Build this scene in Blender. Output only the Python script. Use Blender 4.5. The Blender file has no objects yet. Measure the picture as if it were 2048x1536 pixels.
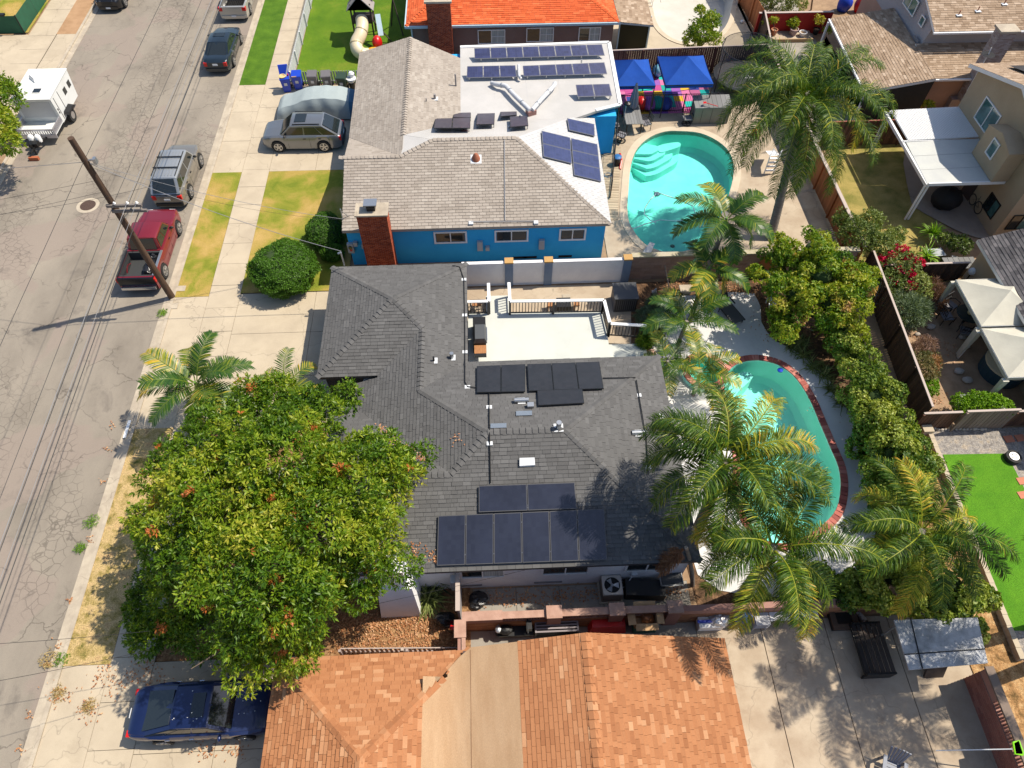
import bpy, math, random
import numpy as np
from mathutils import Vector, Matrix
from mathutils.geometry import tessellate_polygon
R_ = math.radians
rnd = random.Random(7)
S = bpy.context.scene
COL = S.collection
# ---------------------------------------------------------------- camera, sky, sun, exposure
CAMH = 27.0
F, CX, CY = 1420.0, 1024.0, 768.0          # focal length and centre in photo pixels (2048 x 1536)
CAMR = np.array([[0.99903054, -0.04384011, 0.00400272], [-0.0336791, -0.81968944, -0.57181723], [0.02834952, 0.57112807, -0.82037128]])
cd = bpy.data.cameras.new('camera'); cam = bpy.data.objects.new('camera', cd); COL.objects.link(cam)
cd.sensor_width = 36.0; cd.lens = F / 2048 * 36.0; cd.clip_start = 0.5; cd.clip_end = 900
cm = Matrix.Identity(4)
for i in range(3):
    cm[i][0] = CAMR[0][i]; cm[i][1] = -CAMR[1][i]; cm[i][2] = -CAMR[2][i]
cm[2][3] = CAMH
cam.matrix_world = cm
S.camera = cam
W = bpy.data.worlds.new("World"); S.world = W; W.use_nodes = True
SUN_AZ, SUN_EL = R_(15), R_(57)            # azimuth measured from +X towards +Y
nt = W.node_tree; nt.nodes.clear()
sky = nt.nodes.new('ShaderNodeTexSky'); sky.sky_type = 'NISHITA'; sky.sun_disc = False
sky.sun_elevation = SUN_EL; sky.sun_rotation = math.pi / 2 - SUN_AZ; sky.air_density = 1.0; sky.dust_density = 1.2
bg = nt.nodes.new('ShaderNodeBackground'); bg.inputs[1].default_value = 0.125
wo = nt.nodes.new('ShaderNodeOutputWorld')
nt.links.new(sky.outputs[0], bg.inputs[0]); nt.links.new(bg.outputs[0], wo.inputs[0])
sl = bpy.data.lights.new('sun', 'SUN'); sl.energy = 5.0; sl.angle = R_(0.5); sl.color = (1.0, 0.91, 0.765)
so = bpy.data.objects.new('sun', sl); COL.objects.link(so)
sd = Vector((math.cos(SUN_EL) * math.cos(SUN_AZ), math.cos(SUN_EL) * math.sin(SUN_AZ), math.sin(SUN_EL)))
so.rotation_euler = sd.to_track_quat('Z', 'Y').to_euler(); so.location = (0, 0, 60)
S.view_settings.view_transform = 'Standard'; S.view_settings.look = 'None'
S.view_settings.exposure = 0.38; S.view_settings.gamma = 1.0; S.view_settings.use_curve_mapping = False
S.render.engine = 'CYCLES'
cy = S.cycles; cy.use_denoising = True; cy.max_bounces = 6; cy.diffuse_bounces = 4; cy.glossy_bounces = 2
cy.transparent_max_bounces = 8; cy.transmission_bounces = 3; cy.caustics_reflective = False; cy.caustics_refractive = False

# ---------------------------------------------------------------- measuring from the photograph (real heights in metres)
def ray(px, py):
    return CAMR.T @ np.array([px - CX, py - CY, F])
def P(px, py, z=0.0):
    d = ray(px, py); t = (z - CAMH) / d[2]
    return Vector((d[0] * t, d[1] * t, z))
def PP(px, py, a, b, c):                    # on the plane z = a + b x + c y
    d = ray(px, py); t = (a - CAMH) / (d[2] - b * d[0] - c * d[1])
    return Vector((d[0] * t, d[1] * t, CAMH + d[2] * t))
def ring(pts, z=0.0): return [P(x, y, z) for x, y in pts]

# ---------------------------------------------------------------- materials
MATS = {}
def _n(t, k, **kw):
    n = t.nodes.new(k)
    for a, v in kw.items(): setattr(n, a, v)
    return n
def ramp(t, fac, stops, interp='LINEAR'):
    r = _n(t, 'ShaderNodeValToRGB'); r.color_ramp.interpolation = interp
    e = r.color_ramp.elements
    while len(e) < len(stops): e.new(0.5)
    for i, (p, c) in enumerate(stops):
        e[i].position = p; e[i].color = (*c, 1) if len(c) == 3 else c
    t.links.new(fac, r.inputs[0]); return r.outputs[0]
def mixc(t, fac, a, b, mode='MIX'):
    m = _n(t, 'ShaderNodeMix', data_type='RGBA', blend_type=mode)
    if isinstance(fac, (int, float)): m.inputs[0].default_value = fac
    else: t.links.new(fac, m.inputs[0])
    for i, v in ((6, a), (7, b)):
        if isinstance(v, tuple): m.inputs[i].default_value = (*v, 1)
        else: t.links.new(v, m.inputs[i])
    return m.outputs[2]
def noise(t, scale, detail=4, rough=.55, vec=None, dist=0):
    n = _n(t, 'ShaderNodeTexNoise'); n.inputs['Scale'].default_value = scale; n.inputs['Detail'].default_value = detail
    n.inputs['Roughness'].default_value = rough; n.inputs['Distortion'].default_value = dist
    if vec is not None: t.links.new(vec, n.inputs['Vector'])
    return n.outputs[0]
def pos(t, sx=1, sy=1, sz=1):
    g = _n(t, 'ShaderNodeNewGeometry')
    if (sx, sy, sz) == (1, 1, 1): return g.outputs[0]
    m = _n(t, 'ShaderNodeVectorMath', operation='MULTIPLY'); m.inputs[1].default_value = (sx, sy, sz)
    t.links.new(g.outputs[0], m.inputs[0]); return m.outputs[0]
def math_(t, op, a, b=0.0):
    m = _n(t, 'ShaderNodeMath', operation=op)
    for i, v in ((0, a), (1, b)):
        if isinstance(v, (int, float)): m.inputs[i].default_value = v
        else: t.links.new(v, m.inputs[i])
    return m.outputs[0]
def tone_(t):                               # per-face 'tone' attribute, else a random value per object
    a = _n(t, 'ShaderNodeAttribute', attribute_name='tone'); o = _n(t, 'ShaderNodeObjectInfo')
    return math_(t, 'ADD', a.outputs['Fac'], math_(t, 'MULTIPLY', o.outputs['Random'], math_(t, 'LESS_THAN', a.outputs['Fac'], 0.0001)))
def base(name, rough=.8, metal=0.0, spec=.5):
    m = bpy.data.materials.new(name); m.use_nodes = True; t = m.node_tree
    b = t.nodes['Principled BSDF']; b.inputs['Roughness'].default_value = rough; b.inputs['Metallic'].default_value = metal
    b.inputs['Specular IOR Level'].default_value = spec
    return m, t, b
def bumpit(t, b, h, strength=.3, dist=.02):
    n = _n(t, 'ShaderNodeBump'); n.inputs['Strength'].default_value = strength; n.inputs['Distance'].default_value = dist
    t.links.new(h, n.inputs['Height']); t.links.new(n.outputs[0], b.inputs['Normal'])
def mat(name, c, c2=None, rough=.8, metal=0.0, ns=3.0, bump=None, spec=.5, tone=None, stretch=(1, 1, 1), coat=0, fine=.12):
    """colour c mottled to c2 at noise scale ns; tone = stops driven per piece; bump = (scale, strength)"""
    if name in MATS: return MATS[name]
    m, t, b = base(name, rough, metal, spec)
    pv = pos(t, *stretch)
    if tone: col = ramp(t, tone_(t), tone)
    else:
        col = c
    if c2 is not None:
        f = ramp(t, noise(t, ns, 5, .6, pv), [(.38, (0, 0, 0)), (.64, (1, 1, 1))])
        if tone: col = mixc(t, math_(t, 'MULTIPLY', f, .35), col, c2)
        else: col = mixc(t, f, col, c2)
    if fine:
        g = ramp(t, noise(t, 45, 3, .6, pv), [(.25, (1 - fine,) * 3), (.75, (1 + fine,) * 3)])
        col = mixc(t, 1.0, col, g, 'MULTIPLY')
    if isinstance(col, tuple): b.inputs['Base Color'].default_value = (*col, 1)
    else: t.links.new(col, b.inputs['Base Color'])
    if bump: bumpit(t, b, noise(t, bump[0], 4, .6, pv), bump[1])
    if coat: b.inputs['Coat Weight'].default_value = coat; b.inputs['Coat Roughness'].default_value = .05
    MATS[name] = m; return m
def leafmat(name, stops, trans=.3, rough=.5):
    if name in MATS: return MATS[name]
    m, t, b = base(name, rough, 0, .35)
    a = _n(t, 'ShaderNodeAttribute', attribute_name='tone')
    col = ramp(t, a.outputs['Fac'], stops)
    t.links.new(col, b.inputs['Base Color'])
    tr = _n(t, 'ShaderNodeBsdfTranslucent'); t.links.new(mixc(t, 1.0, col, (1.5, 1.5, .6), 'MULTIPLY'), tr.inputs[0])
    mx = _n(t, 'ShaderNodeMixShader'); mx.inputs[0].default_value = trans
    o = t.nodes['Material Output']
    t.links.new(b.outputs[0], mx.inputs[1]); t.links.new(tr.outputs[0], mx.inputs[2]); t.links.new(mx.outputs[0], o.inputs[0])
    MATS[name] = m; return m

# ---------------------------------------------------------------- mesh helpers
TW = {}                                    # world matrix of every parent
def Tm(o): return TW.get(o.name, Matrix.Identity(4)) if o else Matrix.Identity(4)
def setp(o, **p):
    for k, v in p.items():
        if v is not None: o[k] = v
    return o
def link(o, parent=None):
    COL.objects.link(o)
    if parent: o.parent = parent
    return o
def thing(name, label, cat, loc=(0, 0, 0), rz=0.0, group=None):
    o = bpy.data.objects.new(name, None); o.empty_display_size = .3; link(o)
    o.location = loc; o.rotation_euler = (0, 0, rz)
    TW[o.name] = Matrix.Translation(Vector(loc)) @ Matrix.Rotation(rz, 4, 'Z')
    return setp(o, label=label, category=cat, group=group)
class B:
    def __init__(s): s.v = []; s.f = []; s.m = []; s.t = []
    def add(s, vs, fs, mi=0, tone=0.0):
        k = len(s.v); s.v.extend([tuple(v) for v in vs]); s.f.extend([tuple(i + k for i in f) for f in fs])
        s.m.extend([mi] * len(fs)); s.t.extend([tone] * len(fs)); return s
    def hexa(s, q, mi=0, tone=0.0):        # 8 points: bottom ring ccw, top ring ccw
        return s.add(q, [(3, 2, 1, 0), (4, 5, 6, 7), (0, 1, 5, 4), (1, 2, 6, 5), (2, 3, 7, 6), (3, 0, 4, 7)], mi, tone)
    def bb(s, x0, x1, y0, y1, z0, z1, mi=0, tone=0.0):
        return s.hexa([(x0, y0, z0), (x1, y0, z0), (x1, y1, z0), (x0, y1, z0), (x0, y0, z1), (x1, y0, z1), (x1, y1, z1), (x0, y1, z1)], mi, tone)
    def box(s, c, d, rz=0.0, mi=0, tone=0.0):
        m = Matrix.Translation(Vector(c)) @ Matrix.Rotation(rz, 4, 'Z'); x, y, z = d[0] / 2, d[1] / 2, d[2] / 2
        return s.hexa([m @ Vector(p) for p in ((-x, -y, -z), (x, -y, -z), (x, y, -z), (-x, y, -z), (-x, -y, z), (x, -y, z), (x, y, z), (-x, y, z))], mi, tone)
    def beam(s, a, b, w, h, mi=0, up=(0, 0, 1), tone=0.0):
        a = Vector(a); b = Vector(b); d = (b - a).normalized(); up = Vector(up)
        if abs(d.dot(up)) > .98: up = Vector((1, 0, 0))
        r = d.cross(up).normalized() * w / 2; u = r.cross(d).normalized() * h / 2
        return s.hexa([a - r - u, a + r - u, b + r - u, b - r - u, a - r + u, a + r + u, b + r + u, b - r + u], mi, tone)
    def prism(s, pts, z0, z1, mi=0):
        n = len(pts)
        a = sum(pts[i][0] * pts[(i + 1) % n][1] - pts[(i + 1) % n][0] * pts[i][1] for i in range(n))
        if a < 0: pts = pts[::-1]
        vs = [(p[0], p[1], z0) for p in pts] + [(p[0], p[1], z1) for p in pts]
        fs = [tuple(range(n - 1, -1, -1)), tuple(range(n, 2 * n))] + [(i, (i + 1) % n, n + (i + 1) % n, n + i) for i in range(n)]
        return s.add(vs, fs, mi)
    def slab(s, pts, d, mi=0):             # planar polygon in 3D thickened by vector d (down)
        n = len(pts); d = Vector(d); vs = [Vector(p) for p in pts] + [Vector(p) + d for p in pts]
        return s.add(vs, [tuple(range(n)), tuple(range(2 * n - 1, n - 1, -1))] + [(i, n + i, n + (i + 1) % n, (i + 1) % n) for i in range(n)], mi)
    def cyl(s, a, b, r0, r1=None, n=10, mi=0, caps=True):
        r1 = r0 if r1 is None else r1
        a = Vector(a); b = Vector(b); d = (b - a).normalized(); u = d.orthogonal().normalized(); w = d.cross(u)
        vs = []
        for c, r in ((a, r0), (b, r1)):
            for i in range(n):
                q = 2 * math.pi * i / n; vs.append(c + u * math.cos(q) * r + w * math.sin(q) * r)
        fs = [(i, (i + 1) % n, n + (i + 1) % n, n + i) for i in range(n)]
        if caps: fs += [tuple(range(n - 1, -1, -1)), tuple(range(n, 2 * n))]
        return s.add(vs, fs, mi)
    def tube(s, pts, r, n=6, mi=0, taper=None):
        pts = [Vector(p) for p in pts]; vs = []; m = len(pts)
        d0 = (pts[1] - pts[0]).normalized(); u = d0.orthogonal().normalized()
        for i, p in enumerate(pts):
            d = (pts[min(i + 1, m - 1)] - pts[max(i - 1, 0)]).normalized()
            u = (u - d * u.dot(d)).normalized(); w = d.cross(u)
            rr = r if taper is None else r + (taper - r) * i / (m - 1)
            for k in range(n):
                q = 2 * math.pi * k / n; vs.append(p + u * math.cos(q) * rr + w * math.sin(q) * rr)
        fs = [(i * n + k, i * n + (k + 1) % n, (i + 1) * n + (k + 1) % n, (i + 1) * n + k) for i in range(m - 1) for k in range(n)]
        fs += [tuple(range(n - 1, -1, -1)), tuple((m - 1) * n + k for k in range(n))]
        return s.add(vs, fs, mi)
    def ell(s, c, r, seg=14, rings=8, mi=0, zcut=-1.0, jit=0.0, rg=None):
        c = Vector(c); vs = []
        for j in range(rings + 1):
            th = math.pi * j / rings; z = math.cos(th); z = max(z, zcut)
            for i in range(seg):
                ph = 2 * math.pi * i / seg; k = 1 + (rg.uniform(-jit, jit) if jit else 0)
                vs.append(c + Vector((math.sin(th) * math.cos(ph) * r[0] * k, math.sin(th) * math.sin(ph) * r[1] * k, z * r[2] * k)))
        fs = [(j * seg + i, (j + 1) * seg + i, (j + 1) * seg + (i + 1) % seg, j * seg + (i + 1) % seg) for j in range(rings) for i in range(seg)]
        return s.add(vs, fs, mi)
    def lathe(s, c, prof, n=16, mi=0):     # prof = (r, z) bottom to top
        c = Vector(c); vs = []; m = len(prof)
        for r, z in prof:
            for i in range(n):
                q = 2 * math.pi * i / n; vs.append(c + Vector((r * math.cos(q), r * math.sin(q), z)))
        fs = [(j * n + i, j * n + (i + 1) % n, (j + 1) * n + (i + 1) % n, (j + 1) * n + i) for j in range(m - 1) for i in range(n)]
        fs += [tuple(range(n - 1, -1, -1)), tuple((m - 1) * n + i for i in range(n))]
        return s.add(vs, fs, mi)
    def mesh(s, name, mats, inv=None, smooth=False):
        me = bpy.data.meshes.new(name)
        vs = s.v if inv is None else [tuple(inv @ Vector(v)) for v in s.v]
        me.from_pydata(vs, [], s.f)
        for m in (mats if isinstance(mats, (list, tuple)) else [mats]): me.materials.append(m)
        if any(s.m): me.polygons.foreach_set('material_index', s.m)
        if any(s.t): me.attributes.new('tone', 'FLOAT', 'FACE').data.foreach_set('value', s.t)
        if smooth:
            me.polygons.foreach_set('use_smooth', [True] * len(me.polygons))
            if smooth != 'all': me.set_sharp_from_angle(angle=R_(38))
        me.update(); return me
    def out(s, name, mats, parent=None, smooth=False, **props):
        w = Tm(parent); me = s.mesh(name, mats, w.inverted() if parent else None, smooth)
        o = bpy.data.objects.new(name, me); link(o, parent); TW[o.name] = w
        return setp(o, **props)
def piece(name, me, parent, m):            # shared-mesh piece placed by world matrix m
    o = bpy.data.objects.new(name, me); link(o, parent); o.matrix_basis = Tm(parent).inverted() @ m if parent else m
    return o
_bx = {}
def boxpiece(name, mt, parent, c, d, rz=0.0):
    k = (mt.name, tuple(round(x, 3) for x in d))
    if k not in _bx: _bx[k] = B().box((0, 0, 0), d).mesh(name, mt)
    return piece(name, _bx[k], parent, Matrix.Translation(Vector(c)) @ Matrix.Rotation(rz, 4, 'Z'))
def dup(root, loc, rz=0.0, label=None, group=None, sc=None):
    r = root.copy(); COL.objects.link(r); r.location = loc; r.rotation_euler = (0, 0, rz)
    if sc: r.scale = (sc, sc, sc)
    if label: r['label'] = label
    if group: r['group'] = group
    def rec(a, b):
        for ch in list(a.children):
            c = ch.copy(); COL.objects.link(c); c.parent = b; rec(ch, c)
    rec(root, r)
    return r
def sheet(name, loops, z, mt, parent=None, **props):
    """flat sheet; loops[0] is the outline, the rest are holes"""
    lv = [[Vector((p[0], p[1], 0)) for p in l] for l in loops]; vs = [(p[0], p[1], z) for l in loops for p in l]
    b = B(); b.add(vs, [t if (Vector(vs[t[1]]) - Vector(vs[t[0]])).cross(Vector(vs[t[2]]) - Vector(vs[t[0]])).z > 0 else t[::-1] for t in tessellate_polygon(lv)])
    return b.out(name, mt, parent, **props)
def rect(x0, x1, y0, y1): return [(x0, y0), (x1, y0), (x1, y1), (x0, y1)]
def smooth_ring(pts, k=4):                 # closed Catmull-Rom through points
    n = len(pts); o = []
    for i in range(n):
        p0, p1, p2, p3 = (np.array(pts[(i + j) % n][:2], float) for j in (-1, 0, 1, 2))
        for q in range(k):
            t = q / k; o.append(tuple(.5 * (2 * p1 + (p2 - p0) * t + (2 * p0 - 5 * p1 + 4 * p2 - p3) * t * t + (3 * p1 - p0 - 3 * p2 + p3) * t ** 3)))
    return o
def offset_ring(pts, d):
    n = len(pts); o = []
    a = sum(pts[i][0] * pts[(i + 1) % n][1] - pts[(i + 1) % n][0] * pts[i][1] for i in range(n)); sg = 1 if a > 0 else -1
    for i in range(n):
        t = Vector(pts[(i + 1) % n]) - Vector(pts[i - 1]); t.normalize(); o.append((pts[i][0] + t.y * d * sg, pts[i][1] - t.x * d * sg))
    return o
# ---------------------------------------------------------------- ground materials
def asphalt():
    m, t, b = base('asphalt', .92, 0, .25)
    p = pos(t)
    col = ramp(t, noise(t, .35, 5, .6, pos(t, 1, .45, 1)), [(.3, (.17, .147, .12)), (.5, (.238, .208, .17)), (.72, (.29, .252, .203))])
    # pinkish old patches and dark sealed areas
    patch = ramp(t, noise(t, .22, 3, .5, p, .6), [(.54, (0, 0, 0)), (.56, (1, 1, 1))])
    col = mixc(t, math_(t, 'MULTIPLY', patch, .75), col, (.25, .205, .172))
    stain = ramp(t, noise(t, .6, 5, .65, p, .4), [(.57, (0, 0, 0)), (.74, (1, 1, 1))])
    col = mixc(t, math_(t, 'MULTIPLY', stain, .75), col, (.11, .096, .085))
    def cracks(sc, wdt, dist):
        nz = _n(t, 'ShaderNodeTexNoise'); nz.inputs['Scale'].default_value = 1.3; nz.inputs['Detail'].default_value = 5; t.links.new(p, nz.inputs['Vector'])
        off = _n(t, 'ShaderNodeVectorMath', operation='MULTIPLY_ADD'); off.inputs[1].default_value = (dist,) * 3
        t.links.new(nz.outputs[1], off.inputs[0]); t.links.new(p, off.inputs[2])
        v = _n(t, 'ShaderNodeTexVoronoi', feature='DISTANCE_TO_EDGE'); v.inputs['Scale'].default_value = sc; t.links.new(off.outputs[0], v.inputs['Vector'])
        return ramp(t, v.outputs['Distance'], [(0, (1, 1, 1)), (wdt * .4, (.8, .8, .8)), (wdt, (0, 0, 0))])
    big = cracks(.33, .012, 1.2)
    fine_ = cracks(2.6, .055, .35)
    # alligator cracking keeps to the wheel tracks and to patches
    msk = ramp(t, noise(t, .3, 3, .5, pos(t, 1.3, .4, 1)), [(.52, (0, 0, 0)), (.6, (1, 1, 1))])
    ck = math_(t, 'MAXIMUM', math_(t, 'MULTIPLY', math_(t, 'MULTIPLY', big, ramp(t, noise(t, .5, 2, .5, p), [(.42, (.1,) * 3), (.6, (1, 1, 1))])), .6), math_(t, 'MULTIPLY', math_(t, 'MULTIPLY', fine_, msk), .5))
    col = mixc(t, ck, col, (.06, .05, .043))
    g = ramp(t, noise(t, 60, 3, .7, p), [(.3, (.86,) * 3), (.7, (1.14,) * 3)])
    col = mixc(t, 1.0, col, g, 'MULTIPLY')
    t.links.new(col, b.inputs['Base Color'])
    bumpit(t, b, math_(t, 'SUBTRACT', noise(t, 70, 3, .7, p), ck), .35, .015)
    return m
def concrete(name, c, c2, stain=(.2, .16, .12), amt=.5, sc=.6, crack=True):
    m, t, b = base(name, .88, 0, .3); p = pos(t)
    col = ramp(t, noise(t, sc, 5, .62, p), [(.33, c2), (.62, c)])
    st = ramp(t, noise(t, 1.1, 6, .7, p, .5), [(.56, (0, 0, 0)), (.8, (1, 1, 1))])
    col = mixc(t, math_(t, 'MULTIPLY', st, amt), col, stain)
    if crack:
        nz = _n(t, 'ShaderNodeTexNoise'); nz.inputs['Scale'].default_value = 2; t.links.new(p, nz.inputs['Vector'])
        off = _n(t, 'ShaderNodeVectorMath', operation='MULTIPLY_ADD'); off.inputs[1].default_value = (.8,) * 3
        t.links.new(nz.outputs[1], off.inputs[0]); t.links.new(p, off.inputs[2])
        v = _n(t, 'ShaderNodeTexVoronoi', feature='DISTANCE_TO_EDGE'); v.inputs['Scale'].default_value = .28; t.links.new(off.outputs[0], v.inputs['Vector'])
        ck = ramp(t, v.outputs['Distance'], [(0, (1, 1, 1)), (.006, (0, 0, 0))])
        col = mixc(t, math_(t, 'MULTIPLY', ck, .4), col, (.12, .1, .08))
    col = mixc(t, 1.0, col, ramp(t, noise(t, 50, 3, .7, p), [(.3, (.93,) * 3), (.7, (1.07,) * 3)]), 'MULTIPLY')
    t.links.new(col, b.inputs['Base Color']); bumpit(t, b, noise(t, 60, 3, .6, p), .15)
    MATS[name] = m; return m
def turf(name, stops, sc=1.2, rough=.9, blade=35):
    m, t, b = base(name, rough, 0, .2); p = pos(t)
    col = ramp(t, noise(t, sc, 5, .6, p, .3), stops)
    fl = ramp(t, noise(t, blade, 4, .7, p), [(.28, (.45,) * 3), (.72, (1.55,) * 3)])
    col = mixc(t, 1.0, col, fl, 'MULTIPLY')
    t.links.new(col, b.inputs['Base Color']); bumpit(t, b, noise(t, blade * 1.5, 3, .7, p), .6, .05)
    MATS[name] = m; return m
ASPH = asphalt()
CONC = concrete('pale_concrete', (.455, .385, .285), (.385, .322, .238), (.27, .215, .15), .45)
CONCG = concrete('grey_concrete', (.30, .275, .24), (.245, .222, .19), (.13, .11, .09), .6)
CONCP = concrete('tan_patio_concrete', (.43, .355, .265), (.34, .265, .19), (.22, .15, .10), .55, .8)
CONCW = concrete('white_painted_deck', (.60, .59, .58), (.52, .52, .52), (.34, .33, .32), .35, .7, False)
DECKW = concrete('pale_grey_deck_paint', (.52, .54, .50), (.46, .48, .45), (.36, .36, .33), .3, .5, False)
KERB = concrete('kerb_concrete', (.44, .38, .295), (.33, .28, .22), (.16, .13, .10), .6, 1.5)
DIRT = concrete('dry_dirt', (.33, .22, .13), (.22, .14, .085), (.12, .08, .05), .6, 1.4, False)
MULCH = turf('bark_mulch', [(.3, (.14, .07, .035)), (.5, (.26, .14, .065)), (.7, (.42, .26, .13))], 8, .95, 38)
GREEN = turf('green_lawn', [(.3, (.045, .11, .006)), (.7, (.09, .18, .012))])
ARTIF = turf('synthetic_turf', [(.3, (.06, .19, .006)), (.7, (.10, .26, .010))], .8, .8, 50)
PLAYG = turf('play_lawn_turf', [(.3, (.055, .13, .004)), (.55, (.095, .175, .007)), (.75, (.17, .20, .02))], .5, .85, 40)
DRY = turf('half_dry_lawn', [(.32, (.11, .16, .012)), (.45, (.22, .225, .028)), (.56, (.36, .26, .065)), (.7, (.46, .31, .11))], .5)
STRAW = turf('straw_lawn', [(.3, (.09, .10, .02)), (.4, (.28, .21, .07)), (.55, (.47, .34, .16)), (.66, (.40, .27, .13)), (.74, (.16, .10, .055))], 2.2, .9, 22)
DRYG = turf('faded_back_lawn', [(.3, (.14, .145, .03)), (.6, (.36, .28, .09)), (.75, (.42, .33, .13))], .8)
GRAVEL = turf('grey_gravel', [(.3, (.16, .145, .135)), (.5, (.27, .25, .23)), (.7, (.36, .30, .23))], 4, .9, 18)
PLAST = mat('pool_plaster', (.62, .80, .76), (.56, .75, .72), .8, ns=2, fine=.05)
def st(name, loops, z, m, **k): return sheet(name, loops, z, m, kind='structure', **k)

# pool outlines (water edge) ----------------------------------------------------
POOL1 = smooth_ring(ring([(1360, 264), (1400, 268), (1435, 284), (1458, 306), (1467, 335), (1463, 370), (1450, 410), (1432, 450), (1405, 487), (1365, 505), (1330, 506), (1290, 490), (1265, 460), (1255, 430), (1257, 380), (1262, 330), (1275, 298), (1300, 276), (1330, 265)]), 3)
POOL2 = smooth_ring(ring([(1505, 722), (1537, 725), (1565, 736), (1593, 760), (1618, 799), (1639, 848), (1660, 897), (1676, 936), (1680, 975), (1672, 1018), (1645, 1050), (1600, 1078), (1550, 1088), (1515, 1068), (1490, 1030), (1478, 980), (1480, 930), (1474, 880), (1462, 835), (1448, 790), (1452, 752), (1472, 730)]), 3)
SPAC = P(1407, 748); SPAR = 0.78
SPA = [(SPAC.x + SPAR * math.cos(i * math.pi / 12), SPAC.y + SPAR * math.sin(i * math.pi / 12)) for i in range(24)]
COP2 = .32
OUT2 = offset_ring(POOL2, COP2)
DRYPOOL = smooth_ring(ring([(1305, -30), (1306, 20), (1318, 55), (1345, 78), (1385, 88), (1425, 78), (1450, 55), (1462, 20), (1455, -30)]), 3)

g = st('ground', [rect(-220, 220, -120, 320), POOL1, POOL2, SPA, DRYPOOL], 0.0, DIRT)
# road, kerbs, gutter -------------------------------------------------------------
XR, XL = -16.33, -27.75
st('road', [rect(XL, XR, -60, 220)], .004, ASPH)
kb = B()
kb.bb(XR, XR + .36, -60, 220, 0, .03); kb.bb(XR + .36, XR + .52, -60, 220, 0, .12)
kb.out('kerb', KERB, kind='structure')
kb = B(); kb.bb(XL - .36, XL, -60, 220, 0, .03); kb.bb(XL - .52, XL - .36, -60, 220, 0, .12)
kb.out('kerb', KERB, kind='structure')
# recessed joints between slabs are real gaps
def slabs(name, x0, x1, y0, y1, nx, ny, mt, z=.05, gap=.018, jit=.004):
    par = B().bb(x0 - .01, x1 + .01, y0 - .01, y1 + .01, 0, z - .03).out(name, mat('joint_dirt', (.09, .075, .055), rough=.95), kind='structure')
    dx, dy = (x1 - x0) / nx, (y1 - y0) / ny
    me = B().box((0, 0, 0), (dx - gap, dy - gap, .06)).mesh('slab', mt)
    for i in range(nx):
        for j in range(ny):
            piece('slab', me, par, Matrix.Translation((x0 + dx * (i + .5), y0 + dy * (j + .5), z - .03 + rnd.uniform(-jit, jit))))
    return par
XK = XR + .52
slabs('sidewalk', -14.12, -12.55, -8, 62, 1, 46, CONC, .085)
st('grass_verge', [rect(XK, -14.12, 43.2, 64)], .09, GREEN)
slabs('driveway_apron', XK, -14.12, 34.4, 43.2, 1, 3, CONC, .08)
st('dry_grass_verge', [rect(XK, -14.12, 24.75, 34.4)], .09, DRY)
slabs('driveway_apron', XK, -14.12, 17.0, 24.75, 1, 2, CONC, .08)
st('straw_verge', [rect(XK, -14.12, 7.0, 17.0)], .09, STRAW)
slabs('driveway_apron', XK, -14.12, -8, 7.0, 1, 4, CONC, .08)
slabs('driveway', -12.55, -7.2, 34.4, 43.0, 2, 3, CONC, .085)
st('front_lawn', [rect(-12.55, -7.2, 24.9, 34.4)], .085, DRY)
slabs('driveway', -12.55, -4.9, 17.0, 24.85, 2, 3, CONC, .085)
st('mulch_bed', [rect(-12.55, -1.1, 5.6, 17.0)], .03, MULCH)
slabs('walkway', -12.55, -4.9, 13.6, 14.8, 5, 1, CONCG, .07)
slabs('driveway', -12.55, -7.1, -8, 7.0, 2, 5, CONC, .084)
st('mulch_strip', [ring([(640, 1285), (860, 1283), (860, 1330), (560, 1345), (545, 1320)])], .036, MULCH)
st('play_lawn', [rect(-12.3, -4.2, 43.3, 60)], .06, PLAYG)
st('side_path', [rect(-4.2, -2.2, 42, 60)], .05, CONCG)
# west side of the street
XW = XL - .52
slabs('driveway_apron', -29.6, XW, 40.0, 49.9, 1, 3, CONC, .08)
st('dirt_verge', [rect(-29.7, XW, 49.9, 90)], .08, concrete('bare_dirt', (.38, .235, .13), (.30, .18, .095), (.12, .11, .03), .6, 1.2, False))
slabs('sidewalk', -31.55, -29.65, 20, 90, 1, 40, CONC, .085)
st('driveway', [rect(-60, -31.55, 38, 49.9)], .07, CONC)
st('front_lawn', [rect(-60, -31.7, 50.2, 90)], .07, DRY)
st('dirt_verge', [rect(-29.6, XW, 20, 40.0)], .075, DIRT)
# back yards
st('pool_deck', [rect(6.35, 19.0, 25.35, 43.4), offset_ring(POOL1, .02)], .045, CONCP)
b = B(); o1 = offset_ring(POOL1, .42); n = len(POOL1)
b.add([(p[0], p[1], .075) for p in POOL1] + [(p[0], p[1], .075) for p in o1] + [(p[0], p[1], -.2) for p in POOL1] + [(p[0], p[1], .0) for p in o1],
      [(i, n + i, n + (i + 1) % n, (i + 1) % n)[::-1] for i in range(n)] + [(i, (i + 1) % n, 2 * n + (i + 1) % n, 2 * n + i)[::-1] for i in range(n)] + [(n + i, n + (i + 1) % n, 3 * n + (i + 1) % n, 3 * n + i) for i in range(n)])
POOLCOP = b.out('pool_coping', concrete('cream_coping', (.52, .44, .33), (.45, .37, .28), (.3, .24, .17), .3, 1, False), kind='structure')
st('side_yard', [rect(-1.2, 7.55, 18.3, 24.85)], .02, CONCP)
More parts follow.
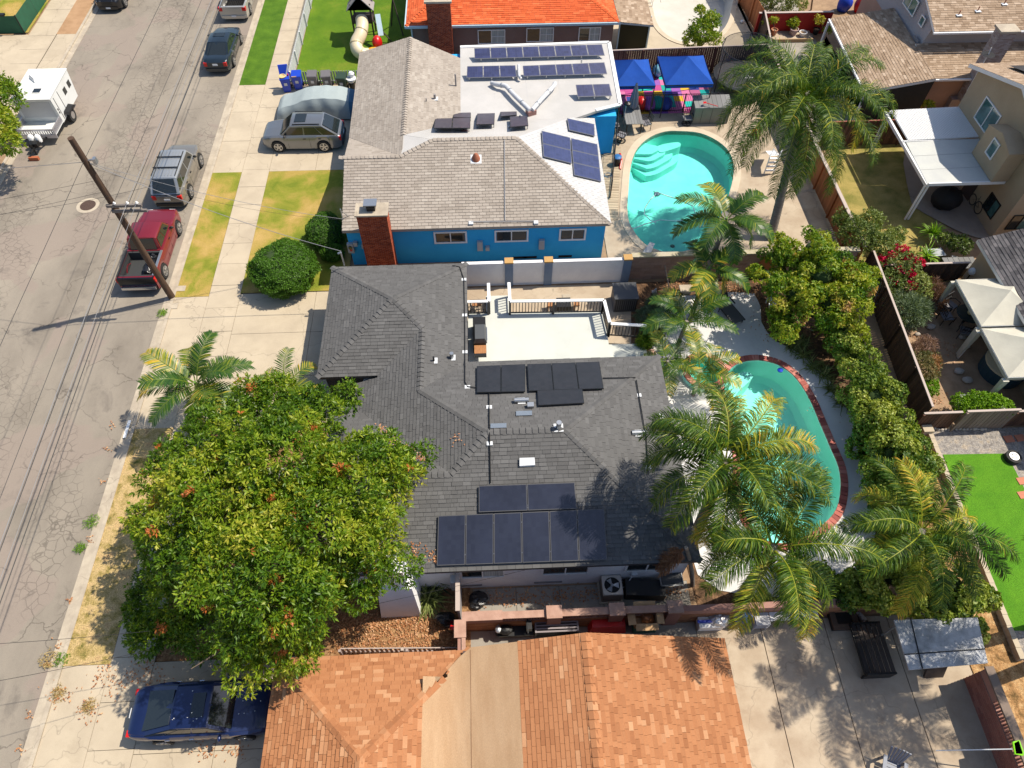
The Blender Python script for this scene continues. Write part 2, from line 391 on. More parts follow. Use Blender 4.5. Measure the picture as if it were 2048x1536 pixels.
st('soil_bed', [ring([(1262, 566), (1530, 556), (1660, 560), (1790, 860), (1850, 1090), (1760, 1130), (1700, 1000), (1690, 1180), (1400, 1230), (1262, 720)]), POOL2, SPA], .024,
   turf('leaf_litter', [(.3, (.05, .03, .018)), (.5, (.12, .07, .04)), (.7, (.26, .15, .08))], 3, .95, 20))
WD = ring([(1300, 735), (1312, 640), (1325, 600), (1395, 591), (1508, 588), (1522, 645), (1552, 684), (1612, 716), (1682, 792), (1714, 862), (1737, 940), (1749, 1030), (1742, 1100), (1680, 1185), (1500, 1192), (1395, 1150), (1362, 1000), (1345, 850)])
WDs = smooth_ring(WD, 2)
st('white_pool_deck', [WDs, OUT2, offset_ring(SPA, .3)], .05, CONCW)
slabs('side_passage', -1.0, 7.3, 7.95, 9.2, 5, 1, CONCG, .04)
slabs('rear_patio', 7.3, 17.0, -8, 7.55, 4, 1, CONCP, .05, .03)
st('narrow_path', [rect(-1.1, 7.3, 5.0, 7.6)], .03, CONCG)
st('mulch_slope', [rect(17.05, 19.0, -8, 16)], .03, turf('dry_mulch', [(.3, (.13, .08, .03)), (.5, (.34, .19, .08)), (.7, (.5, .34, .17))], 3, .95, 20))
st('turf_lawn', [ring([(1885, 910), (2012, 908), (2110, 1100), (2160, 1262), (2012, 1262)])], .05, ARTIF)
st('gravel_bed', [rect(19.1, 26, -2, 15.5)], .03, GRAVEL)
st('garden_soil', [rect(18.3, 30, 15.6, 24.2)], .02, concrete('garden_dirt', (.36, .24, .15), (.24, .155, .09), (.12, .075, .045), .5, 1.2, False))
st('back_lawn', [ring([(1660, 300), (1800, 255), (1850, 400), (1880, 470), (1770, 480), (1700, 480)])], .03, DRYG)
st('back_lawn', [rect(19.3, 24.2, 24.3, 34.6)], .026, DRYG)
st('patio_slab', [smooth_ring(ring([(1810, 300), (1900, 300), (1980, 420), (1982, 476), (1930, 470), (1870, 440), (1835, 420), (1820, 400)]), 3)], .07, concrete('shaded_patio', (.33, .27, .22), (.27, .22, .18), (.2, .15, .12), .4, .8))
st('neighbour_patio', [rect(8.2, 19.3, 43.9, 62), DRYPOOL], .02, CONC)
st('neighbour_yard', [rect(19.6, 23.5, 36, 62)], .03, CONCG)

# ---------------------------------------------------------------- pools
def water_mat(name, tint, depthc):
    m = bpy.data.materials.new(name); m.use_nodes = True; t = m.node_tree; t.nodes.clear()
    tr = _n(t, 'ShaderNodeBsdfTransparent'); tr.inputs[0].default_value = (*tint, 1)
    gl = _n(t, 'ShaderNodeBsdfGlossy'); gl.inputs['Roughness'].default_value = .03; gl.inputs[0].default_value = (1, 1, 1, 1)
    fr = _n(t, 'ShaderNodeFresnel'); fr.inputs[0].default_value = 1.33
    bp = _n(t, 'ShaderNodeBump'); bp.inputs['Strength'].default_value = .35; bp.inputs['Distance'].default_value = .05
    t.links.new(noise(t, 3.2, 3, .5, pos(t), 1.2), bp.inputs['Height'])
    t.links.new(bp.outputs[0], gl.inputs['Normal']); t.links.new(bp.outputs[0], fr.inputs['Normal'])
    mx = _n(t, 'ShaderNodeMixShader'); t.links.new(fr.outputs[0], mx.inputs[0]); t.links.new(tr.outputs[0], mx.inputs[1]); t.links.new(gl.outputs[0], mx.inputs[2])
    o = _n(t, 'ShaderNodeOutputMaterial'); t.links.new(mx.outputs[0], o.inputs[0])
    return m
WATER = water_mat('pool_water', (.62, .96, .93), 1)
def plaster(nm, c_):
    m, t, b = base(nm, .7, 0, .3); p = pos(t)
    # mottled plaster
    col = ramp(t, noise(t, 1.1, 5, .6, p, .5), c_)
    nz = _n(t, 'ShaderNodeTexNoise'); nz.inputs['Scale'].default_value = 2.5; t.links.new(p, nz.inputs['Vector'])
    t.links.new(col, b.inputs['Base Color']); return m
PL = plaster('tinted_plaster', [(.3, (.30, .76, .68)), (.7, (.40, .84, .77))]); PL2 = plaster('mint_plaster', [(.3, (.52, .82, .72)), (.7, (.62, .87, .79))])
def pool(name, label, rg, depth, mt, wz=-.03, zt=.04, flo=None):
    root = thing(name, label, 'swimming pool', (sum(p[0] for p in rg) / len(rg), sum(p[1] for p in rg) / len(rg), 0))
    n = len(rg); b = B()
    lv = [[Vector((p[0], p[1], 0)) for p in offset_ring(rg, -.25)]]; inn = offset_ring(rg, -.25)
    b.add([(p[0], p[1], zt) for p in rg] + [(p[0], p[1], -depth + .25) for p in rg] + [(p[0], p[1], -depth) for p in inn],
          [(k * n + i, k * n + (i + 1) % n, (k + 1) * n + (i + 1) % n, (k + 1) * n + i)[::-1] for k in (0, 1) for i in range(n)])
    b.out('pool_shell', mt, root, smooth=True)
    sheet('pool_floor', [offset_ring(rg, -.24)], -depth + .002, flo or mt, root)
    sheet('water', [rg], wz, WATER, root)
    return root
p1 = pool('kidney_pool', 'large turquoise oval swimming pool with corner steps beside the blue house', POOL1, 1.3, PL)
p2 = pool('kidney_pool', 'kidney shaped swimming pool edged with red brick on the white deck', POOL2, 1.4, PL2)
# entry steps of the oval pool: nested lobes rising to the corner
c0 = P(1290, 290)
for k, (r, z) in enumerate(((1.85, -.85), (1.45, -.6), (1.0, -.36), (.55, -.16))):
    cc = c0 + Vector((.25, -.2, 0)); pts = []
    for i in range(20):
        a = R_(-100 + i * 150 / 19); q = 1 + .12 * math.sin(a * 3 + 1); pts.append((cc.x + r * math.cos(a) * .95 * q, cc.y + r * math.sin(a) * .8 * q))
    pts += [(c0.x - .6, c0.y + .9), (c0.x - 1.2, c0.y - .6)]
    b = B(); b.prism(pts, -1.29, z); b.out('step', PL, p1)
bench = smooth_ring(ring([(1318, 283), (1357, 276), (1362, 284), (1340, 292), (1322, 296)], 0), 3)
B().prism(bench, -1.29, -.3).out('bench', PL, p1)
B().prism(smooth_ring(ring([(1455, 760), (1490, 735), (1510, 745), (1480, 775), (1462, 800)]), 3), -1.39, -.35).out('step', PL2, p2)
B().prism(smooth_ring(ring([(1460, 765), (1480, 745), (1490, 752), (1468, 785)]), 3), -1.39, -.18).out('step', PL2, p2)
# spa and brick coping
sp = thing('spa', 'round raised spa with pink brick rim joined to the kidney pool', 'spa', (SPAC.x, SPAC.y, 0))
b = B(); n = 24
b.add([(p[0], p[1], .3) for p in SPA] + [(p[0], p[1], -.55) for p in SPA], [(i, (i + 1) % n, n + (i + 1) % n, n + i)[::-1] for i in range(n)])
so_ = offset_ring(SPA, .3)
b.add([(p[0], p[1], .27) for p in so_] + [(p[0], p[1], 0) for p in so_], [(i, (i + 1) % n, n + (i + 1) % n, n + i) for i in range(n)][:0] + [(i, n + i, n + (i + 1) % n, (i + 1) % n) for i in range(n)])
b.out('spa_shell', PL, sp, smooth=True)
sheet('spa_floor', [SPA], -.548, PL, sp); sheet('water', [SPA], .18, WATER, sp)
BRK = mat('red_coping_brick', (.36, .10, .075), rough=.85, tone=[(0, (.24, .06, .05)), (.5, (.38, .11, .085)), (1, (.50, .20, .16))], bump=(30, .3))
BRKP = mat('pink_coping_brick', (.5, .2, .15), rough=.85, tone=[(0, (.42, .15, .11)), (.5, (.52, .20, .15)), (1, (.60, .28, .21))], bump=(30, .3))
def coping(parent, rg, z, mt, w=.30, step=.2, d0=.0):
    L = 0; me = B().box((0, 0, 0), (step - .014, w, .06)).mesh('brick', mt); n = len(rg)
    a = sum(rg[i][0] * rg[(i + 1) % n][1] - rg[(i + 1) % n][0] * rg[i][1] for i in range(n)); sg = 1 if a > 0 else -1
    cum = 0; nxt = 0
    for i in range(n):
        p, q = Vector(rg[i]), Vector(rg[(i + 1) % n]); d = q - p; l = d.length
        while nxt < cum + l:
            c = p + d * ((nxt - cum) / l); tn = d.normalized(); nm = Vector((tn.y, -tn.x)) * sg
            c = c + nm * (w / 2 + d0)
            piece('brick', me, parent, Matrix.Translation((c.x, c.y, z + rnd.uniform(-.004, .004))) @ Matrix.Rotation(math.atan2(tn.y, tn.x), 4, 'Z'))
            nxt += step
        cum += l
mo = B(); n = len(POOL2)
mo.add([(p[0], p[1], .055) for p in POOL2] + [(p[0], p[1], .055) for p in OUT2], [(i, n + i, n + (i + 1) % n, (i + 1) % n)[::-1] for i in range(n)])
MORT = mat('grout', (.42, .24, .2), rough=.9)
mo.out('mortar_bed', MORT, p2)
coping(p2, POOL2, .065, BRK, .30)
mo = B(); n = 24
mo.add([(p[0], p[1], .285) for p in SPA] + [(p[0], p[1], .285) for p in so_], [(i, n + i, n + (i + 1) % n, (i + 1) % n)[::-1] for i in range(n)])
mo.out('mortar_bed', MORT, sp)
coping(sp, SPA, .30, BRKP, .28, .17)
# hose and suction cleaner in the oval pool
HOSE = mat('white_hose', (.62, .78, .76), rough=.4)
ho = B(); ho.tube([P(x, y, .0) for x, y in [(1253, 455), (1268, 457), (1290, 448), (1320, 440), (1350, 442), (1378, 440), (1392, 430), (1385, 412), (1360, 400), (1335, 392), (1318, 386)]], .028, 6)
ho.tube([P(x, y, .0) for x, y in [(1312, 388), (1300, 400), (1290, 415), (1288, 428), (1300, 440), (1312, 446)]], .028, 6)
ho.out('pool_hose', HOSE, label='white cleaner hose curling across the oval swimming pool', category='hose')
cl = thing('pool_cleaner', 'round pool cleaner head floating where the white hose ends', 'pool cleaner', tuple(P(1314, 387, -.04)))
c = P(1314, 387, -.04)
B().lathe(c, [(.16, -.1), (.2, -.03), (.12, .05), (.05, .09)], 12).out('body', mat('cleaner_grey', (.25, .4, .42), rough=.4), cl)
for a in range(3): B().beam(c, c + Vector((.3 * math.cos(a * 2.1), .3 * math.sin(a * 2.1), -.05)), .05, .04).out('arm', MATS['cleaner_grey'], cl)
sk = P(1345, 492, -1.27); B().lathe(sk, [(.13, 0), (.1, .03)], 12).out('floor_drain', mat('black_plastic', (.02, .02, .02), rough=.4), p1)
bx = P(1350, 500, 0)
for px, py in ((1266, 352), (1563, 742)):
    c = P(px, py, -.03)
B().lathe(P(1560, 741, -.05), [(.02, -.05), (.13, 0), (.13, .05), (.03, .1)], 12).out('chlorine_floater', mat('blue_plastic', (.01, .05, .5), rough=.3), label='small blue chlorine floater near the brick edged pool rim', category='floater')
# swim step / jump board of the oval pool
jb = thing('jump_board', 'short white board leaning over the near edge of the oval pool', 'board', tuple(P(1295, 500)))
jb_b = B(); jb_b.hexa([P(1283, 508, .1), P(1299, 511, .1), P(1310, 487, .35), P(1300, 484, .35), P(1283, 508, .18), P(1299, 511, .18), P(1310, 487, .43), P(1300, 484, .43)]); jb_b.out('deck', CONCW, jb)
B().box(tuple(P(1292, 508, .06)), (.3, .25, .12)).out('stand', mat('grey_metal', (.3, .3, .31), rough=.4, metal=.7), jb)
# manhole in the road
mh = thing('manhole', 'round iron manhole cover in a pale concrete ring on the road', 'manhole', tuple(P(176, 411)))
c = P(176, 411)
B().cyl(c, c + Vector((0, 0, .010)), .62, n=28).out('concrete_ring', KERB, mh)
B().cyl(c + Vector((0, 0, .008)), c + Vector((0, 0, .02)), .42, n=28).out('lid', mat('rusty_iron', (.14, .09, .07), (.08, .05, .04), .7, .6, ns=30, bump=(40, .6)), mh)
for px, py, lab in ((360, 577, 'concrete water meter lid set in the dry verge by the utility pole'), (345, 612, 'white meter lid in the driveway apron beside the utility pole')):
    B().box(tuple(P(px, py, .1)), (.55, .36, .03)).out('meter_box', KERB, label=lab, category='meter lid')
B().box(tuple(P(254, 858, .125)), (.13, .9, .014), R_(0)).out('painted_kerb_number_panel', mat('white_paint', (.75, .76, .76), rough=.6), label='white painted house number panel on the kerb near the small palm', category='house number panel')
# ---------------------------------------------------------------- roofs
def clip(poly, cp):
    n = len(cp); a = sum(cp[i][0] * cp[(i + 1) % n][1] - cp[(i + 1) % n][0] * cp[i][1] for i in range(n))
    if a < 0: cp = cp[::-1]
    for i in range(n):
        ax, ay = cp[i]; bx_, by_ = cp[(i + 1) % n]; ex, ey = bx_ - ax, by_ - ay; out = []
        m = len(poly)
        if m < 3: return [], False
        dd = [ex * (p[1] - ay) - ey * (p[0] - ax) for p in poly]
        for j in range(m):
            p, q, dp, dq = poly[j], poly[(j + 1) % m], dd[j], dd[(j + 1) % m]
            if dp >= -1e-7: out.append(p)
            if (dp > 1e-7 and dq < -1e-7) or (dp < -1e-7 and dq > 1e-7):
                k = dp / (dp - dq); out.append((p[0] + (q[0] - p[0]) * k, p[1] + (q[1] - p[1]) * k))
        poly = out
    return poly
CAMV = Vector((0, 0, CAMH))
def seen(p):
    d = CAMR @ (np.array(p) - np.array([0, 0, CAMH]))
    if d[2] <= 1: return False
    x, y = CX + F * d[0] / d[2], CY + F * d[1] / d[2]
    return -10 < x < 2058 and -10 < y < 1546
def shingles(parent, faces, mt, w=.30, h=.145, t=.014, vary=.4, singles=300, seed=1, gap=.004, holes=None):
    """every face of the roof gets its own lapped courses; full tabs nearest the lens are separate parts"""
    rg = random.Random(seed); cand = []; st_ = B(); mcache = {}
    for face in faces:
        pts = [Vector(p) for p in face]; nrm = Vector((0, 0, 0))
        for i in range(len(pts)): nrm += pts[i].cross(pts[(i + 1) % len(pts)])
        nrm.normalize()
        if nrm.z < 0: nrm = -nrm
        up = Vector((0, 0, 1)); v = (up - nrm * up.dot(nrm)).normalized(); u = v.cross(nrm)
        o = min(pts, key=lambda p: p.dot(v)); uv = [((p - o).dot(u), (p - o).dot(v)) for p in pts]
        org = o
        umin, umax = min(a for a, _ in uv), max(a for a, _ in uv); vmax = max(b_ for _, b_ in uv)
        # tabs line up with the world so that neighbouring faces of one plane match
        u0 = math.floor((o.dot(u) + umin) / w) * w - o.dot(u)
        for r in range(int(vmax / h) + 1):
            x = u0 + (r % 2) * w * .5 - w + (rg.uniform(-.1, .1) * w if vary else 0)
            while x < umax:
                ww = w if not vary else w * rg.choice((1 - vary, 1, 1 + vary))
                q = [(x + gap, r * h), (x + ww - gap, r * h), (x + ww - gap, (r + 1) * h + .0), (x + gap, (r + 1) * h)]
                inter = clip(q, uv)
                x += ww
                if len(inter) < 3: continue
                ar = abs(sum(inter[i][0] * inter[(i + 1) % len(inter)][1] - inter[(i + 1) % len(inter)][0] * inter[i][1] for i in range(len(inter)))) / 2
                if ar < .0015: continue
                lift = t * rg.choice((1, 1, 1.5)) if vary else t
                full = abs(ar - (ww - 2 * gap) * h) < 1e-5
                cc = org + u * (q[0][0] + (ww - 2 * gap) / 2) + v * (r * h + h / 2)
                if full and seen(cc): cand.append((( cc - CAMV).length, ww, lift, cc, u, v, nrm))
                else: emit(st_, inter, org, u, v, nrm, r * h, h, lift, max(.02, rg.random()))
    cand.sort(key=lambda c: c[0])
    step = 1
    for i, (d, ww, lift, cc, u, v, nrm) in enumerate(cand):
        if i < singles:
            k = (round(ww, 3), round(lift, 4))
            if k not in mcache:
                b = B(); a = (ww - 2 * gap) / 2; emit(b, [(-a, -h / 2), (a, -h / 2), (a, h / 2), (-a, h / 2)], Vector((0, 0, 0)), Vector((1, 0, 0)), Vector((0, 1, 0)), Vector((0, 0, 1)), -h / 2, h, lift, 0)
                mcache[k] = b.mesh('shingle', mt)
            M = Matrix((( u.x, v.x, nrm.x, cc.x), (u.y, v.y, nrm.y, cc.y), (u.z, v.z, nrm.z, cc.z), (0, 0, 0, 1)))
            piece('shingle', mcache[k], parent, M)
        else:
            a = (ww - 2 * gap) / 2; emit(st_, [(-a, -h / 2), (a, -h / 2), (a, h / 2), (-a, h / 2)], cc, u, v, nrm, -h / 2, h, lift, max(.02, rg.random()))
    return st_.out('shingles', mt, parent, kind='stuff')
def emit(b, poly, org, u, v, nrm, v0, h, t, tone):
    n = len(poly); top = []; bot = []
    for (x, y) in poly:
        l = t * (1 - .85 * (y - v0) / h); p = org + u * x + v * y
        top.append(p + nrm * l); bot.append(p - nrm * .002)
    fs = [tuple(range(n))] + [(i, n + i, n + (i + 1) % n, (i + 1) % n) for i in range(n)]
    a = sum(poly[i][0] * poly[(i + 1) % n][1] - poly[(i + 1) % n][0] * poly[i][1] for i in range(n))
    if a < 0: fs = [f[::-1] for f in fs]
    b.add(top + bot, fs, 0, tone)
def caps(parent, lines, mt, w=.13, step=.22, t=.04):
    """folded cap shingles along hips and ridges, each lapped over the one below"""
    b = B()
    for p0, p1, sl_ in lines:
        p0, p1 = Vector(p0), Vector(p1); d = (p1 - p0); L = d.length; d.normalize()
        s = Vector((d.y, -d.x, 0)).normalized(); n = int(L / step)
        for i in range(n):
            a = p0 + d * (i * L / n - .02); c = p0 + d * ((i + 1) * L / n)
            dz = Vector((0, 0, -w * sl_)); up = Vector((0, 0, 1))
            A = [a - s * w + dz + up * (t + .012), a + up * (t + .02), a + s * w + dz + up * (t + .012)]
            Cc = [c - s * w + dz + up * .012, c + up * .016, c + s * w + dz + up * .012]
            bt = [x - up * (t + .015) for x in A]
            b.add(A + Cc + bt, [(0, 1, 4, 3)[::-1], (1, 2, 5, 4)[::-1], (6, 7, 1, 0), (7, 8, 2, 1), (0, 3, 6), (2, 8, 5)], 0, max(.02, rnd.random()))
    return b.out('ridge_cap', mt, parent, kind='stuff')
def decking(parent, faces, mt, d=-.12, name='roof_deck'):
    b = B()
    for f in faces: b.slab([Vector(p) - Vector((0, 0, .004)) for p in f], (0, 0, d))
    return b.out(name, mt, parent)
def shmat(name, dark, mid, light, edge=None, grain=.14):
    return mat(name, mid, edge or dark, rough=.93, ns=.5, tone=[(0, dark), (.45, mid), (.8, mid), (1, light)], fine=grain, spec=.25)
SH_DARK = shmat('charcoal_shingle', (.086, .085, .085), (.106, .105, .105), (.128, .127, .127))
SH_TAN = shmat('grey_tan_shingle', (.27, .235, .20), (.335, .295, .255), (.38, .34, .295), (.24, .205, .175))
SH_ORG = shmat('terracotta_shingle', (.28, .115, .050), (.37, .165, .075), (.47, .26, .14), (.33, .14, .062))
SH_RED = shmat('orange_red_shingle', (.45, .075, .02), (.58, .115, .035), (.68, .17, .06), (.52, .09, .03))
SH_BRN = shmat('light_brown_shingle', (.21, .145, .095), (.32, .235, .165), (.46, .36, .27), (.30, .21, .14))
SH_WHT = shmat('white_coated_shingle', (.42, .42, .425), (.46, .46, .465), (.49, .49, .495), (.42, .42, .425), .05)
WHITE = mat('white_stucco', (.78, .78, .79), (.71, .71, .73), .9, ns=1.5, bump=(50, .25))
TRIMW = mat('white_trim', (.72, .72, .72), rough=.5)
TRIMB = mat('pale_blue_fascia', (.40, .52, .58), rough=.5)
BLUE = mat('bright_blue_stucco', (.016, .34, .70), (.022, .38, .74), .85, ns=.8, bump=(55, .25))
BROWNW = mat('mauve_brown_stucco', (.21, .135, .115), (.18, .11, .09), .9, ns=.6, bump=(50, .25))
BEIGE = mat('beige_stucco', (.40, .31, .205), (.35, .265, .17), .9, ns=.5, bump=(45, .3))
GREYW = mat('grey_lilac_stucco', (.36, .33, .33), (.32, .29, .29), .9, ns=.5, bump=(45, .3))
PINKW = mat('pinkish_stucco', (.42, .27, .21), (.38, .24, .18), .9, ns=.5, bump=(45, .3))
GLASS = mat('dark_window_glass', (.015, .02, .022), rough=.06, spec=.8, fine=0)
GLASSG = mat('green_window_glass', (.03, .09, .085), (.10, .2, .2), rough=.06, spec=.9, ns=1.2, fine=0)
CURT = mat('curtain_cloth', (.45, .47, .45), (.25, .27, .27), .9, ns=12, stretch=(3, 3, .1), fine=0)
BLKM = mat('black_metal', (.015, .015, .016), rough=.45, metal=.3)
GRYM = mat('galvanised_metal', (.42, .44, .46), rough=.35, metal=.8)
PIPE = mat('white_pipe', (.6, .62, .64), rough=.4)
def wallbox(parent, x0, x1, y0, y1, z1, mt, name='wall', z0=0.0): return B().bb(x0, x1, y0, y1, z0, z1).out(name, mt, parent)
def window(parent, c, nv, w, h, frame=TRIMW, n=2, glass=GLASS, mull=0, curtain=None, fw=.06):
    """window in a wall plane; c centre on the wall face, nv outward direction"""
    nv = Vector(nv).normalized(); r = Vector((0, 0, 1)).cross(nv).normalized(); c = Vector(c); up = Vector((0, 0, 1))
    b = B()
    def bar(u0, u1, z0, z1, d0, d1, bb_=None, mi=0):
        q = [c + r * u + up * z + nv * d for d, (u, z) in [(d0, p) for p in ((u0, z0), (u1, z0), (u1, z1), (u0, z1))]] + [c + r * u + up * z + nv * d1 for (u, z) in ((u0, z0), (u1, z0), (u1, z1), (u0, z1))]
        (bb_ or b).hexa(q, mi)
    bar(-w / 2 - fw, w / 2 + fw, -h / 2 - fw, -h / 2, .002, .06); bar(-w / 2 - fw, w / 2 + fw, h / 2, h / 2 + fw, .002, .06)
    bar(-w / 2 - fw, -w / 2, -h / 2, h / 2, .002, .06); bar(w / 2, w / 2 + fw, -h / 2, h / 2, .002, .06)
    for i in range(1, n): x = -w / 2 + w * i / n; bar(x - .025, x + .025, -h / 2, h / 2, .002, .05)
    if mull:
        for i in range(n):
            x0 = -w / 2 + w * i / n
            if i == n - 1 or mull > 1: bar(x0 + w / n / 2 - .012, x0 + w / n / 2 + .012, -h / 2, h / 2, .004, .035); bar(x0, x0 + w / n, -.012, .012, .004, .036)
    f = b.out('window', frame, parent)
    for i in range(n):
        g = B(); bar(-w / 2 + w * i / n + .026, -w / 2 + w * (i + 1) / n - .026, -h / 2, h / 2, .003, .02, g)
        g.out('pane', curtain if (curtain and i == n - 1) else glass, f)
    return f
def brickstack(parent, x0, x1, y0, y1, z0, z1, mt, mort, name='stack', bw=.21, bh=.075):
    """masonry body with real courses standing proud of the mortar"""
    e = .012
    core = B().bb(x0 + e, x1 - e, y0 + e, y1 - e, z0, z1 - .002).out(name, mort, parent)
    b = B(); rows = int((z1 - z0) / bh)
    for r in range(rows):
        z = z0 + r * bh; off = (r % 2) * bw / 2
        for (a0, a1, ax, lo, hi) in ((x0, x1, 0, y0, y0 + .05), (x0, x1, 0, y1 - .05, y1), (y0, y1, 1, x0, x0 + .05), (y0, y1, 1, x1 - .05, x1)):
            p = a0 - off
            while p < a1:
                s, t_ = max(p, a0), min(p + bw - .012, a1)
                if t_ - s > .02:
                    k = rnd.uniform(-.003, .003)
                    if ax == 0: b.bb(s, t_, lo + (k if lo == y0 else 0), hi + (k if hi == y1 else 0), z, z + bh - .012, 0, max(.02, rnd.random()))
                    else: b.bb(lo + (k if lo == x0 else 0), hi + (k if hi == x1 else 0), s + .051 * 0, t_, z, z + bh - .012, 0, max(.02, rnd.random()))
                p += bw
    b.out('brick', mt, core, kind='stuff')
    return core
BRICK = mat('red_brick', (.22, .05, .02), rough=.9, tone=[(0, (.19, .030, .010)), (.5, (.30, .052, .016)), (1, (.40, .09, .034))], bump=(30, .3))
BRICKG = mat('lilac_grey_brick', (.34, .28, .27), rough=.9, tone=[(0, (.26, .19, .17)), (.5, (.33, .28, .265)), (1, (.40, .35, .33))], bump=(30, .3))
MORTG = mat('mortar', (.30, .22, .18), rough=.95)
def pipe_vent(parent, p, h=.35, r=.05, mt=None, flash=.3, name='vent_pipe', slope=0.0):
    p = Vector(p); b = B(); b.cyl(p - Vector((0, 0, .1)), p + Vector((0, 0, h)), r, n=10); v = b.out(name, mt or GRYM, parent, smooth=True)
    if flash:
        q = flash / 2; B().hexa([(p.x - q, p.y - q, p.z - q * slope + .012), (p.x + q, p.y - q, p.z - q * slope + .012), (p.x + q, p.y + q, p.z + q * slope + .012), (p.x - q, p.y + q, p.z + q * slope + .012),
                  (p.x - q, p.y - q, p.z - q * slope + .03), (p.x + q, p.y - q, p.z - q * slope + .03), (p.x + q, p.y + q, p.z + q * slope + .03), (p.x - q, p.y + q, p.z + q * slope + .03)]).out('flashing', PIPE, v)
    return v
def panels(label, corners, nx, ny, glass, frame, group, thick=.04, lift=.0, legs=0, skip=(), gapf=.02):
    """solar array from its four corners (ccw from lower left); each module is a part"""
    a, b_, c, d = [Vector(p) for p in corners]; nrm = (b_ - a).cross(d - a).normalized()
    if nrm.z < 0: nrm = -nrm
    cen = (a + b_ + c + d) / 4
    root = thing('solar_array', label, 'solar panels', tuple(cen), group=group)
    bl = lambda s, t: (a * (1 - s) + b_ * s) * (1 - t) + (d * (1 - s) + c * s) * t + nrm * lift
    ux = gapf / (b_ - a).length; uy = gapf / (d - a).length
    for i in range(nx):
        for j in range(ny):
            if (i, j) in skip: continue
            s0, s1, t0, t1 = i / nx + ux / 2, (i + 1) / nx - ux / 2, j / ny + uy / 2, (j + 1) / ny - uy / 2
            q = [bl(s0, t0), bl(s1, t0), bl(s1, t1), bl(s0, t1)]
            fr = B().hexa([p - nrm * thick for p in q] + q).out('solar_panel', frame, root)
            W_, H_ = (q[1] - q[0]).length, (q[3] - q[0]).length; e = .028
            g = B(); k = lambda s, t: (q[0] * (1 - s) + q[1] * s) * (1 - t) + (q[3] * (1 - s) + q[2] * s) * t
            ex, ey = e / W_, e / H_; z = nrm * .003
            cn, cm_ = max(2, round(W_ / .17)), max(2, round(H_ / .17))
            for ii in range(cn):
                for jj in range(cm_):
                    a0, a1 = ex + (1 - 2 * ex) * ii / cn, ex + (1 - 2 * ex) * (ii + 1) / cn; b0, b1 = ey + (1 - 2 * ey) * jj / cm_, ey + (1 - 2 * ey) * (jj + 1) / cm_
                    a1 -= (.004 if glass is SPU else 0) / W_; b1 -= (.004 if glass is SPU else 0) / H_
                    g.add([k(a0, b0) + z, k(a1, b0) + z, k(a1, b1) + z, k(a0, b1) + z], [(0, 1, 2, 3)], 0, max(.02, rnd.random()))
            g.out('cells', glass, fr)
    if legs:
        lg = B()
        for s in np.linspace(.05, .95, legs):
            for t_ in (.12, .88):
                p = bl(s, t_) - nrm * thick; lg.box((p.x, p.y, p.z - .14), (.06, .06, .3))
        lg.beam(bl(.02, .2) - nrm * (thick + .02), bl(.98, .2) - nrm * (thick + .02), .04, .04); lg.beam(bl(.02, .8) - nrm * (thick + .02), bl(.98, .8) - nrm * (thick + .02), .04, .04)
        lg.out('mounting_rack', GRYM if glass is not SPB else BLKM, root)
    return root
SPB = mat('black_solar_cells', (.016, .015, .018), (.024, .024, .03), .30, ns=1.5, tone=[(0, (.013, .012, .014)), (1, (.020, .018, .021))], fine=0, spec=.5)
SPN = mat('navy_solar_cells', (.02, .022, .04), (.03, .035, .06), .2, ns=.8, tone=[(0, (.016, .018, .030)), (1, (.021, .024, .038))], fine=0, spec=.7)
SPU = mat('blue_solar_cells', (.028, .038, .11), (.04, .05, .13), .3, ns=.6, tone=[(0, (.024, .031, .09)), (1, (.038, .048, .135))], fine=0, spec=.6)
FRD = mat('dark_panel_frame', (.07, .07, .075), rough=.4); FRB = mat('black_panel_frame', (.012, .012, .013), rough=.4)
FRG = mat('silver_panel_frame', (.16, .165, .19), rough=.4, metal=.3)

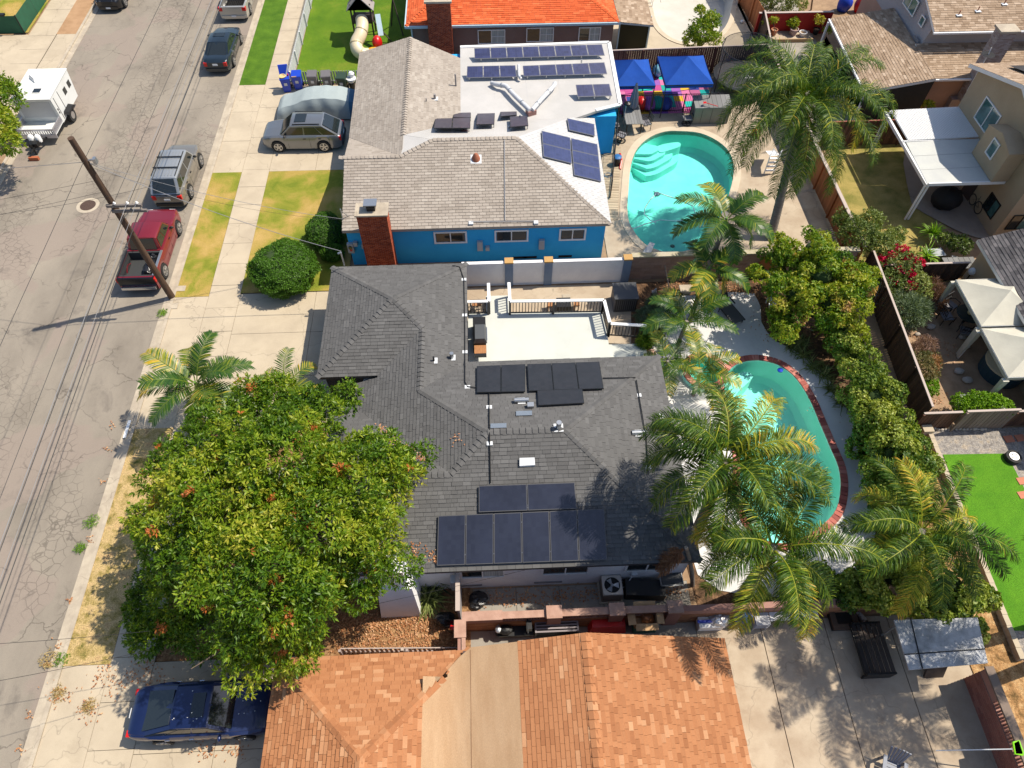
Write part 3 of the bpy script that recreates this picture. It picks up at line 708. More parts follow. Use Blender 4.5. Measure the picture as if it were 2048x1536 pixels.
# ================================================================ HOUSE A: charcoal roof, white walls
sA, eA = .4, 2.6
def z3(x, y, z): return (x, y, z)
HA = thing('house', 'white single storey house with an L shaped charcoal shingle roof', 'house', (0, 13, 0))
pk = (-4.175, 20.85, 3.87)
FA = [[(-7.35, 17.65, eA), (-7.35, 24.05, eA), pk],
      [(-7.35, 24.05, eA), (-1, 24.05, eA), pk],
      [(-1, 24.05, eA), pk, (-2.9, 19.55, 3.36), (-1, 19.55, eA)],
      [(-1, 19.55, eA), (-2.9, 19.55, 3.36), (-2.9, 16.3, 3.36), (-1, 18.2, eA)],
      [(-7.35, 17.65, eA), pk, (-2.9, 19.55, 3.36), (-4.8, 17.65, eA)],
      [(-4.8, 17.65, eA), (-2.9, 19.55, 3.36), (-2.9, 16.3, 3.36), (-4.8, 16.3, eA)],
      [(-4.8, 16.3, eA), (-2.9, 16.3, 3.36), (-.2, 13.6, 4.44), (-1.6, 12.2, 3.88), (-4.8, 15.4, eA)],
      [(-1, 18.2, eA), (-2.9, 16.3, 3.36), (-.2, 13.6, 4.44), (2.65, 13.6, 4.44), (7.25, 18.2, eA)],
      [(7.25, 18.2, eA), (2.65, 13.6, 4.44), (7.25, 9, eA)],
      [(7.25, 9, eA), (2.65, 13.6, 4.44), (-.2, 13.6, 4.44), (-1.6, 12.2, 3.88), (-1.6, 9, eA)],
      [(-1.6, 9, eA), (-1.6, 12.2, 3.88), (-3.4, 12.2, 3.88), (-6.6, 9, eA)],
      [(-1.6, 12.2, 3.88), (-3.4, 12.2, 3.88), (-6.6, 15.4, eA), (-4.8, 15.4, eA)],
      [(-6.6, 9, eA), (-3.4, 12.2, 3.88), (-6.6, 15.4, eA)],
      [(-5.75, 17.55, 2.22), (-4.8, 17.55, eA), (-4.8, 15.4, eA), (-5.75, 16.35, 2.22)], [(-4.8, 15.4, eA), (-5.75, 16.35, 2.22), (-6.6, 16.35, 2.22), (-6.6, 15.4, eA)]]
DARKTRIM = mat('charcoal_trim', (.035, .036, .04), rough=.6)
ra = decking(HA, FA, DARKTRIM, -.14, 'roof')
shingles(ra, FA, SH_DARK, .30, .15, .02, .35, 300, 3)
hl = [((-7.35, 24.05, eA), pk, .28), ((-1, 24.05, eA), pk, .28), ((-7.35, 17.65, eA), pk, .28), ((-2.9, 19.55, 3.36), pk, .28), ((-2.9, 16.3, 3.36), (-2.9, 19.55, 3.36), .4),
      ((-2.9, 16.3, 3.36), (-.2, 13.6, 4.44), .28), ((-.2, 13.6, 4.44), (2.65, 13.6, 4.44), .4), ((7.25, 18.2, eA), (2.65, 13.6, 4.44), .28), ((7.25, 9, eA), (2.65, 13.6, 4.44), .28),
      ((-1.6, 12.2, 3.88), (-.2, 13.6, 4.44), .28), ((-3.4, 12.2, 3.88), (-1.6, 12.2, 3.88), .4), ((-6.6, 9, eA), (-3.4, 12.2, 3.88), .28)]
caps(ra, hl, SH_DARK)
wallbox(HA, -7.1, -1.25, 17.9, 23.85, 2.55, mat('dark_siding', (.03, .032, .036), rough=.7), 'garage_wall')
wallbox(HA, -4.6, 7.05, 9.28, 17.89, 2.55, WHITE)
wallbox(HA, -6.3, -4.61, 9.28, 15.1, 2.55, WHITE); wallbox(HA, -5.5, -4.61, 15.11, 17.89, 2.1, WHITE)
for px, py, w in ((965, 1146, 1.55), (1131, 1138, 1.65), (1295, 1131, 1.5)):
    # windows on the south wall, plane y = 9.28
    d = ray(px, py); t = 9.28 / d[1]; c = Vector((d[0] * t, 9.28, CAMH + d[2] * t))
    window(HA, (c.x, 9.28, 1.62), (0, -1, 0), w, .8, TRIMW, 2, GLASS, curtain=CURT if px == 965 else None)
    B().bb(c.x - w / 2 - .3, c.x - .05, 9.25, 9.279, .25, .36).out('foundation_vent', mat('vent_grey', (.2, .2, .21), rough=.7), HA)
B().bb(-1.0, .2, 9.14, 9.279, 2.3, 2.4).out('conduit_cover', TRIMW, HA)
# white stucco chimney that tapers up the south wall
c1, c2_, c3, c4 = P(757, 1215), P(836, 1203), P(835, 1140, 2.6), P(741, 1150, 2.6)
B().hexa([(-4.45, 8.25, 0), (-2.95, 8.25, 0), (-2.95, 9.27, 0), (-4.45, 9.27, 0), (-4.25, 8.5, 2.45), (-3.05, 8.5, 2.45), (-3.05, 9.27, 2.45), (-4.25, 9.27, 2.45)]).out('chimney_base', WHITE, HA)
B().bb(-4.05, -3.2, 8.55, 9.2, 2.45, 3.9).out('chimney', WHITE, HA)
# roof furniture
def onA(px, py, z=0):
    best = None
    for f in FA:
        a, b_, c = [Vector(p) for p in f[:3]]; n_ = (b_ - a).cross(c - a); 
        B1, C1 = -n_.x / n_.z, -n_.y / n_.z; A1 = a.z - B1 * a.x - C1 * a.y
        p = PP(px, py, A1, B1, C1)
        if len(clip([(p.x - .01, p.y - .01), (p.x + .01, p.y - .01), (p.x + .01, p.y + .01), (p.x - .01, p.y + .01)], [(q[0], q[1]) for q in f])) > 2:
            if best is None or p.z > best.z: best = p
    return (best or P(px, py, 3)) + Vector((0, 0, z))
for px, py in ((868, 722), (904, 716)): pipe_vent(HA, onA(px, py), .28 if px < 900 else .34, .04 if px < 900 else .085, BLKM if px < 900 else GRYM, .3)
pipe_vent(HA, onA(1117, 856), .4, .1, GRYM, .35); pipe_vent(HA, onA(1322, 833), .25, .04, BLKM, .3)
for px, py in ((1043, 804), (1277, 869)):
    c = onA(px, py, .14); v = B().cyl(c + Vector((-.28, 0, 0)), c + Vector((.28, 0, 0)), .1, n=10).out('roof_exhaust', GRYM, HA, smooth=True); B().box(tuple(c - Vector((0, 0, .1))), (.3, .3, .12)).out('flashing', PIPE, v)
c = onA(1061, 814, .1); B().box(tuple(c), (.25, .2, .2)).out('roof_exhaust', GRYM, HA)
for px, py in ((1048, 828), (997, 853)):
    c = onA(px, py); q = .36 if px > 1000 else .42
    B().hexa([onA(px - 16, py + 5, .02), onA(px + 16, py + 4, .02), onA(px + 16, py - 5, .02), onA(px - 16, py - 4, .02), onA(px - 16, py + 5, .07), onA(px + 16, py + 4, .07), onA(px + 16, py - 5, .07), onA(px - 16, py - 4, .07)]).out('ridge_vent', GRYM, HA)
c = onA(1054, 926); B().hexa([onA(1039, 935, .02), onA(1070, 933, .02), onA(1069, 918, .02), onA(1039, 919, .02), onA(1039, 935, .12), onA(1070, 933, .12), onA(1069, 918, .12), onA(1039, 919, .12)]).out('skylight_vent', PIPE, HA)
# black conduit runs on the roof with pale stand-offs
def run(parent, pts, r=.022, mt=BLKM, clips=True, fn=onA, nseg=14, h=.07):
    seq = []
    for (x0, y0), (x1, y1) in zip(pts[:-1], pts[1:]):
        k = max(1, int(math.hypot(x1 - x0, y1 - y0) / nseg))
        for i in range(k): seq.append((x0 + (x1 - x0) * i / k, y0 + (y1 - y0) * i / k))
    seq.append(pts[-1]); w = [fn(x, y, h) for x, y in seq]
    o = B().tube(w, r, 5).out('conduit', mt, parent)
    if clips:
        for i in range(2, len(w) - 1, 5):
            B().box(tuple(w[i] - Vector((0, 0, .04))), (.22, .16, .05)).out('standoff_block', PIPE, o)
run(HA, [(905, 533), (920, 536), (928, 560), (930, 660), (930, 765), (935, 775), (952, 777)])
run(HA, [(978, 787), (979, 872), (981, 968)])
run(HA, [(1272, 762), (1292, 880), (1296, 950)])
run(HA, [(1205, 758), (1270, 757)], clips=False)
# weatherhead where the service wire lands
mw = onA(688, 528); b = B(); b.cyl(mw - Vector((0, 0, .1)), mw + Vector((0, 0, .75)), .035); b.cyl(mw + Vector((0, 0, .75)), mw + Vector((-.14, 0, .68)), .05); b.out('weatherhead', GRYM, HA)
PLNA = {'S': (2.6 - 9 * .4, 0, .4), 'N': (2.6 + 18.2 * .4, 0, -.4)}
def pan(pts, pl, l=.14):
    a, b_, c = PLNA[pl] if isinstance(pl, str) else pl
    return [PP(x, y, a + l, b_, c) for x, y in pts]
panels('row of six upright navy solar panels along the eave of the charcoal roof', pan([(873, 1132), (1215, 1120), (1209, 1017), (876, 1031)], 'S'), 6, 1, SPN, FRD, 'solar arrays on the charcoal roof', legs=6)
panels('pair of sideways navy solar panels just above the row of six', pan([(957, 1025), (1154, 1018), (1150, 964), (957, 971)], 'S'), 2, 1, SPN, FRD, 'solar arrays on the charcoal roof', legs=3)
panels('two matte black solar panels left of the gap, near the pale deck', pan([(953, 785), (1051, 783), (1051, 728), (953, 732)], 'N'), 2, 1, SPB, FRB, 'solar arrays on the charcoal roof', legs=3)
panels('three matte black solar panels right of the gap, near the pale deck', pan([(1057, 782), (1208, 777), (1199, 723), (1054, 728)], 'N'), 3, 1, SPB, FRB, 'solar arrays on the charcoal roof', legs=3)
panels('single matte black solar panel lying below the row of three', pan([(1076, 811), (1169, 806), (1165, 777), (1074, 781)], 'N'), 1, 1, SPB, FRB, 'solar arrays on the charcoal roof', legs=2)

# ================================================================ HOUSE B: blue walls, grey tan roof
HB = thing('house', 'bright blue house with grey tan shingles and a white flat roof section', 'house', (0, 34, 0))
zB = lambda y: 2.5 + (y - 26.6) * .327
ridS = 4.10
NB = [[(-7.15, 30.6, 3.808), (-4.3, 30.6, 3.808), (-7.4, 33.9, 2.6)]]
FB1 = [[(-7.15, 26.6, 2.5), (6.2, 26.6, 2.5), (1.7, 31.5, 4.102), (-2.6, 31.5, 4.102), (-4.3, 30.6, 3.808), (-7.15, 30.6, 3.808)]]
FBW = [[(-7.4, 33.9, 2.6), (-7.5, 42.4, 2.6), (-4.2, 41.8, 3.85), (-4.2, 31.2, 3.85), (-4.3, 30.6, 3.808)], NB[0]]
FBE = [[(-4.2, 41.8, 3.85), (-1.25, 41.0, 2.92), (-1.25, 34.6, 2.92), (-4.2, 32.3, 3.85)]]
FBT = [[(6.2, 26.6, 2.5), (6.35, 35.3, 2.5), (4.9, 34.7, 2.95), (1.7, 31.5, 4.102)]]
rb = decking(HB, FB1 + FBW + FBE, SH_TAN, -.14, 'roof')
shingles(rb, [[(-7.15, 26.6, 2.5), (6.2, 26.6, 2.5), (2.534, 30.592, 3.805), (-7.15, 30.592, 3.805)], [(-4.3, 30.6, 3.808), (2.527, 30.6, 3.808), (1.7, 31.5, 4.102), (-2.6, 31.5, 4.102)]], SH_TAN, .34, .17, .026, 0, 300, 5, .013)
shingles(rb, FBW + FBE, SH_TAN, .32, .15, .014, .3, 0, 6)
caps(rb, [((-7.4, 26.6 + 4, 3.83), (-4.3, 30.6, 3.83), .35), ((-4.3, 30.6, 3.82), (-2.6, 31.5, 4.11), .3), ((-4.2, 32.3, 3.86), (-4.2, 41.8, 3.86), .35), ((-2.6, 31.5, 4.11), (1.7, 31.5, 4.11), .3), ((6.2, 26.6, 2.5), (1.7, 31.5, 4.11), .3)], SH_TAN)
WHR = mat('white_roof_coating', (.47, .455, .44), (.41, .40, .385), .6, ns=.5)
rt = decking(HB, FBT, SH_WHT, -.14, 'east_roof')
shingles(rt, FBT, SH_WHT, .34, .17, .012, 0, 0, 8, .006)
B().add([(-4.2, 32.3, 3.85), (-2.6, 31.5, 4.10), (1.7, 31.5, 4.10), (4.9, 34.7, 2.95), (-1.25, 34.6, 2.95), (-4.2, 32.3, 3.2), (-2.6, 31.5, 3.4)], [(0, 1, 4), (1, 2, 3, 4), (0, 5, 6, 1), (1, 6, 5, 0)]).out('coated_slope', WHR, HB)
b = B(); b.prism([(-1.25, 34.55), (4.9, 34.6), (6.4, 35.35), (7.85, 35.9), (8.0, 42.4), (-1.25, 42.2)], 2.78, 2.93)
fl = b.out('flat_roof', WHR, HB)
b = B()
for q in ((-1.25, 42.2, 8.0, 42.4), (8.0, 42.4, 7.85, 35.9), (7.85, 35.9, 6.4, 35.4)): b.beam((q[0], q[1], 2.95), (q[2], q[3], 2.95), .22, .05)
b.out('parapet_edge', TRIMW, fl)
for i in range(5): B().beam((-1.2 + i * 1.9, 36.7, 2.933), (-1.2 + i * 1.9, 42, 2.933), .012, .004).out('seam', mat('roof_seam', (.4, .4, .41), rough=.7), fl)
B().add([(-4.32, 30.55, 3.80), (-2.6, 31.5, 4.095), (-4.2, 32.35, 3.845)], [(0, 1, 2)]).out('valley_flashing', WHR, HB)
wallbox(HB, -7.0, 6.0, 26.75, 35.3, 2.42, BLUE); wallbox(HB, -7.2, 7.6, 35.31, 42.0, 2.6, BLUE)
B().add([(-7.0, 26.9, 2.42), (-7.0, 33.4, 2.42), (-7.0, 30.6, 3.66)], [(0, 1, 2), (2, 1, 0)]).out('gable_end', BLUE, HB)
bwin = lambda px, py: (lambda d, t: Vector((d[0] * t, 26.75, CAMH + d[2] * t)))(ray(px, py), 26.75 / ray(px, py)[1])
for px, py, w, h in ((901, 474, 1.5, .62), (1023, 471, 1.55, .62), (1145, 468, 1.2, .62)):
    c = bwin(px, py); window(HB, c, (0, -1, 0), w, h, TRIMW, 2, GLASS, curtain=None, fw=.085)
for px, py, w, h, m in ((702, 493, .3, .62, 'meter_panel'), (711, 485, .2, .25, 'breaker_box'), (728, 489, .22, .28, 'junction_box'), (960, 489, .28, .6, 'inverter'), (975, 494, .2, .24, 'junction_box'), (1083, 486, .28, .6, 'inverter')):
    c = bwin(px, py); v = B().bb(c.x - w / 2, c.x + w / 2, 26.58, 26.748, c.z - h / 2, c.z + h / 2).out(m, mat('box_grey', (.33, .35, .37), rough=.45), HB)
    if m == 'meter_panel': B().cyl((c.x, 26.58, c.z + .1), (c.x, 26.52, c.z + .1), .09, n=14).out('meter', GLASS, v); B().bb(c.x - .05, c.x + .07, 26.565, 26.579, c.z - .16, c.z - .04).out('red_tag', mat('red_sticker', (.6, .02, .01), rough=.5), v)
for px in (760, 1060, 1130): c = bwin(px + 280 if px == 760 else px, 515); B().bb(c.x - .35, c.x + .35, 26.72, 26.749, .12, .26).out('foundation_vent', BLKM, HB)
# chimney B
cb = P(775, 530, .0)
brickstack(HB, -6.15, -4.72, 26.0, 26.74, 0, 3.95, BRICK, MORTG, 'chimney')
B().bb(-6.22, -4.65, 25.93, 26.85, 3.95, 4.03).out('chimney_crown', KERB, HB)
b = B(); b.box((-5.45, 26.4, 4.15), (.4, .34, .24)); b.out('flue', BLKM, HB)
b = B(); b.box((-5.45, 26.4, 4.42), (.62, .5, .05)); [b.box((-5.45 + sx * .25, 26.4 + sy * .2, 4.33), (.03, .03, .16)) for sx in (-1, 1) for sy in (-1, 1)]; b.out('chimney_cowl', GRYM, HB)
def onB(px, py, z=0, pl=(2.5 - 26.6 * .327, 0, .327)): return PP(px, py, pl[0] + z, pl[1], pl[2])
run(HB, [(1009, 280), (1010, 440)], .02, mat('grey_conduit', (.3, .3, .31), rough=.5), False, onB)
run(HB, [(942, 443), (960, 443), (1068, 442)], .022, MATS['grey_conduit'], False, onB)
for px, py in ((942, 446), (1072, 445)): B().box(tuple(onB(px, py, .05)), (.22, .22, .08)).out('conduit_box', PIPE, HB)
c = onB(952, 318); v = B().lathe(c, [(.24, -.05), (.2, .12), (.1, .3), (.06, .34)], 12).out('turbine_vent', mat('rusty_vent', (.30, .10, .05), rough=.7), HB, smooth=True); B().hexa([onB(941, 327, .015), onB(963, 327, .015), onB(963, 309, .015), onB(941, 309, .015), onB(941, 327, .035), onB(963, 327, .035), onB(963, 309, .035), onB(941, 309, .035)]).out('flashing', PIPE, v)
EB = (2.92 + 1.25 * -.315 , -.315, 0)
for px, py, h, r in ((912, 172, .75, .05), (870, 198, .3, .07), (853, 203, .2, .03)):
    c = PP(px, py, 2.526, -.315, 0); pipe_vent(HB, c, h, r, mat('grey_vent_pipe', (.25, .23, .22), rough=.6), .35 if px == 870 else 0)
for px, py, h in ((1018, 268, .5), (1040, 240, .3), (1163, 60 + 62, .1)): pipe_vent(HB, P(px, py, 3.1), h, .05, GRYM, 0)
c = P(929, 266, 3.55); B().ell(c, (.28, .28, .12), 14, 6).out('dome_vent', mat('rusty_dome', (.28, .14, .12), rough=.6), HB, smooth=True)
# ducts on the flat roof
DUCT = mat('duct_wrap', (.55, .56, .58), (.45, .46, .48), .5, ns=4)
for pts in ([P(983, 166, 3.1), P(994, 169, 3.2), P(1012, 172, 3.25), P(1028, 190, 3.25), P(1060, 221, 3.25)], [P(1110, 167, 3.1), P(1108, 172, 3.25), P(1085, 196, 3.25), P(1064, 220, 3.25)], [P(1037, 131, 3.2), P(1038, 152, 3.2), P(1042, 158, 3.1)]):
    d_ = B().tube(pts, .13 if len(pts) > 3 else .09, 10).out('air_duct', DUCT, HB, smooth=True)
    for p_, q_ in zip(pts[1:-1], pts[2:]):
        m_ = (p_ + q_) / 2; B().cyl(m_ - (q_ - p_).normalized() * .03, m_ + (q_ - p_).normalized() * .03, .145 if len(pts) > 3 else .1, n=10).out('strap', GRYM, d_)
B().box(tuple(P(1062, 224, 3.05)), (.5, .4, .3), .4).out('duct_boot', mat('rusty_dome', (.28, .14, .12)), HB)
fb = 2.93
def flatp(pts, z0=.22, z1=.55): return [P(pts[0][0], pts[0][1], fb + z0), P(pts[1][0], pts[1][1], fb + z0), P(pts[2][0], pts[2][1], fb + z1), P(pts[3][0], pts[3][1], fb + z1)]
GB = 'solar arrays on the blue house roof'
panels('longest row of blue solar panels at the back edge of the white flat roof', flatp([(949, 118), (1210, 111), (1204, 88), (948, 96)]), 8, 1, SPU, FRG, GB, legs=8)
panels('row of three blue solar panels at the left of the flat roof', flatp([(933, 156), (1034, 154), (1031, 130), (934, 132)]), 3, 1, SPU, FRG, GB, legs=3)
panels('row of five blue solar panels right of the small duct', flatp([(1047, 153), (1215, 148), (1209, 124), (1045, 131)]), 5, 1, SPU, FRG, GB, legs=5)
panels('pair of tilted blue solar panels near the right edge of the flat roof', flatp([(1155, 194), (1225, 192), (1219, 167), (1151, 169)], .25, .6), 2, 1, SPU, FRG, GB, legs=3)
SL = (4.10 + 31.5 * .37, 0, -.37)
PLUM = mat('plum_black_cells', (.035, .03, .05), rough=.35, tone=[(0, (.03, .025, .045)), (1, (.045, .04, .06))], fine=0)
for lab, q, nx in (('two dark plum solar panels side by side near the white roof valley', [(867, 256), (941, 256), (941, 235), (870, 237)], 2), ('single plum solar panel stepped above the pair by the valley', [(906, 235), (942, 235), (942, 215), (908, 216)], 1),
                   ('lone plum solar panel in the middle of the white slope', [(952, 249), (989, 248), (990, 226), (954, 227)], 1), ('plum solar panel behind the vent stub', [(1000, 233), (1034, 230), (1033, 212), (1001, 213)], 1), ('plum solar panel closest to the duct elbow', [(1020, 254), (1057, 251), (1055, 231), (1019, 233)], 1)):
    panels(lab, pan(q, SL, .3), nx, 1, PLUM, FRB, GB, legs=2)
# east slope panels
ea = (Vector((6.35, 35.3, 2.5)), Vector((6.2, 26.6, 2.5)), Vector((1.7, 31.5, 4.102)))
n_ = (ea[1] - ea[0]).cross(ea[2] - ea[0]); EP = (ea[0].z + n_.x / n_.z * ea[0].x + n_.y / n_.z * ea[0].y, -n_.x / n_.z, -n_.y / n_.z)
panels('sideways blue solar panel alone on the white east slope', pan([(1138, 260), (1190, 272), (1189, 248), (1134, 236)], EP), 1, 1, SPU, FRG, GB, legs=2)
panels('upper left block of two blue panels on the white east slope', pan([(1087, 313), (1144, 327), (1141, 275), (1083, 261)], EP), 1, 2, SPU, FRG, GB, legs=2)
panels('lower right block of three blue panels on the white east slope', pan([(1148, 350), (1203, 363), (1195, 288), (1142, 276)], EP), 1, 3, SPU, FRG, GB, legs=2)
mw = onB(686, 440); b = B(); b.cyl(mw, mw + Vector((0, 0, .7)), .03); b.cyl(mw + Vector((.3, .2, 0)), mw + Vector((0, 0, .6)), .02); b.out('service_mast', GRYM, HB)

# ================================================================ HOUSE C: terracotta shingles (foreground)
HC = thing('house', 'foreground house with terracotta shingle roof and a strip of tan rolled roofing', 'house', (0, 0, 0))
pC = (-4.2, 3.08, 3.8)
wz = lambda x: 4 - (2.7 - x) * .29
FC = [[(-7.4, 6.28, 2.6), (-1.0, 6.28, 2.6), pC], [(-7.4, 6.28, 2.6), pC, (-4.2, -6, 3.8), (-7.4, -6, 2.6)],
      [pC, (-4.2, -6, 3.8), (-2.5, -6, 3.1625), (-2.5, 4.78, 3.1625)],
      [(.55, 6.3, wz(.55)), (2.7, 6.3, 4.0), (2.7, -6, 4.0), (.55, -6, wz(.55))], [(2.7, 6.3, 4.0), (7.5, 6.3, 2.608), (7.5, -6, 2.608), (2.7, -6, 4.0)]]
rc = decking(HC, FC, SH_ORG, -.14, 'roof')
shingles(rc, FC[:3] + [FC[4]], SH_ORG, .26, .145, .03, .35, 300, 11)
shingles(rc, [FC[3]], SH_ORG, .40, .145, .018, 0, 200, 12, .007)
caps(rc, [((-7.4, 6.28, 2.6), pC, .26), ((-1.0, 6.28, 2.62), pC, .26), ((2.7, -6, 4.0), (2.7, 6.3, 4.0), .28)], SH_ORG, .16, .25)
caps(rc, [((-4.2, -6, 3.8), pC, .3)], SH_ORG, .14, .25)
ROLL = mat('tan_rolled_roofing', (.40, .265, .155), (.355, .225, .125), .95, ns=1.2, stretch=(2.5, .5, 1), fine=.22, bump=(60, .3))
b = B(); xs = list(np.linspace(-2.5, .55, 9)); 
def rz_(x): return max(3.8 - (x + 4.2) * .375, wz(x)) + .014 + (.05 * math.exp(-((x + 1.49) / .5) ** 2))
ys = [6.28] + list(np.linspace(5.4, -6, 14))
vs = [(x, (y if y < 6 else 6.28 if x > -1.3 else min(6.28, 4.78 + (x + 2.5) * 1.08)), rz_(x) + .008 * math.sin(y * 2.3 + x * 3)) for y in ys for x in xs]
b.add(vs, [(j * 9 + i, j * 9 + i + 1, (j + 1) * 9 + i + 1, (j + 1) * 9 + i)[::-1] for j in range(len(ys) - 1) for i in range(8)])
b.out('rolled_roofing', ROLL, HC, smooth=True)
for x in (-1.0,): B().add([(x + w_, y, rz_(x) + .012) for y in (6.2, -6) for w_ in (0, .014)], [(0, 1, 3, 2)[::-1]]).out('roofing_seam', mat('tar_seam', (.22, .12, .06), rough=.9), HC)
B().bb(-1.25, -1.16, 4.9, 6.2, 2.78, 2.84).out('flashing', mat('dark_tar', (.08, .05, .045), rough=.8), HC)
wallbox(HC, -7.1, -1.3, -6, 6.0, 2.5, PINKW); wallbox(HC, -1.29, 7.2, -6, 6.0, 2.5, PINKW)
B().add([(-1.3, 6.0, 2.5), (7.2, 6.0, 2.5), (2.7, 6.0, 3.8)], [(0, 1, 2), (2, 1, 0)]).out('gable_end', PINKW, HC)

# ================================================================ HOUSE D: orange red roof at the top
HD = thing('house', 'mauve brown house with bright orange red roof and pale blue fascia', 'house', (2, 50, 0))
yD = P(1000, 48, 2.6).y; xD0, xD1 = P(812, 50, 2.6).x, P(1240, 44, 2.6).x
pD = 4.6; FD = [[(xD0, yD, 2.6), (xD1, yD, 2.6), (xD1 - 4.6, yD + 4.6, 4.3), (xD0 + 4.6, yD + 4.6, 4.3)],
    [(xD0, yD, 2.6), (xD0 + 4.6, yD + 4.6, 4.3), (xD0 + 4.6, yD + 9, 4.3), (xD0, yD + 13, 2.6)], [(xD1, yD, 2.6), (xD1 - 4.6, yD + 4.6, 4.3), (xD1 - 4.6, yD + 9, 4.3), (xD1, yD + 13, 2.6)],
    [(xD0, yD + 13, 2.6), (xD0 + 4.6, yD + 9, 4.3), (xD1 - 4.6, yD + 9, 4.3), (xD1, yD + 13, 2.6)], [(xD0 + 4.6, yD + 4.6, 4.3), (xD1 - 4.6, yD + 4.6, 4.3), (xD1 - 4.6, yD + 9, 4.3), (xD0 + 4.6, yD + 9, 4.3)]]
rd = decking(HD, FD, TRIMB, -.16, 'roof')
shingles(rd, FD[:3], SH_RED, .34, .16, .02, .3, 0, 21)
caps(rd, [((xD0, yD, 2.6), (xD0 + 4.6, yD + 4.6, 4.3), .26), ((xD1, yD, 2.6), (xD1 - 4.6, yD + 4.6, 4.3), .26)], SH_RED)
b = B(); b.beam((xD0 - .05, yD - .06, 2.52), (xD1 + .05, yD - .06, 2.52), .1, .14); b.beam((xD0 - .06, yD - .05, 2.52), (xD0 - .06, yD + 13, 2.52), .1, .14); b.cyl((xD0 - .02, yD, 2.5), (xD0 + .3, yD + .35, 2.2), .05); b.cyl((xD0 + .3, yD + .35, 2.2), (xD0 + .3, yD + .35, 0), .05); b.out('gutter', TRIMB, HD)
wallbox(HD, xD0 + .35, xD1 - .3, yD + .4, yD + 12.6, 2.5, BROWNW)
for px, py, w in ((983, 73, 1.7), (1080, 69, 1.7), (1179, 68, 1.35)):
    d = ray(px, py); t = (yD + .4) / d[1]; window(HD, (d[0] * t, yD + .4, CAMH + d[2] * t), (0, -1, 0), w, .85, TRIMW, 2, GLASS, mull=1, curtain=CURT)
xc = [P(855, 72, 2.4).x, P(904, 78, 2.4).x]
brickstack(HD, xc[0] + .05, xc[1], yD - .55, yD + .39, 0, 4.3, BRICK, MORTG, 'chimney')
B().bb(xc[0] - .05, xc[1] + .1, yD - .65, yD + .5, 4.3, 4.42).out('chimney_crown', KERB, HD); B().cyl(((xc[0] + xc[1]) / 2, yD - .05, 4.42), ((xc[0] + xc[1]) / 2, yD - .05, 4.56), .16, n=12).out('flue', SH_ORG, HD)
# lean-to patio roof on its right
LT = [P(1238, 45, 2.6), P(1307, 51, 2.3), P(1290, -15, 2.3), P(1222, -20, 2.7)]
lt = decking(HD, [LT], mat('lean_to_trim', (.4, .42, .42), rough=.6), -.1, 'patio_roof'); shingles(lt, [LT], SH_BRN, .3, .2, .015, .3, 0, 31)
a, b_ = P(1232, 105, .0), P(1292, 95, .0)
B().add([(a.x, a.y, 0), (b_.x, b_.y, 0), (b_.x, b_.y, 2.0), (a.x, a.y, 2.2)], [(0, 1, 2, 3), (3, 2, 1, 0)]).out('screen_panel', mat('olive_screen', (.05, .045, .02), rough=.8), HD)
b = B(); [b.beam((p.x, p.y - .03, 0), (p.x, p.y - .03, 2.2), .09, .09) for p in (a, b_)]; b.beam((a.x, a.y - .03, 2.15), (b_.x, b_.y - .03, 2.05), .07, .12); b.out('post', TRIMB, HD)
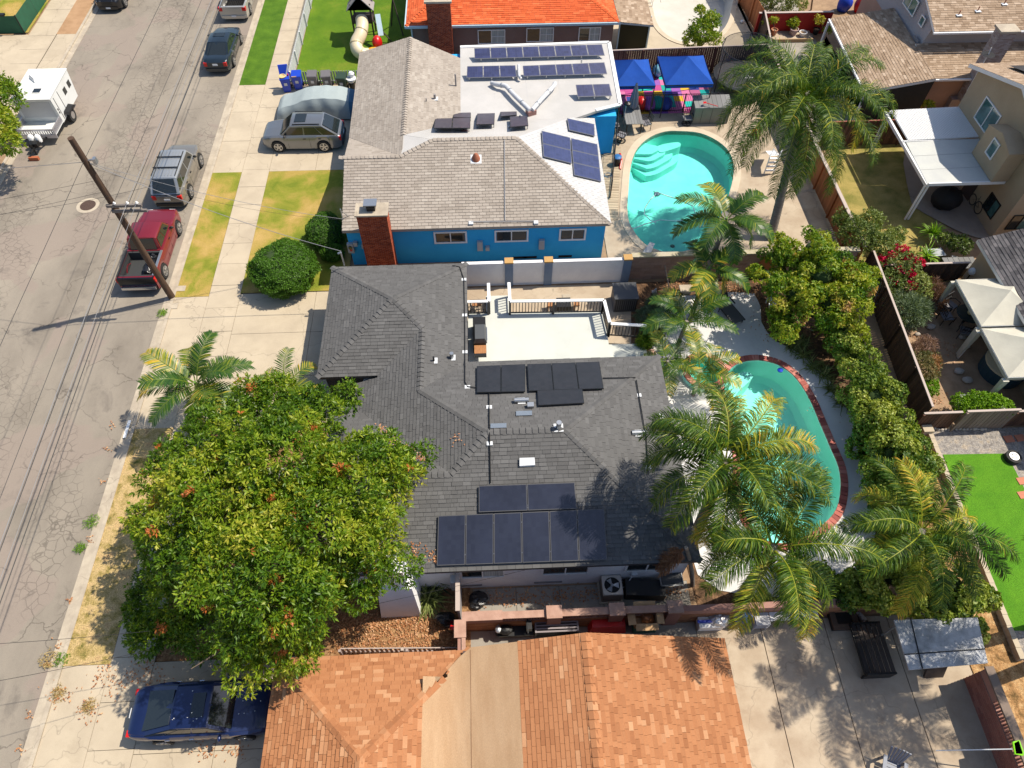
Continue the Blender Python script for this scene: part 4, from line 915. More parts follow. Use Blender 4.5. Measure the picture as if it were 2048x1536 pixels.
# ================================================================ vehicles
TYRE = mat('tyre_rubber', (.018, .018, .018), rough=.85, fine=0)
RIM = mat('alloy_rim', (.5, .5, .5), rough=.3, metal=.8, fine=0)
CHROME = mat('chrome', (.6, .6, .62), rough=.15, metal=.9, fine=0)
TAIL = mat('tail_light_red', (.55, .01, .008), rough=.2, fine=0)
HEAD = mat('head_light_glass', (.5, .52, .55), rough=.1, fine=0)
PLATE = mat('number_plate', (.6, .62, .65), rough=.5, fine=0)
UNDER = mat('under_body', (.012, .012, .012), rough=.9, fine=0)
def paint(name, c, metal=.35, rough=.32): return mat(name, c, rough=rough, metal=metal, coat=.7, fine=0)
def lerp(a, b, t): return a + (b - a) * t
def vehicle(name, label, cat, pos_, rz, L, Wd, prof, belt, roof, cab, pm, low=None, wr=.34, wb=(.17, .78), bed=None, rails=False, sunroof=False, wheels5=True, group=None, pillars=True, tail=None, glass=GLASS, tint=None, cabw=.82, roofm=None):
    """prof: (x fraction from nose, top z, half width fraction); cab: windshield base, roof front, roof rear, rear glass base (fractions)"""
    root = thing(name, label, cat, pos_, rz, group)
    Mw = Tm(root); hw = Wd / 2
    X = lambda f: L / 2 - f * L             # nose at +x
    wx = [X(f) for f in wb]
    xs = sorted(set([round(x, 4) for x in list(np.linspace(-L / 2, L / 2, 30)) + [w + d for w in wx for d in (-wr - .06, -wr * .8, -wr * .4, 0, wr * .4, wr * .8, wr + .06)] + ([X(bed[0]), X(bed[0]) + .012, X(bed[1]), X(bed[1]) - .012] if bed else [])]))
    rows = []
    for x in xs:
        f = (L / 2 - x) / L
        zt = np.interp(f, [p[0] for p in prof], [p[1] for p in prof]); wf = np.interp(f, [p[0] for p in prof], [p[2] for p in prof])
        w = hw * wf; zb = .22 + (.12 * max(0, 1 - f / .06) + .10 * max(0, (f - .94) / .06))
        for q in wx:
            d = abs(x - q)
            if d < wr + .055: zb = max(zb, math.sqrt(max(0, (wr + .055) ** 2 - d * d)) + wr - .02)
        zb = min(zb, zt - .12); zs = lerp(zb, zt, .55)
        inb = bed and bed[0] - .0008 <= f <= bed[1] + .0008
        zf = bed[2] if inb else zt + .015 * (1 if not bed else 0)
        rows.append([(0, .25), (w * .76, .25), (w * .78, zb), (w * .97, zb), (w * .985, zb + (zs - zb) * .25), (w, zs), (w * .985, lerp(zs, zt, .7)), (w * .93, zt - .015), (w * .86, zt), (w * .85, zf), (0, zf + (0 if inb or bed else .02))])
    b = B(); m = len(rows[0]); vs = []; fs = []
    for side in (1, -1):
        k = len(vs)
        for x, r in zip(xs, rows): vs += [(x, side * y, z) for y, z in r]
        for i in range(len(xs) - 1):
            for j in range(m - 1):
                q = (k + i * m + j, k + (i + 1) * m + j, k + (i + 1) * m + j + 1, k + i * m + j + 1)
                fs.append(q if side > 0 else q[::-1])
        e0 = tuple(k + j for j in range(m)); e1 = tuple(k + (len(xs) - 1) * m + j for j in range(m))
        fs.append(e0 if side > 0 else e0[::-1]); fs.append(e1[::-1] if side > 0 else e1)
    def O(bb_, nm, mt, par=root, **k):
        bb_.v = [tuple(Mw @ Vector(v)) for v in bb_.v]; return bb_.out(nm, mt, par, **k)
    b.add(vs, fs); body = O(b, 'body', pm, smooth=True)
    O(B().bb(X(.95), X(.05), -hw * .8, hw * .8, .18, min(.62, prof[0][1] - .1)), 'underbody', UNDER, body)
    # cabin
    xw, xf, xr, xb = [X(f) for f in cab]; zc0 = belt; zc1 = roof; w0 = hw * .93; w1 = hw * cabw * .92
    dz = .05
    lo = [(xw, w0 * .9, zc0 - dz), (xb, w0 * .92, zc0 - dz)]; hi = [(xf, w1, zc1), (xr, w1 * .97, zc1)]
    cb_ = B(); nseg = 6; vs = []; 
    mid = lambda t: (lerp(xf, xr, t), w1 * (1 - .03 * t), zc1 + .045 * math.sin(math.pi * (.15 + .7 * t)))
    ringv = []
    for t in np.linspace(0, 1, nseg):
        x, w, z = mid(t); ringv.append([(x, -w, z - .05), (x, -w * .88, z), (x, 0, z + .02), (x, w * .88, z), (x, w, z - .05)])
    for r in ringv: vs += r
    fs = [(i * 5 + j, i * 5 + j + 1, (i + 1) * 5 + j + 1, (i + 1) * 5 + j)[::-1] for i in range(nseg - 1) for j in range(4)]
    k = len(vs); vs += [(xw, -w0 * .93, zc0 - dz), (xw + .06, 0, zc0 - dz), (xw, w0 * .93, zc0 - dz), (xb, -w0 * .93, zc0 - dz), (xb - .05, 0, zc0 - dz), (xb, w0 * .93, zc0 - dz)]
    last = (nseg - 1) * 5
    fs += [(k, k + 1, 2, 1, 0), (k + 1, k + 2, 4, 3, 2), (k + 3, last, last + 1, last + 2, k + 4)[::1], (k + 4, last + 2, last + 3, last + 4, k + 5)[::1]]
    fs += [tuple([k] + [i * 5 for i in range(nseg)] + [k + 3]), tuple(([k + 2] + [i * 5 + 4 for i in range(nseg)] + [k + 5])[::-1])]
    cb_.add(vs, fs); cab_o = O(cb_, 'cabin', roofm or pm, smooth=True)
    def quad(nm, a, b_, c, d, off, mt, par=cab_o, mg=(.06, .12)):
        a, b_, c, d = map(Vector, (a, b_, c, d)); n_ = (b_ - a).cross(d - a).normalized()
        if n_.dot((a + b_ + c + d) / 4 - Vector((0, 0, zc0 - .3))) < 0: n_ = -n_
        bl = lambda s, t: (a * (1 - s) + b_ * s) * (1 - t) + (d * (1 - s) + c * s) * t
        q = [bl(mg[0], mg[1]) , bl(1 - mg[0], mg[1]), bl(1 - mg[0], 1 - mg[1] * .6), bl(mg[0], 1 - mg[1] * .6)]
        return O(B().hexa([p + n_ * .002 for p in q] + [p + n_ * off for p in q]), nm, mt, par)
    quad('windshield', (xw + .05, -w0 * .9, zc0 - dz), (xw + .05, w0 * .9, zc0 - dz), (xf, w1 * .93, zc1), (xf, -w1 * .93, zc1), .03, glass, mg=(.05, .06))
    quad('rear_window', (xb - .04, w0 * .88, zc0 - dz), (xb - .04, -w0 * .88, zc0 - dz), (xr, -w1 * .9, zc1), (xr, w1 * .9, zc1), .03, glass, mg=(.07, .08))
    for s in (-1, 1):
        for i, (t0, t1) in enumerate(((.03, .40), (.43, .74), (.77, .98)) if cab[3] - cab[0] > .6 else ((.05, .52), (.55, .95))):
            A = lambda t: Vector((lerp(xw, xb, t), s * w0 * .93, zc0 - dz)); H = lambda t: Vector((lerp(xf, xr, t), s * w1, zc1 - .05))
            n_ = Vector((0, s, .35)).normalized()
            p0, p1 = A(t0), A(t1); q0, q1 = H(t0), H(t1)
            g0 = p0.lerp(q0, .14); g1 = p1.lerp(q1, .14); h1 = p1.lerp(q1, .93); h0 = p0.lerp(q0, .93)
            O(B().hexa([v - n_ * .01 for v in (g0, g1, h1, h0)] + [v + n_ * .014 for v in (g0, g1, h1, h0)]), 'side_window', glass, cab_o)
    if sunroof:
        x0, x1 = lerp(xf, xr, .12), lerp(xf, xr, .48); O(B().bb(min(x0, x1), max(x0, x1), -w1 * .55, w1 * .55, zc1 + .03, zc1 + .078), 'sunroof', GLASS, cab_o)
    if rails:
        for s in (-1, 1): O(B().beam((lerp(xf, xr, .08), s * w1 * .88, zc1 + .07), (lerp(xf, xr, .95), s * w1 * .88, zc1 + .07), .035, .03), 'roof_rail', BLKM, cab_o)
        if rails == 2:
            for t in (.3, .68): x = lerp(xf, xr, t); O(B().beam((x, -w1 * .95, zc1 + .11), (x, w1 * .95, zc1 + .11), .07, .03), 'cross_bar', BLKM, cab_o)
            for t in np.linspace(-.6, .6, 6): O(B().beam((lerp(xf, xr, .06), w1 * t, zc1 + .068), (lerp(xf, xr, .95), w1 * t, zc1 + .068), .03, .012), 'roof_rib', roofm or pm, cab_o)
    # wheels
    for q in wx:
        for s in (-1, 1):
            y0, y1 = s * (hw - .22), s * (hw + .015)
            wl = O(B().cyl((q, y0, wr), (q, y1, wr), wr, n=20), 'wheel', TYRE)
            O(B().cyl((q, y1, wr), (q, y1 + s * .006, wr), wr * .62, n=18), 'brake_disc', mat('wheel_dark', (.06, .06, .06), rough=.5), wl)
            sp_ = B()
            for i in range(5):
                a = i * 2 * math.pi / 5 + .3; sp_.beam((q, y1 + s * .012, wr), (q + math.cos(a) * wr * .64, y1 + s * .012, wr + math.sin(a) * wr * .64), .075, .02, up=(0, 1, 0))
            rg_ = []
            for i in range(18):
                a0, a1 = i * math.pi / 9, (i + 1) * math.pi / 9
                sp_.beam((q + math.cos(a0) * wr * .64, y1 + s * .01, wr + math.sin(a0) * wr * .64), (q + math.cos(a1) * wr * .64, y1 + s * .01, wr + math.sin(a1) * wr * .64), .03, .02, up=(0, 1, 0))
            O(sp_, 'rim', RIM, wl)
    # lights, bumpers, plate, mirrors, handles
    zf = np.interp(.02, [p[0] for p in prof], [p[1] for p in prof]); zr = np.interp(.98, [p[0] for p in prof], [p[1] for p in prof])
    nw, tw = hw * prof[0][2], hw * prof[-1][2]
    for s in (-1, 1):
        O(B().hexa([(L / 2 - .3, s * nw * .80, zf - .14), (L / 2 - .02, s * nw * .55, zf - .17), (L / 2 - .02, s * nw * .95, zf - .17), (L / 2 - .3, s * (nw + .06), zf - .14), (L / 2 - .32, s * nw * .80, zf - .01), (L / 2 - .04, s * nw * .55, zf - .03), (L / 2 - .06, s * nw * .95, zf - .03), (L / 2 - .32, s * (nw + .05), zf - .01)]), 'headlight', HEAD)
        tz = (tail or (zr - .3, zr - .06))
        O(B().bb(-L / 2 - .015, -L / 2 + .22, min(s * tw * .74, s * (tw + .02)), max(s * tw * .74, s * (tw + .02)), tz[0], tz[1]), 'taillight', TAIL)
        O(B().ell((xw - .30, s * (hw + .05), belt + .04), (.07, .12, .075), 10, 6), 'mirror', pm if not low else low, smooth=True)
        for t in ((.42, .68) if not bed else (.48,)): O(B().bb(lerp(xw, xb, t) - .08, lerp(xw, xb, t) + .08, min(s * hw * .98, s * (hw + .02)), max(s * hw * .98, s * (hw + .02)), belt - .17, belt - .13), 'door_handle', CHROME if low is None else low)
        for t in ((.12, .5, .84)): O(B().beam((lerp(xw, xb, t), s * (hw + .001), .32), (lerp(xw, xb, t), s * hw * .985, belt - .12), .012, .006, up=(0, 1, 0)), 'door_seam', UNDER)
    O(B().bb(L / 2 - .06, L / 2 + .015, -nw * .5, nw * .5, zf - .32, zf - .1), 'grille', BLKM)
    bm = low or pm
    O(B().bb(L / 2 - .12, L / 2 + .05, -nw * .9, nw * .9, .3, .46), 'front_bumper', bm); O(B().bb(-L / 2 - .06, -L / 2 + .12, -tw * .93, tw * .93, .32, .5), 'rear_bumper', bm)
    O(B().bb(-L / 2 - .075, -L / 2 - .055, -.16, .16, .42 if bed else .7, .52 if bed else .82), 'number_plate', PLATE); O(B().bb(L / 2 + .05, L / 2 + .06, -.16, .16, .33, .44), 'number_plate', PLATE)
    return root, O, X
ND = P(1, 1)  # noqa
def at(px, py, z=0): p = P(px, py, z); return (p.x, p.y, .012)
UP = math.pi / 2
sedan = [(0, .62, .72), (.03, .72, .86), (.12, .80, .95), (.27, .90, 1), (.5, .93, 1), (.75, .96, 1), (.93, .97, .93), (.98, .93, .86), (1, .84, .8)]
suv = [(0, .78, .75), (.03, .92, .88), (.12, 1.0, .96), (.26, 1.06, 1), (.5, 1.08, 1), (.9, 1.08, .98), (.98, 1.02, .9), (1, .92, .86)]
trk = [(0, .86, .82), (.03, .98, .93), (.2, 1.06, 1), (.4, 1.08, 1), (.62, 1.1, 1), (.98, 1.1, 1), (1, 1.08, .99)]
NAVY = paint('navy_blue_paint', (.008, .018, .075)); SILV = paint('silver_grey_paint', (.20, .21, .225), .6, .3)
DKGR = paint('dark_teal_paint', (.012, .022, .032)); TANP = paint('pewter_tan_paint', (.24, .22, .19), .5)
MAR = paint('maroon_paint', (.20, .012, .022), .3, .3); BLKP = paint('black_paint', (.008, .008, .01)); SLV2 = paint('light_silver_paint', (.42, .41, .38), .5)
p = P(323, 1489, .33); q = P(482, 1484, .33)
nv, On, Xn = vehicle('parked_car', 'dark navy blue sedan with bird droppings parked in the lower driveway under the tree', 'car', ((p.x + q.x) / 2 + .05, p.y + .95, .085), 0.01, 4.7, 1.84, sedan, .93, 1.38, (.27, .41, .66, .92), NAVY, wb=(.195, .775), sunroof=True, wr=.34)
fk = B()
for i in range(45):
    x = rnd.uniform(-2.0, 2.0); z_ = .965 if x > .85 else 1.452 if -.7 < x < .3 else None
    if z_: fk.box((x, rnd.uniform(-.5, .5), z_), (rnd.uniform(.015, .035), rnd.uniform(.01, .03), .03 if z_ > 1.2 else .02))
On(fk, 'bird_droppings', TRIMW, nv, kind='stuff')
p = P(564, 298, .35); q = P(654, 294, .35)
vehicle('parked_car', 'silver grey crossover parked nose to the street beside the covered car', 'car', ((p.x + q.x) / 2 - .05, p.y + .93, .09), math.pi - .02, 4.64, 1.85, suv, 1.06, 1.62, (.24, .39, .78, .97), SILV, wb=(.19, .77), sunroof=True, rails=True, wr=.37, low=mat('dark_cladding', (.02, .02, .022), rough=.6))
def yc(px0, py0, px1, py1): a = P(px0, py0); b_ = P(px1, py1); return ((a.x + b_.x) / 2, (a.y + b_.y) / 2, .006)
c = P(345, 418); vehicle('parked_car', 'pewter tan off road wagon with ribbed roof and black cross bars at the kerb', 'car', (XR - 1.1, c.y + 2.25, .012), UP - .0, 4.7, 1.82, suv, 1.12, 1.74, (.27, .37, .88, .99), TANP, wb=(.19, .77), rails=2, wr=.39, low=BLKM, cabw=.86, roofm=paint('grey_roof_paint', (.30, .32, .34), .4))
c = P(277, 592); pk_, O_, X_ = vehicle('pickup_truck', 'maroon pickup truck with open bed parked in front of the utility pole', 'pickup truck', (XR - 1.15, c.y + 2.8, .012), UP, 5.3, 1.9, trk, 1.08, 1.68, (.27, .36, .58, .62), MAR, wb=(.18, .78), bed=(.64, .97, .62), wr=.39, low=BLKM, cabw=.86)
O_(B().bb(X_(.965), X_(.645), -.78, .78, .62, .632), 'bed_liner', mat('bed_liner_black', (.03, .032, .033), rough=.7), pk_)
for a_, b2, c2, d2 in ((X_(.968), X_(.642), -.812, -.79), (X_(.968), X_(.642), .79, .812), (X_(.66), X_(.642), -.79, .79), (X_(.968), X_(.955), -.79, .79)):
    O_(B().bb(a_, b2, c2, d2, .62, 1.09), 'bed_wall', MATS['bed_liner_black'], pk_)
O_(B().bb(X_(1.0) - .02, X_(.975), -.9, .9, .6, 1.09), 'tailgate', mat('black_gloss', (.006, .006, .008), rough=.2), pk_)
for s in (-1, 1): O_(B().bb(X_(.97), X_(.64), min(s * .82, s * .94), max(s * .82, s * .94), 1.1, 1.13), 'bed_rail', GRYM if s < 0 else BLKM, pk_)
O_(B().bb(-2.8, -2.64, -.85, .85, .42, .56), 'chrome_bumper', CHROME, pk_)
BAGM = mat('black_bag_plastic', (.012, .012, .014), rough=.25, bump=(9, 1.0), fine=0)
def bag(label, c, r, seed):
    rg = random.Random(seed); b = B(); b.ell((c[0], c[1], c[2] + r[2] * .8), r, 12, 8, jit=.12, rg=rg); b.cyl((c[0], c[1], c[2] + r[2] * 1.5), (c[0] + .05, c[1], c[2] + r[2] * 2.0), .04, .08, 7)
    return b.out('rubbish_bag', BAGM, label=label, category='rubbish bag')
bp_ = (XR - 1.15, P(277, 592).y + 2.8)
bag('crumpled black rubbish bag lying in the maroon pickup bed', (bp_[0] + .42, bp_[1] - 1.7, .64), (.33, .55, .26), 4)
bag('smaller shiny black bag behind the cab of the maroon pickup', (bp_[0] + .45, bp_[1] - .98, .64), (.25, .22, .22), 5)
c = P(430, 148); vehicle('parked_car', 'dark teal sedan with wet looking paint parked beside the green verge', 'car', (XR - 1.05, c.y + 2.2, .012), UP, 4.75, 1.8, sedan, .93, 1.36, (.27, .42, .66, .88), DKGR, wb=(.19, .77), sunroof=True, wr=.33)
c = P(470, 45); pk2, O2, X2 = vehicle('pickup_truck', 'light silver pickup truck at the top of the street with an empty ribbed bed', 'pickup truck', (XR - 1.1, c.y + 2.6, .012), UP, 5.2, 1.88, trk, 1.08, 1.66, (.27, .36, .58, .62), SLV2, wb=(.18, .78), bed=(.64, .97, .62), wr=.37, cabw=.86)
for i in range(12): O2(B().bb(X2(.965), X2(.645), -.76 + i * .13, -.70 + i * .13, .62, .645), 'bed_rib', UNDER, pk2)
c = P(222, 26); vehicle('parked_car', 'black crossover facing the camera at the far kerb', 'car', (XL + 1.05, c.y + 2.3, .012), -UP, 4.7, 1.88, suv, 1.06, 1.66, (.24, .38, .82, .97), BLKP, wb=(.19, .77), wr=.37)
# covered car ------------------------------------------------------
cc = thing('covered_car', 'car hidden under a pale grey cloth cover with a blue rear panel', 'covered car', tuple(P(628, 243, .0))[:2] + (.085,))
a = P(556, 235); L_ = 5.3; x0 = a.x + .05; yy = P(628, 232, .3).y + .72
b = B(); NX, NY = 60, 34; rg = random.Random(9)
def cov(x, y):
    f = x / L_; prof_ = np.interp(f, [0, .02, .08, .2, .34, .45, .6, .74, .86, .96, .99, 1], [.15, .6, .85, 1.0, 1.30, 1.42, 1.45, 1.38, 1.22, 1.0, .8, .2]); s = abs(y) / .98
    e = (1 - min(1, s) ** 5); low_ = .12
    side = np.interp(s, [0, .7, .86, .97, 1.0], [1, .96, .72, .35, 0])
    wr_ = (.05 * math.sin(x * 4 + y * 9 + 2 * math.sin(x * 2.3)) + .03 * math.sin(x * 9 - y * 14)) * max(0, s - .4) * max(0, 1 - abs(f - .45) * 2) + .006 * math.sin(x * 7 - y * 3)
    return low_ + (prof_ - low_) * side + wr_ * side
vs = []
for i in range(NX + 1):
    for j in range(NY + 1):
        x = L_ * i / NX; s = -1 + 2 * j / NY; y = s * .98 * (1 - .10 * (max(0, abs(i / NX - .5) * 2 - .8) / .2) ** 2)
        vs.append((x0 + x, yy + y + .02 * math.sin(x * 6 + s * 4), cov(x, s * .98) + .085))
fs = [(i * (NY + 1) + j, (i + 1) * (NY + 1) + j, (i + 1) * (NY + 1) + j + 1, i * (NY + 1) + j + 1) for i in range(NX) for j in range(NY)]
k = int(NX * .87) * NY
CL1 = mat('grey_cover_cloth', (.30, .35, .355), rough=.75, bump=(2.5, .6), fine=.03); CL2 = mat('blue_cover_cloth', (.05, .13, .21), rough=.7, bump=(5, .5), fine=.03)
b.add(vs, fs[:k], 0); b.add([], [], 0); b.f += fs[k:]; b.m += [1] * (len(fs) - k); b.t += [0] * (len(fs) - k)
b.out('cover', [CL1, CL2], cc, smooth=True)
# camper trailer ------------------------------------------------------
WT = mat('camper_white', (.66, .67, .66), (.60, .61, .59), .45, ns=.8, fine=.02); GT = mat('camper_grey', (.45, .45, .46), rough=.5); ALU = mat('diamond_aluminium', (.48, .48, .52), rough=.35, metal=.6, bump=(30, .5))
tc = P(95, 298); tx = XL + 1.15; ty = P(95, 262).y
tr = thing('camper_trailer', 'white box camper trailer with an open front deck and gas bottles on its tongue', 'trailer', (tx, ty, .012))
hw_ = 1.12; y0, y1 = ty, ty + 3.1
body = B(); body.hexa([(tx - hw_, y0, .55), (tx + hw_, y0, .55), (tx + hw_, y1 - .3, .55), (tx - hw_, y1 - .3, .55), (tx - hw_, y0, 2.15), (tx + hw_, y0, 2.15), (tx + hw_, y1, 2.15), (tx - hw_, y1, 2.15)])
body = body.out('cabin', WT, tr)
B().bb(tx - hw_ - .03, tx + hw_ + .03, y0 - .12, y1 + .03, 2.15, 2.2).out('roof', WT, body)
b = B(); b.lathe((tx - .25, y1 - 1.0, 2.2), [(.5, 0), (.48, .12), (.38, .24), (.1, .27)], 4); b.out('roof_air_conditioner', TRIMW, body, smooth=True)
B().bb(tx - .05, tx + .38, y0 + .55, y0 + .95, 2.2, 2.25).out('roof_hatch', GLASS, body); B().bb(tx - .1, tx + .43, y0 + .5, y0 + 1.0, 2.2, 2.23).out('hatch_rim', TRIMW, body)
for q in (y1 - .75, y1 - 1.5): B().bb(tx + hw_, tx + hw_ + .015, q, q + .38, 1.35, 1.72).out('window', GLASS, body)
B().bb(tx + hw_, tx + hw_ + .012, y0 + .3, y0 + .34, .6, 2.0).out('door_seam', UNDER, body); B().bb(tx + hw_, tx + hw_ + .012, y0 + .95, y0 + .99, .6, 2.0).out('door_seam', UNDER, body)
for q in (1.1, 1.3): B().bb(tx + hw_, tx + hw_ + .03, y0 + .12, y0 + .2, q, q + .1).out('latch', BLKM, body)
B().bb(tx - .95, tx + .95, y0 - .012, y0 - .001, .95, 1.95).out('front_panel', GT, body)
for s in (-1, 1):
    w_ = B().cyl((tx + s * (hw_ - .1), y0 + 1.0, .4), (tx + s * (hw_ + .17), y0 + 1.0, .4), .4, n=20).out('wheel', TYRE, tr); B().cyl((tx + s * (hw_ + .17), y0 + 1.0, .4), (tx + s * (hw_ + .18), y0 + 1.0, .4), .22, n=16).out('rim', RIM, w_)
    B().hexa([(tx + s * hw_, y0 + .45, .82), (tx + s * (hw_ + .3), y0 + .45, .75), (tx + s * (hw_ + .3), y0 + .6, .86), (tx + s * hw_, y0 + .6, .92), (tx + s * hw_, y0 + 1.5, .82), (tx + s * (hw_ + .3), y0 + 1.5, .75), (tx + s * (hw_ + .3), y0 + 1.4, .86), (tx + s * hw_, y0 + 1.4, .92)]).out('mudguard', BLKM, tr)
dk = B().bb(tx - hw_, tx + hw_, y0 - 1.25, y0 - .001, .6, .66).out('front_deck', WT, tr)
for s in (-1, 1):
    b = B(); b.bb(min(tx + s * hw_, tx + s * (hw_ - .04)), max(tx + s * hw_, tx + s * (hw_ - .04)), y0 - 1.25, y0, .66, .74); b.bb(min(tx + s * hw_, tx + s * (hw_ - .04)), max(tx + s * hw_, tx + s * (hw_ - .04)), y0 - 1.25, y0, 1.0, 1.05)
    for i in range(11): b.bb(min(tx + s * hw_, tx + s * (hw_ - .04)), max(tx + s * hw_, tx + s * (hw_ - .04)), y0 - 1.22 + i * .11, y0 - 1.16 + i * .11, .74, 1.0)
    b.out('side_rail', ALU, dk)
b = B(); b.bb(tx - hw_, tx + hw_, y0 - 1.3, y0 - 1.25, .4, .62); b.bb(tx - hw_, tx + hw_, y0 - 1.3, y0 - 1.25, .9, 1.0)
for i in range(17): b.bb(tx - hw_ + i * .136, tx - hw_ + .06 + i * .136, y0 - 1.3, y0 - 1.25, .62, .9)
b.out('front_rail', ALU, dk)
b = B(); b.beam((tx - .5, y0 - 1.2, .45), (tx, y0 - 2.4, .45), .08, .1); b.beam((tx + .5, y0 - 1.2, .45), (tx, y0 - 2.4, .45), .08, .1); b.beam((tx, y0 - 2.2, .45), (tx, y0 - 2.75, .45), .1, .08); b.cyl((tx, y0 - 2.3, 0), (tx, y0 - 2.3, .7), .05); b.out('tongue', BLKM, tr)
for s in (-1, 1): B().lathe((tx + s * .2, y0 - 1.65, .45), [(.16, 0), (.17, .35), (.12, .42), (.05, .47)], 12).out('gas_bottle', TRIMW, tr, smooth=True)
B().box((tx + .05, y0 - 2.05, .55), (.5, .35, .25)).out('battery_box', BLKM, tr)
B().box((tx + .05, y0 - 2.8, .12), (.55, .18, .2)).out('wheel_chock', mat('rusty_orange', (.35, .10, .04), rough=.8), label='rusty orange chock block under the camper tongue', category='chock')
# ================================================================ utility pole and wires
POLE = mat('dark_creosote_wood', (.055, .032, .022), (.10, .055, .03), .9, ns=6, stretch=(4, 4, .4), bump=(30, .4))
pb = P(345, 596); pt = P(141, 276, 9.6)
up_ = thing('utility_pole', 'leaning brown wooden utility pole with two short crossarms at the kerb', 'utility pole', tuple(pb))
B().cyl(pb, pt, .17, .125, 14).out('pole', POLE, up_, smooth=True)
def onp(z): return pb.lerp(pt, z / 9.6)
for z, l in ((6.25, 0), (5.95, .1)):
    a = onp(z); B().box((a.x + .55 + l, a.y - .17, a.z), (1.5, .1, .12)).out('crossarm', mat('grey_weathered_wood', (.16, .14, .13), rough=.9), up_)
a = onp(5.3); c_ = onp(6.2); B().beam(a, c_ + Vector((.9, -.15, 0)), .05, .05).out('brace', GRYM, up_)
for dx in (.2, .75, 1.15): q = onp(6.3); B().lathe((q.x + dx, q.y - .17, q.z), [(.03, 0), (.07, .08), (.03, .16)], 8).out('insulator', TRIMW, up_)
q = onp(8.5); b = B(); b.cyl(q, q + Vector((.35, 0, .05)), .04); b.box(tuple(q + Vector((.4, 0, 0))), (.12, .2, .25)); b.out('wire_clamp', GRYM, up_)
WBL = mat('black_cable', (.02, .02, .02), rough=.4, fine=0); WGR = mat('grey_cable', (.2, .2, .21), rough=.4, fine=0)
def cable(label, pts, r, mt, sag=0.0, group=None, twist=0):
    pts = [Vector(p) for p in pts]; w = []
    for a, b_ in zip(pts[:-1], pts[1:]):
        for i in range(16):
            t = i / 16; w.append(a.lerp(b_, t) - Vector((0, 0, sag * 4 * t * (1 - t))))
    w.append(pts[-1]); bb_ = B(); bb_.tube(w, r * .62, 5)
    return bb_.out('overhead_wire', mt, label=label, category='wire', group=group)
far, near = 110, -50
GW = 'wires strung along the street'
q = onp(8.55)
cable('single black cable attached highest on the utility pole running along the street', [(q.x + .1, far, 8.9), q + Vector((0, 0, 0)), (q.x, near, 8.9)], .016, WBL, .35, GW)
q = onp(6.32)
for i, (dx, mt, r, dz) in enumerate(((.2, WBL, .016, .1), (.75, WGR, .02, .1), (1.15, WGR, .014, .1), (.5, WBL, .022, -.35), (.95, WBL, .026, -.55))):
    cable(('black wire on the inner insulator', 'thick grey wire on the middle insulator', 'thin grey wire on the outer insulator', 'black telephone cable hung just under the crossarms', 'thickest black cable in the bundle below the crossarms')[i] + ' of the utility pole', [(q.x + dx, far, q.z + dz), (q.x + dx, q.y, q.z + dz), (q.x + dx, near, q.z + dz)], r, mt, .5, GW)
q = onp(8.45)
GD = 'service drops from the utility pole'
cable('pale service wire from the utility pole to the mast on the charcoal garage roof', [q, onA(688, 524, .7)], .022, WGR, .35, GD)
cable('pale service wire from the utility pole to the blue house', [q, onB(686, 438, .65)], .016, WGR, .35, GD)
cable('thin wire from the utility pole towards the blue house chimney', [onp(8.2), onB(700, 440, .4)], .008, WBL, .6, GD)
cable('twisted pale drop wire running west from the utility pole', [q, (-40, 28, 6.5)], .018, WGR, .6, GD)
cable('upper black wire crossing the street westwards from the pole', [onp(7.5), (-48, 19, 6.5)], .01, WBL, .4, GD)
cable('lower black wire crossing the street westwards from the pole', [onp(6.9), (-48, 17.5, 6.0)], .01, WBL, .4, GD)
for i, (x0, y0_, x1, y1_) in enumerate(((-5, 1330, 420, 1292), (-5, 1288, 330, 1265), (-5, 1352, 330, 1230))):
    pass
cable('dark wire crossing low over the kerb near the lower driveway', [P(-60, 1291, 5), P(300, 1262, 4)], .012, WBL, .1, GD)
cable('dark wire slanting to the kerb below the straw verge', [P(-60, 1372, 5), P(300, 1300, 4)], .012, WBL, .1, GD)
cable('thin service wire over the side passage of the white house', [P(720, 1215, 2.6), P(1050, 1140, 2.2)], .01, WBL, .05, GD)
cable('thin dark wire crossing above the maroon pickup', [P(-60, 435, 7), P(330, 365, 7)], .01, WBL, .2, GD)
# ================================================================ neighbouring houses on the right
HE = thing('house', 'two tone lilac grey house with light brown shingles and a tall brick chimney', 'house', (30, 41, 0))
PRf = [(22.8, 37.5, 2.37), (26.75, 37.5, 3.1), (27.05, 45.5, 3.12), (23.2, 45.7, 2.37)]
re_ = decking(HE, [PRf], TRIMW, -.16, 'patio_roof'); shingles(re_, [PRf], SH_BRN, .32, .17, .016, .3, 0, 41)
LRf = [(26.8, 38.5, 2.45), (38, 38.5, 2.45), (38, 41.1, 3.2), (26.8, 41.1, 3.2)]; URf = [(27.3, 40.6, 4.2), (40, 40.6, 4.2), (40, 50, 7.5), (27.3, 50, 7.5)]
r2 = decking(HE, [LRf, URf], TRIMW, -.16, 'roof'); shingles(r2, [LRf, URf], SH_BRN, .32, .17, .016, .3, 0, 42)
wallbox(HE, 27.1, 38, 38.9, 50, 2.4, PINKW, 'lower_wall'); 
B().hexa([(27.0, 41.1, 2.4), (39, 41.1, 2.4), (39, 50, 2.4), (27.0, 50, 2.4), (27.4, 41.1, 4.15), (39, 41.1, 4.15), (39, 50, 7.3), (27.4, 50, 7.3)]).out('upper_wall', GREYW, HE)
for yy_, zz, w, h in ((44.2, 4.1, 1.6, .8), (42.2, 4.0, .45, .45)): window(HE, (27.25, yy_, zz), (-1, 0, .05), w, h, TRIMW, 2 if w > 1 else 1, GLASSG)
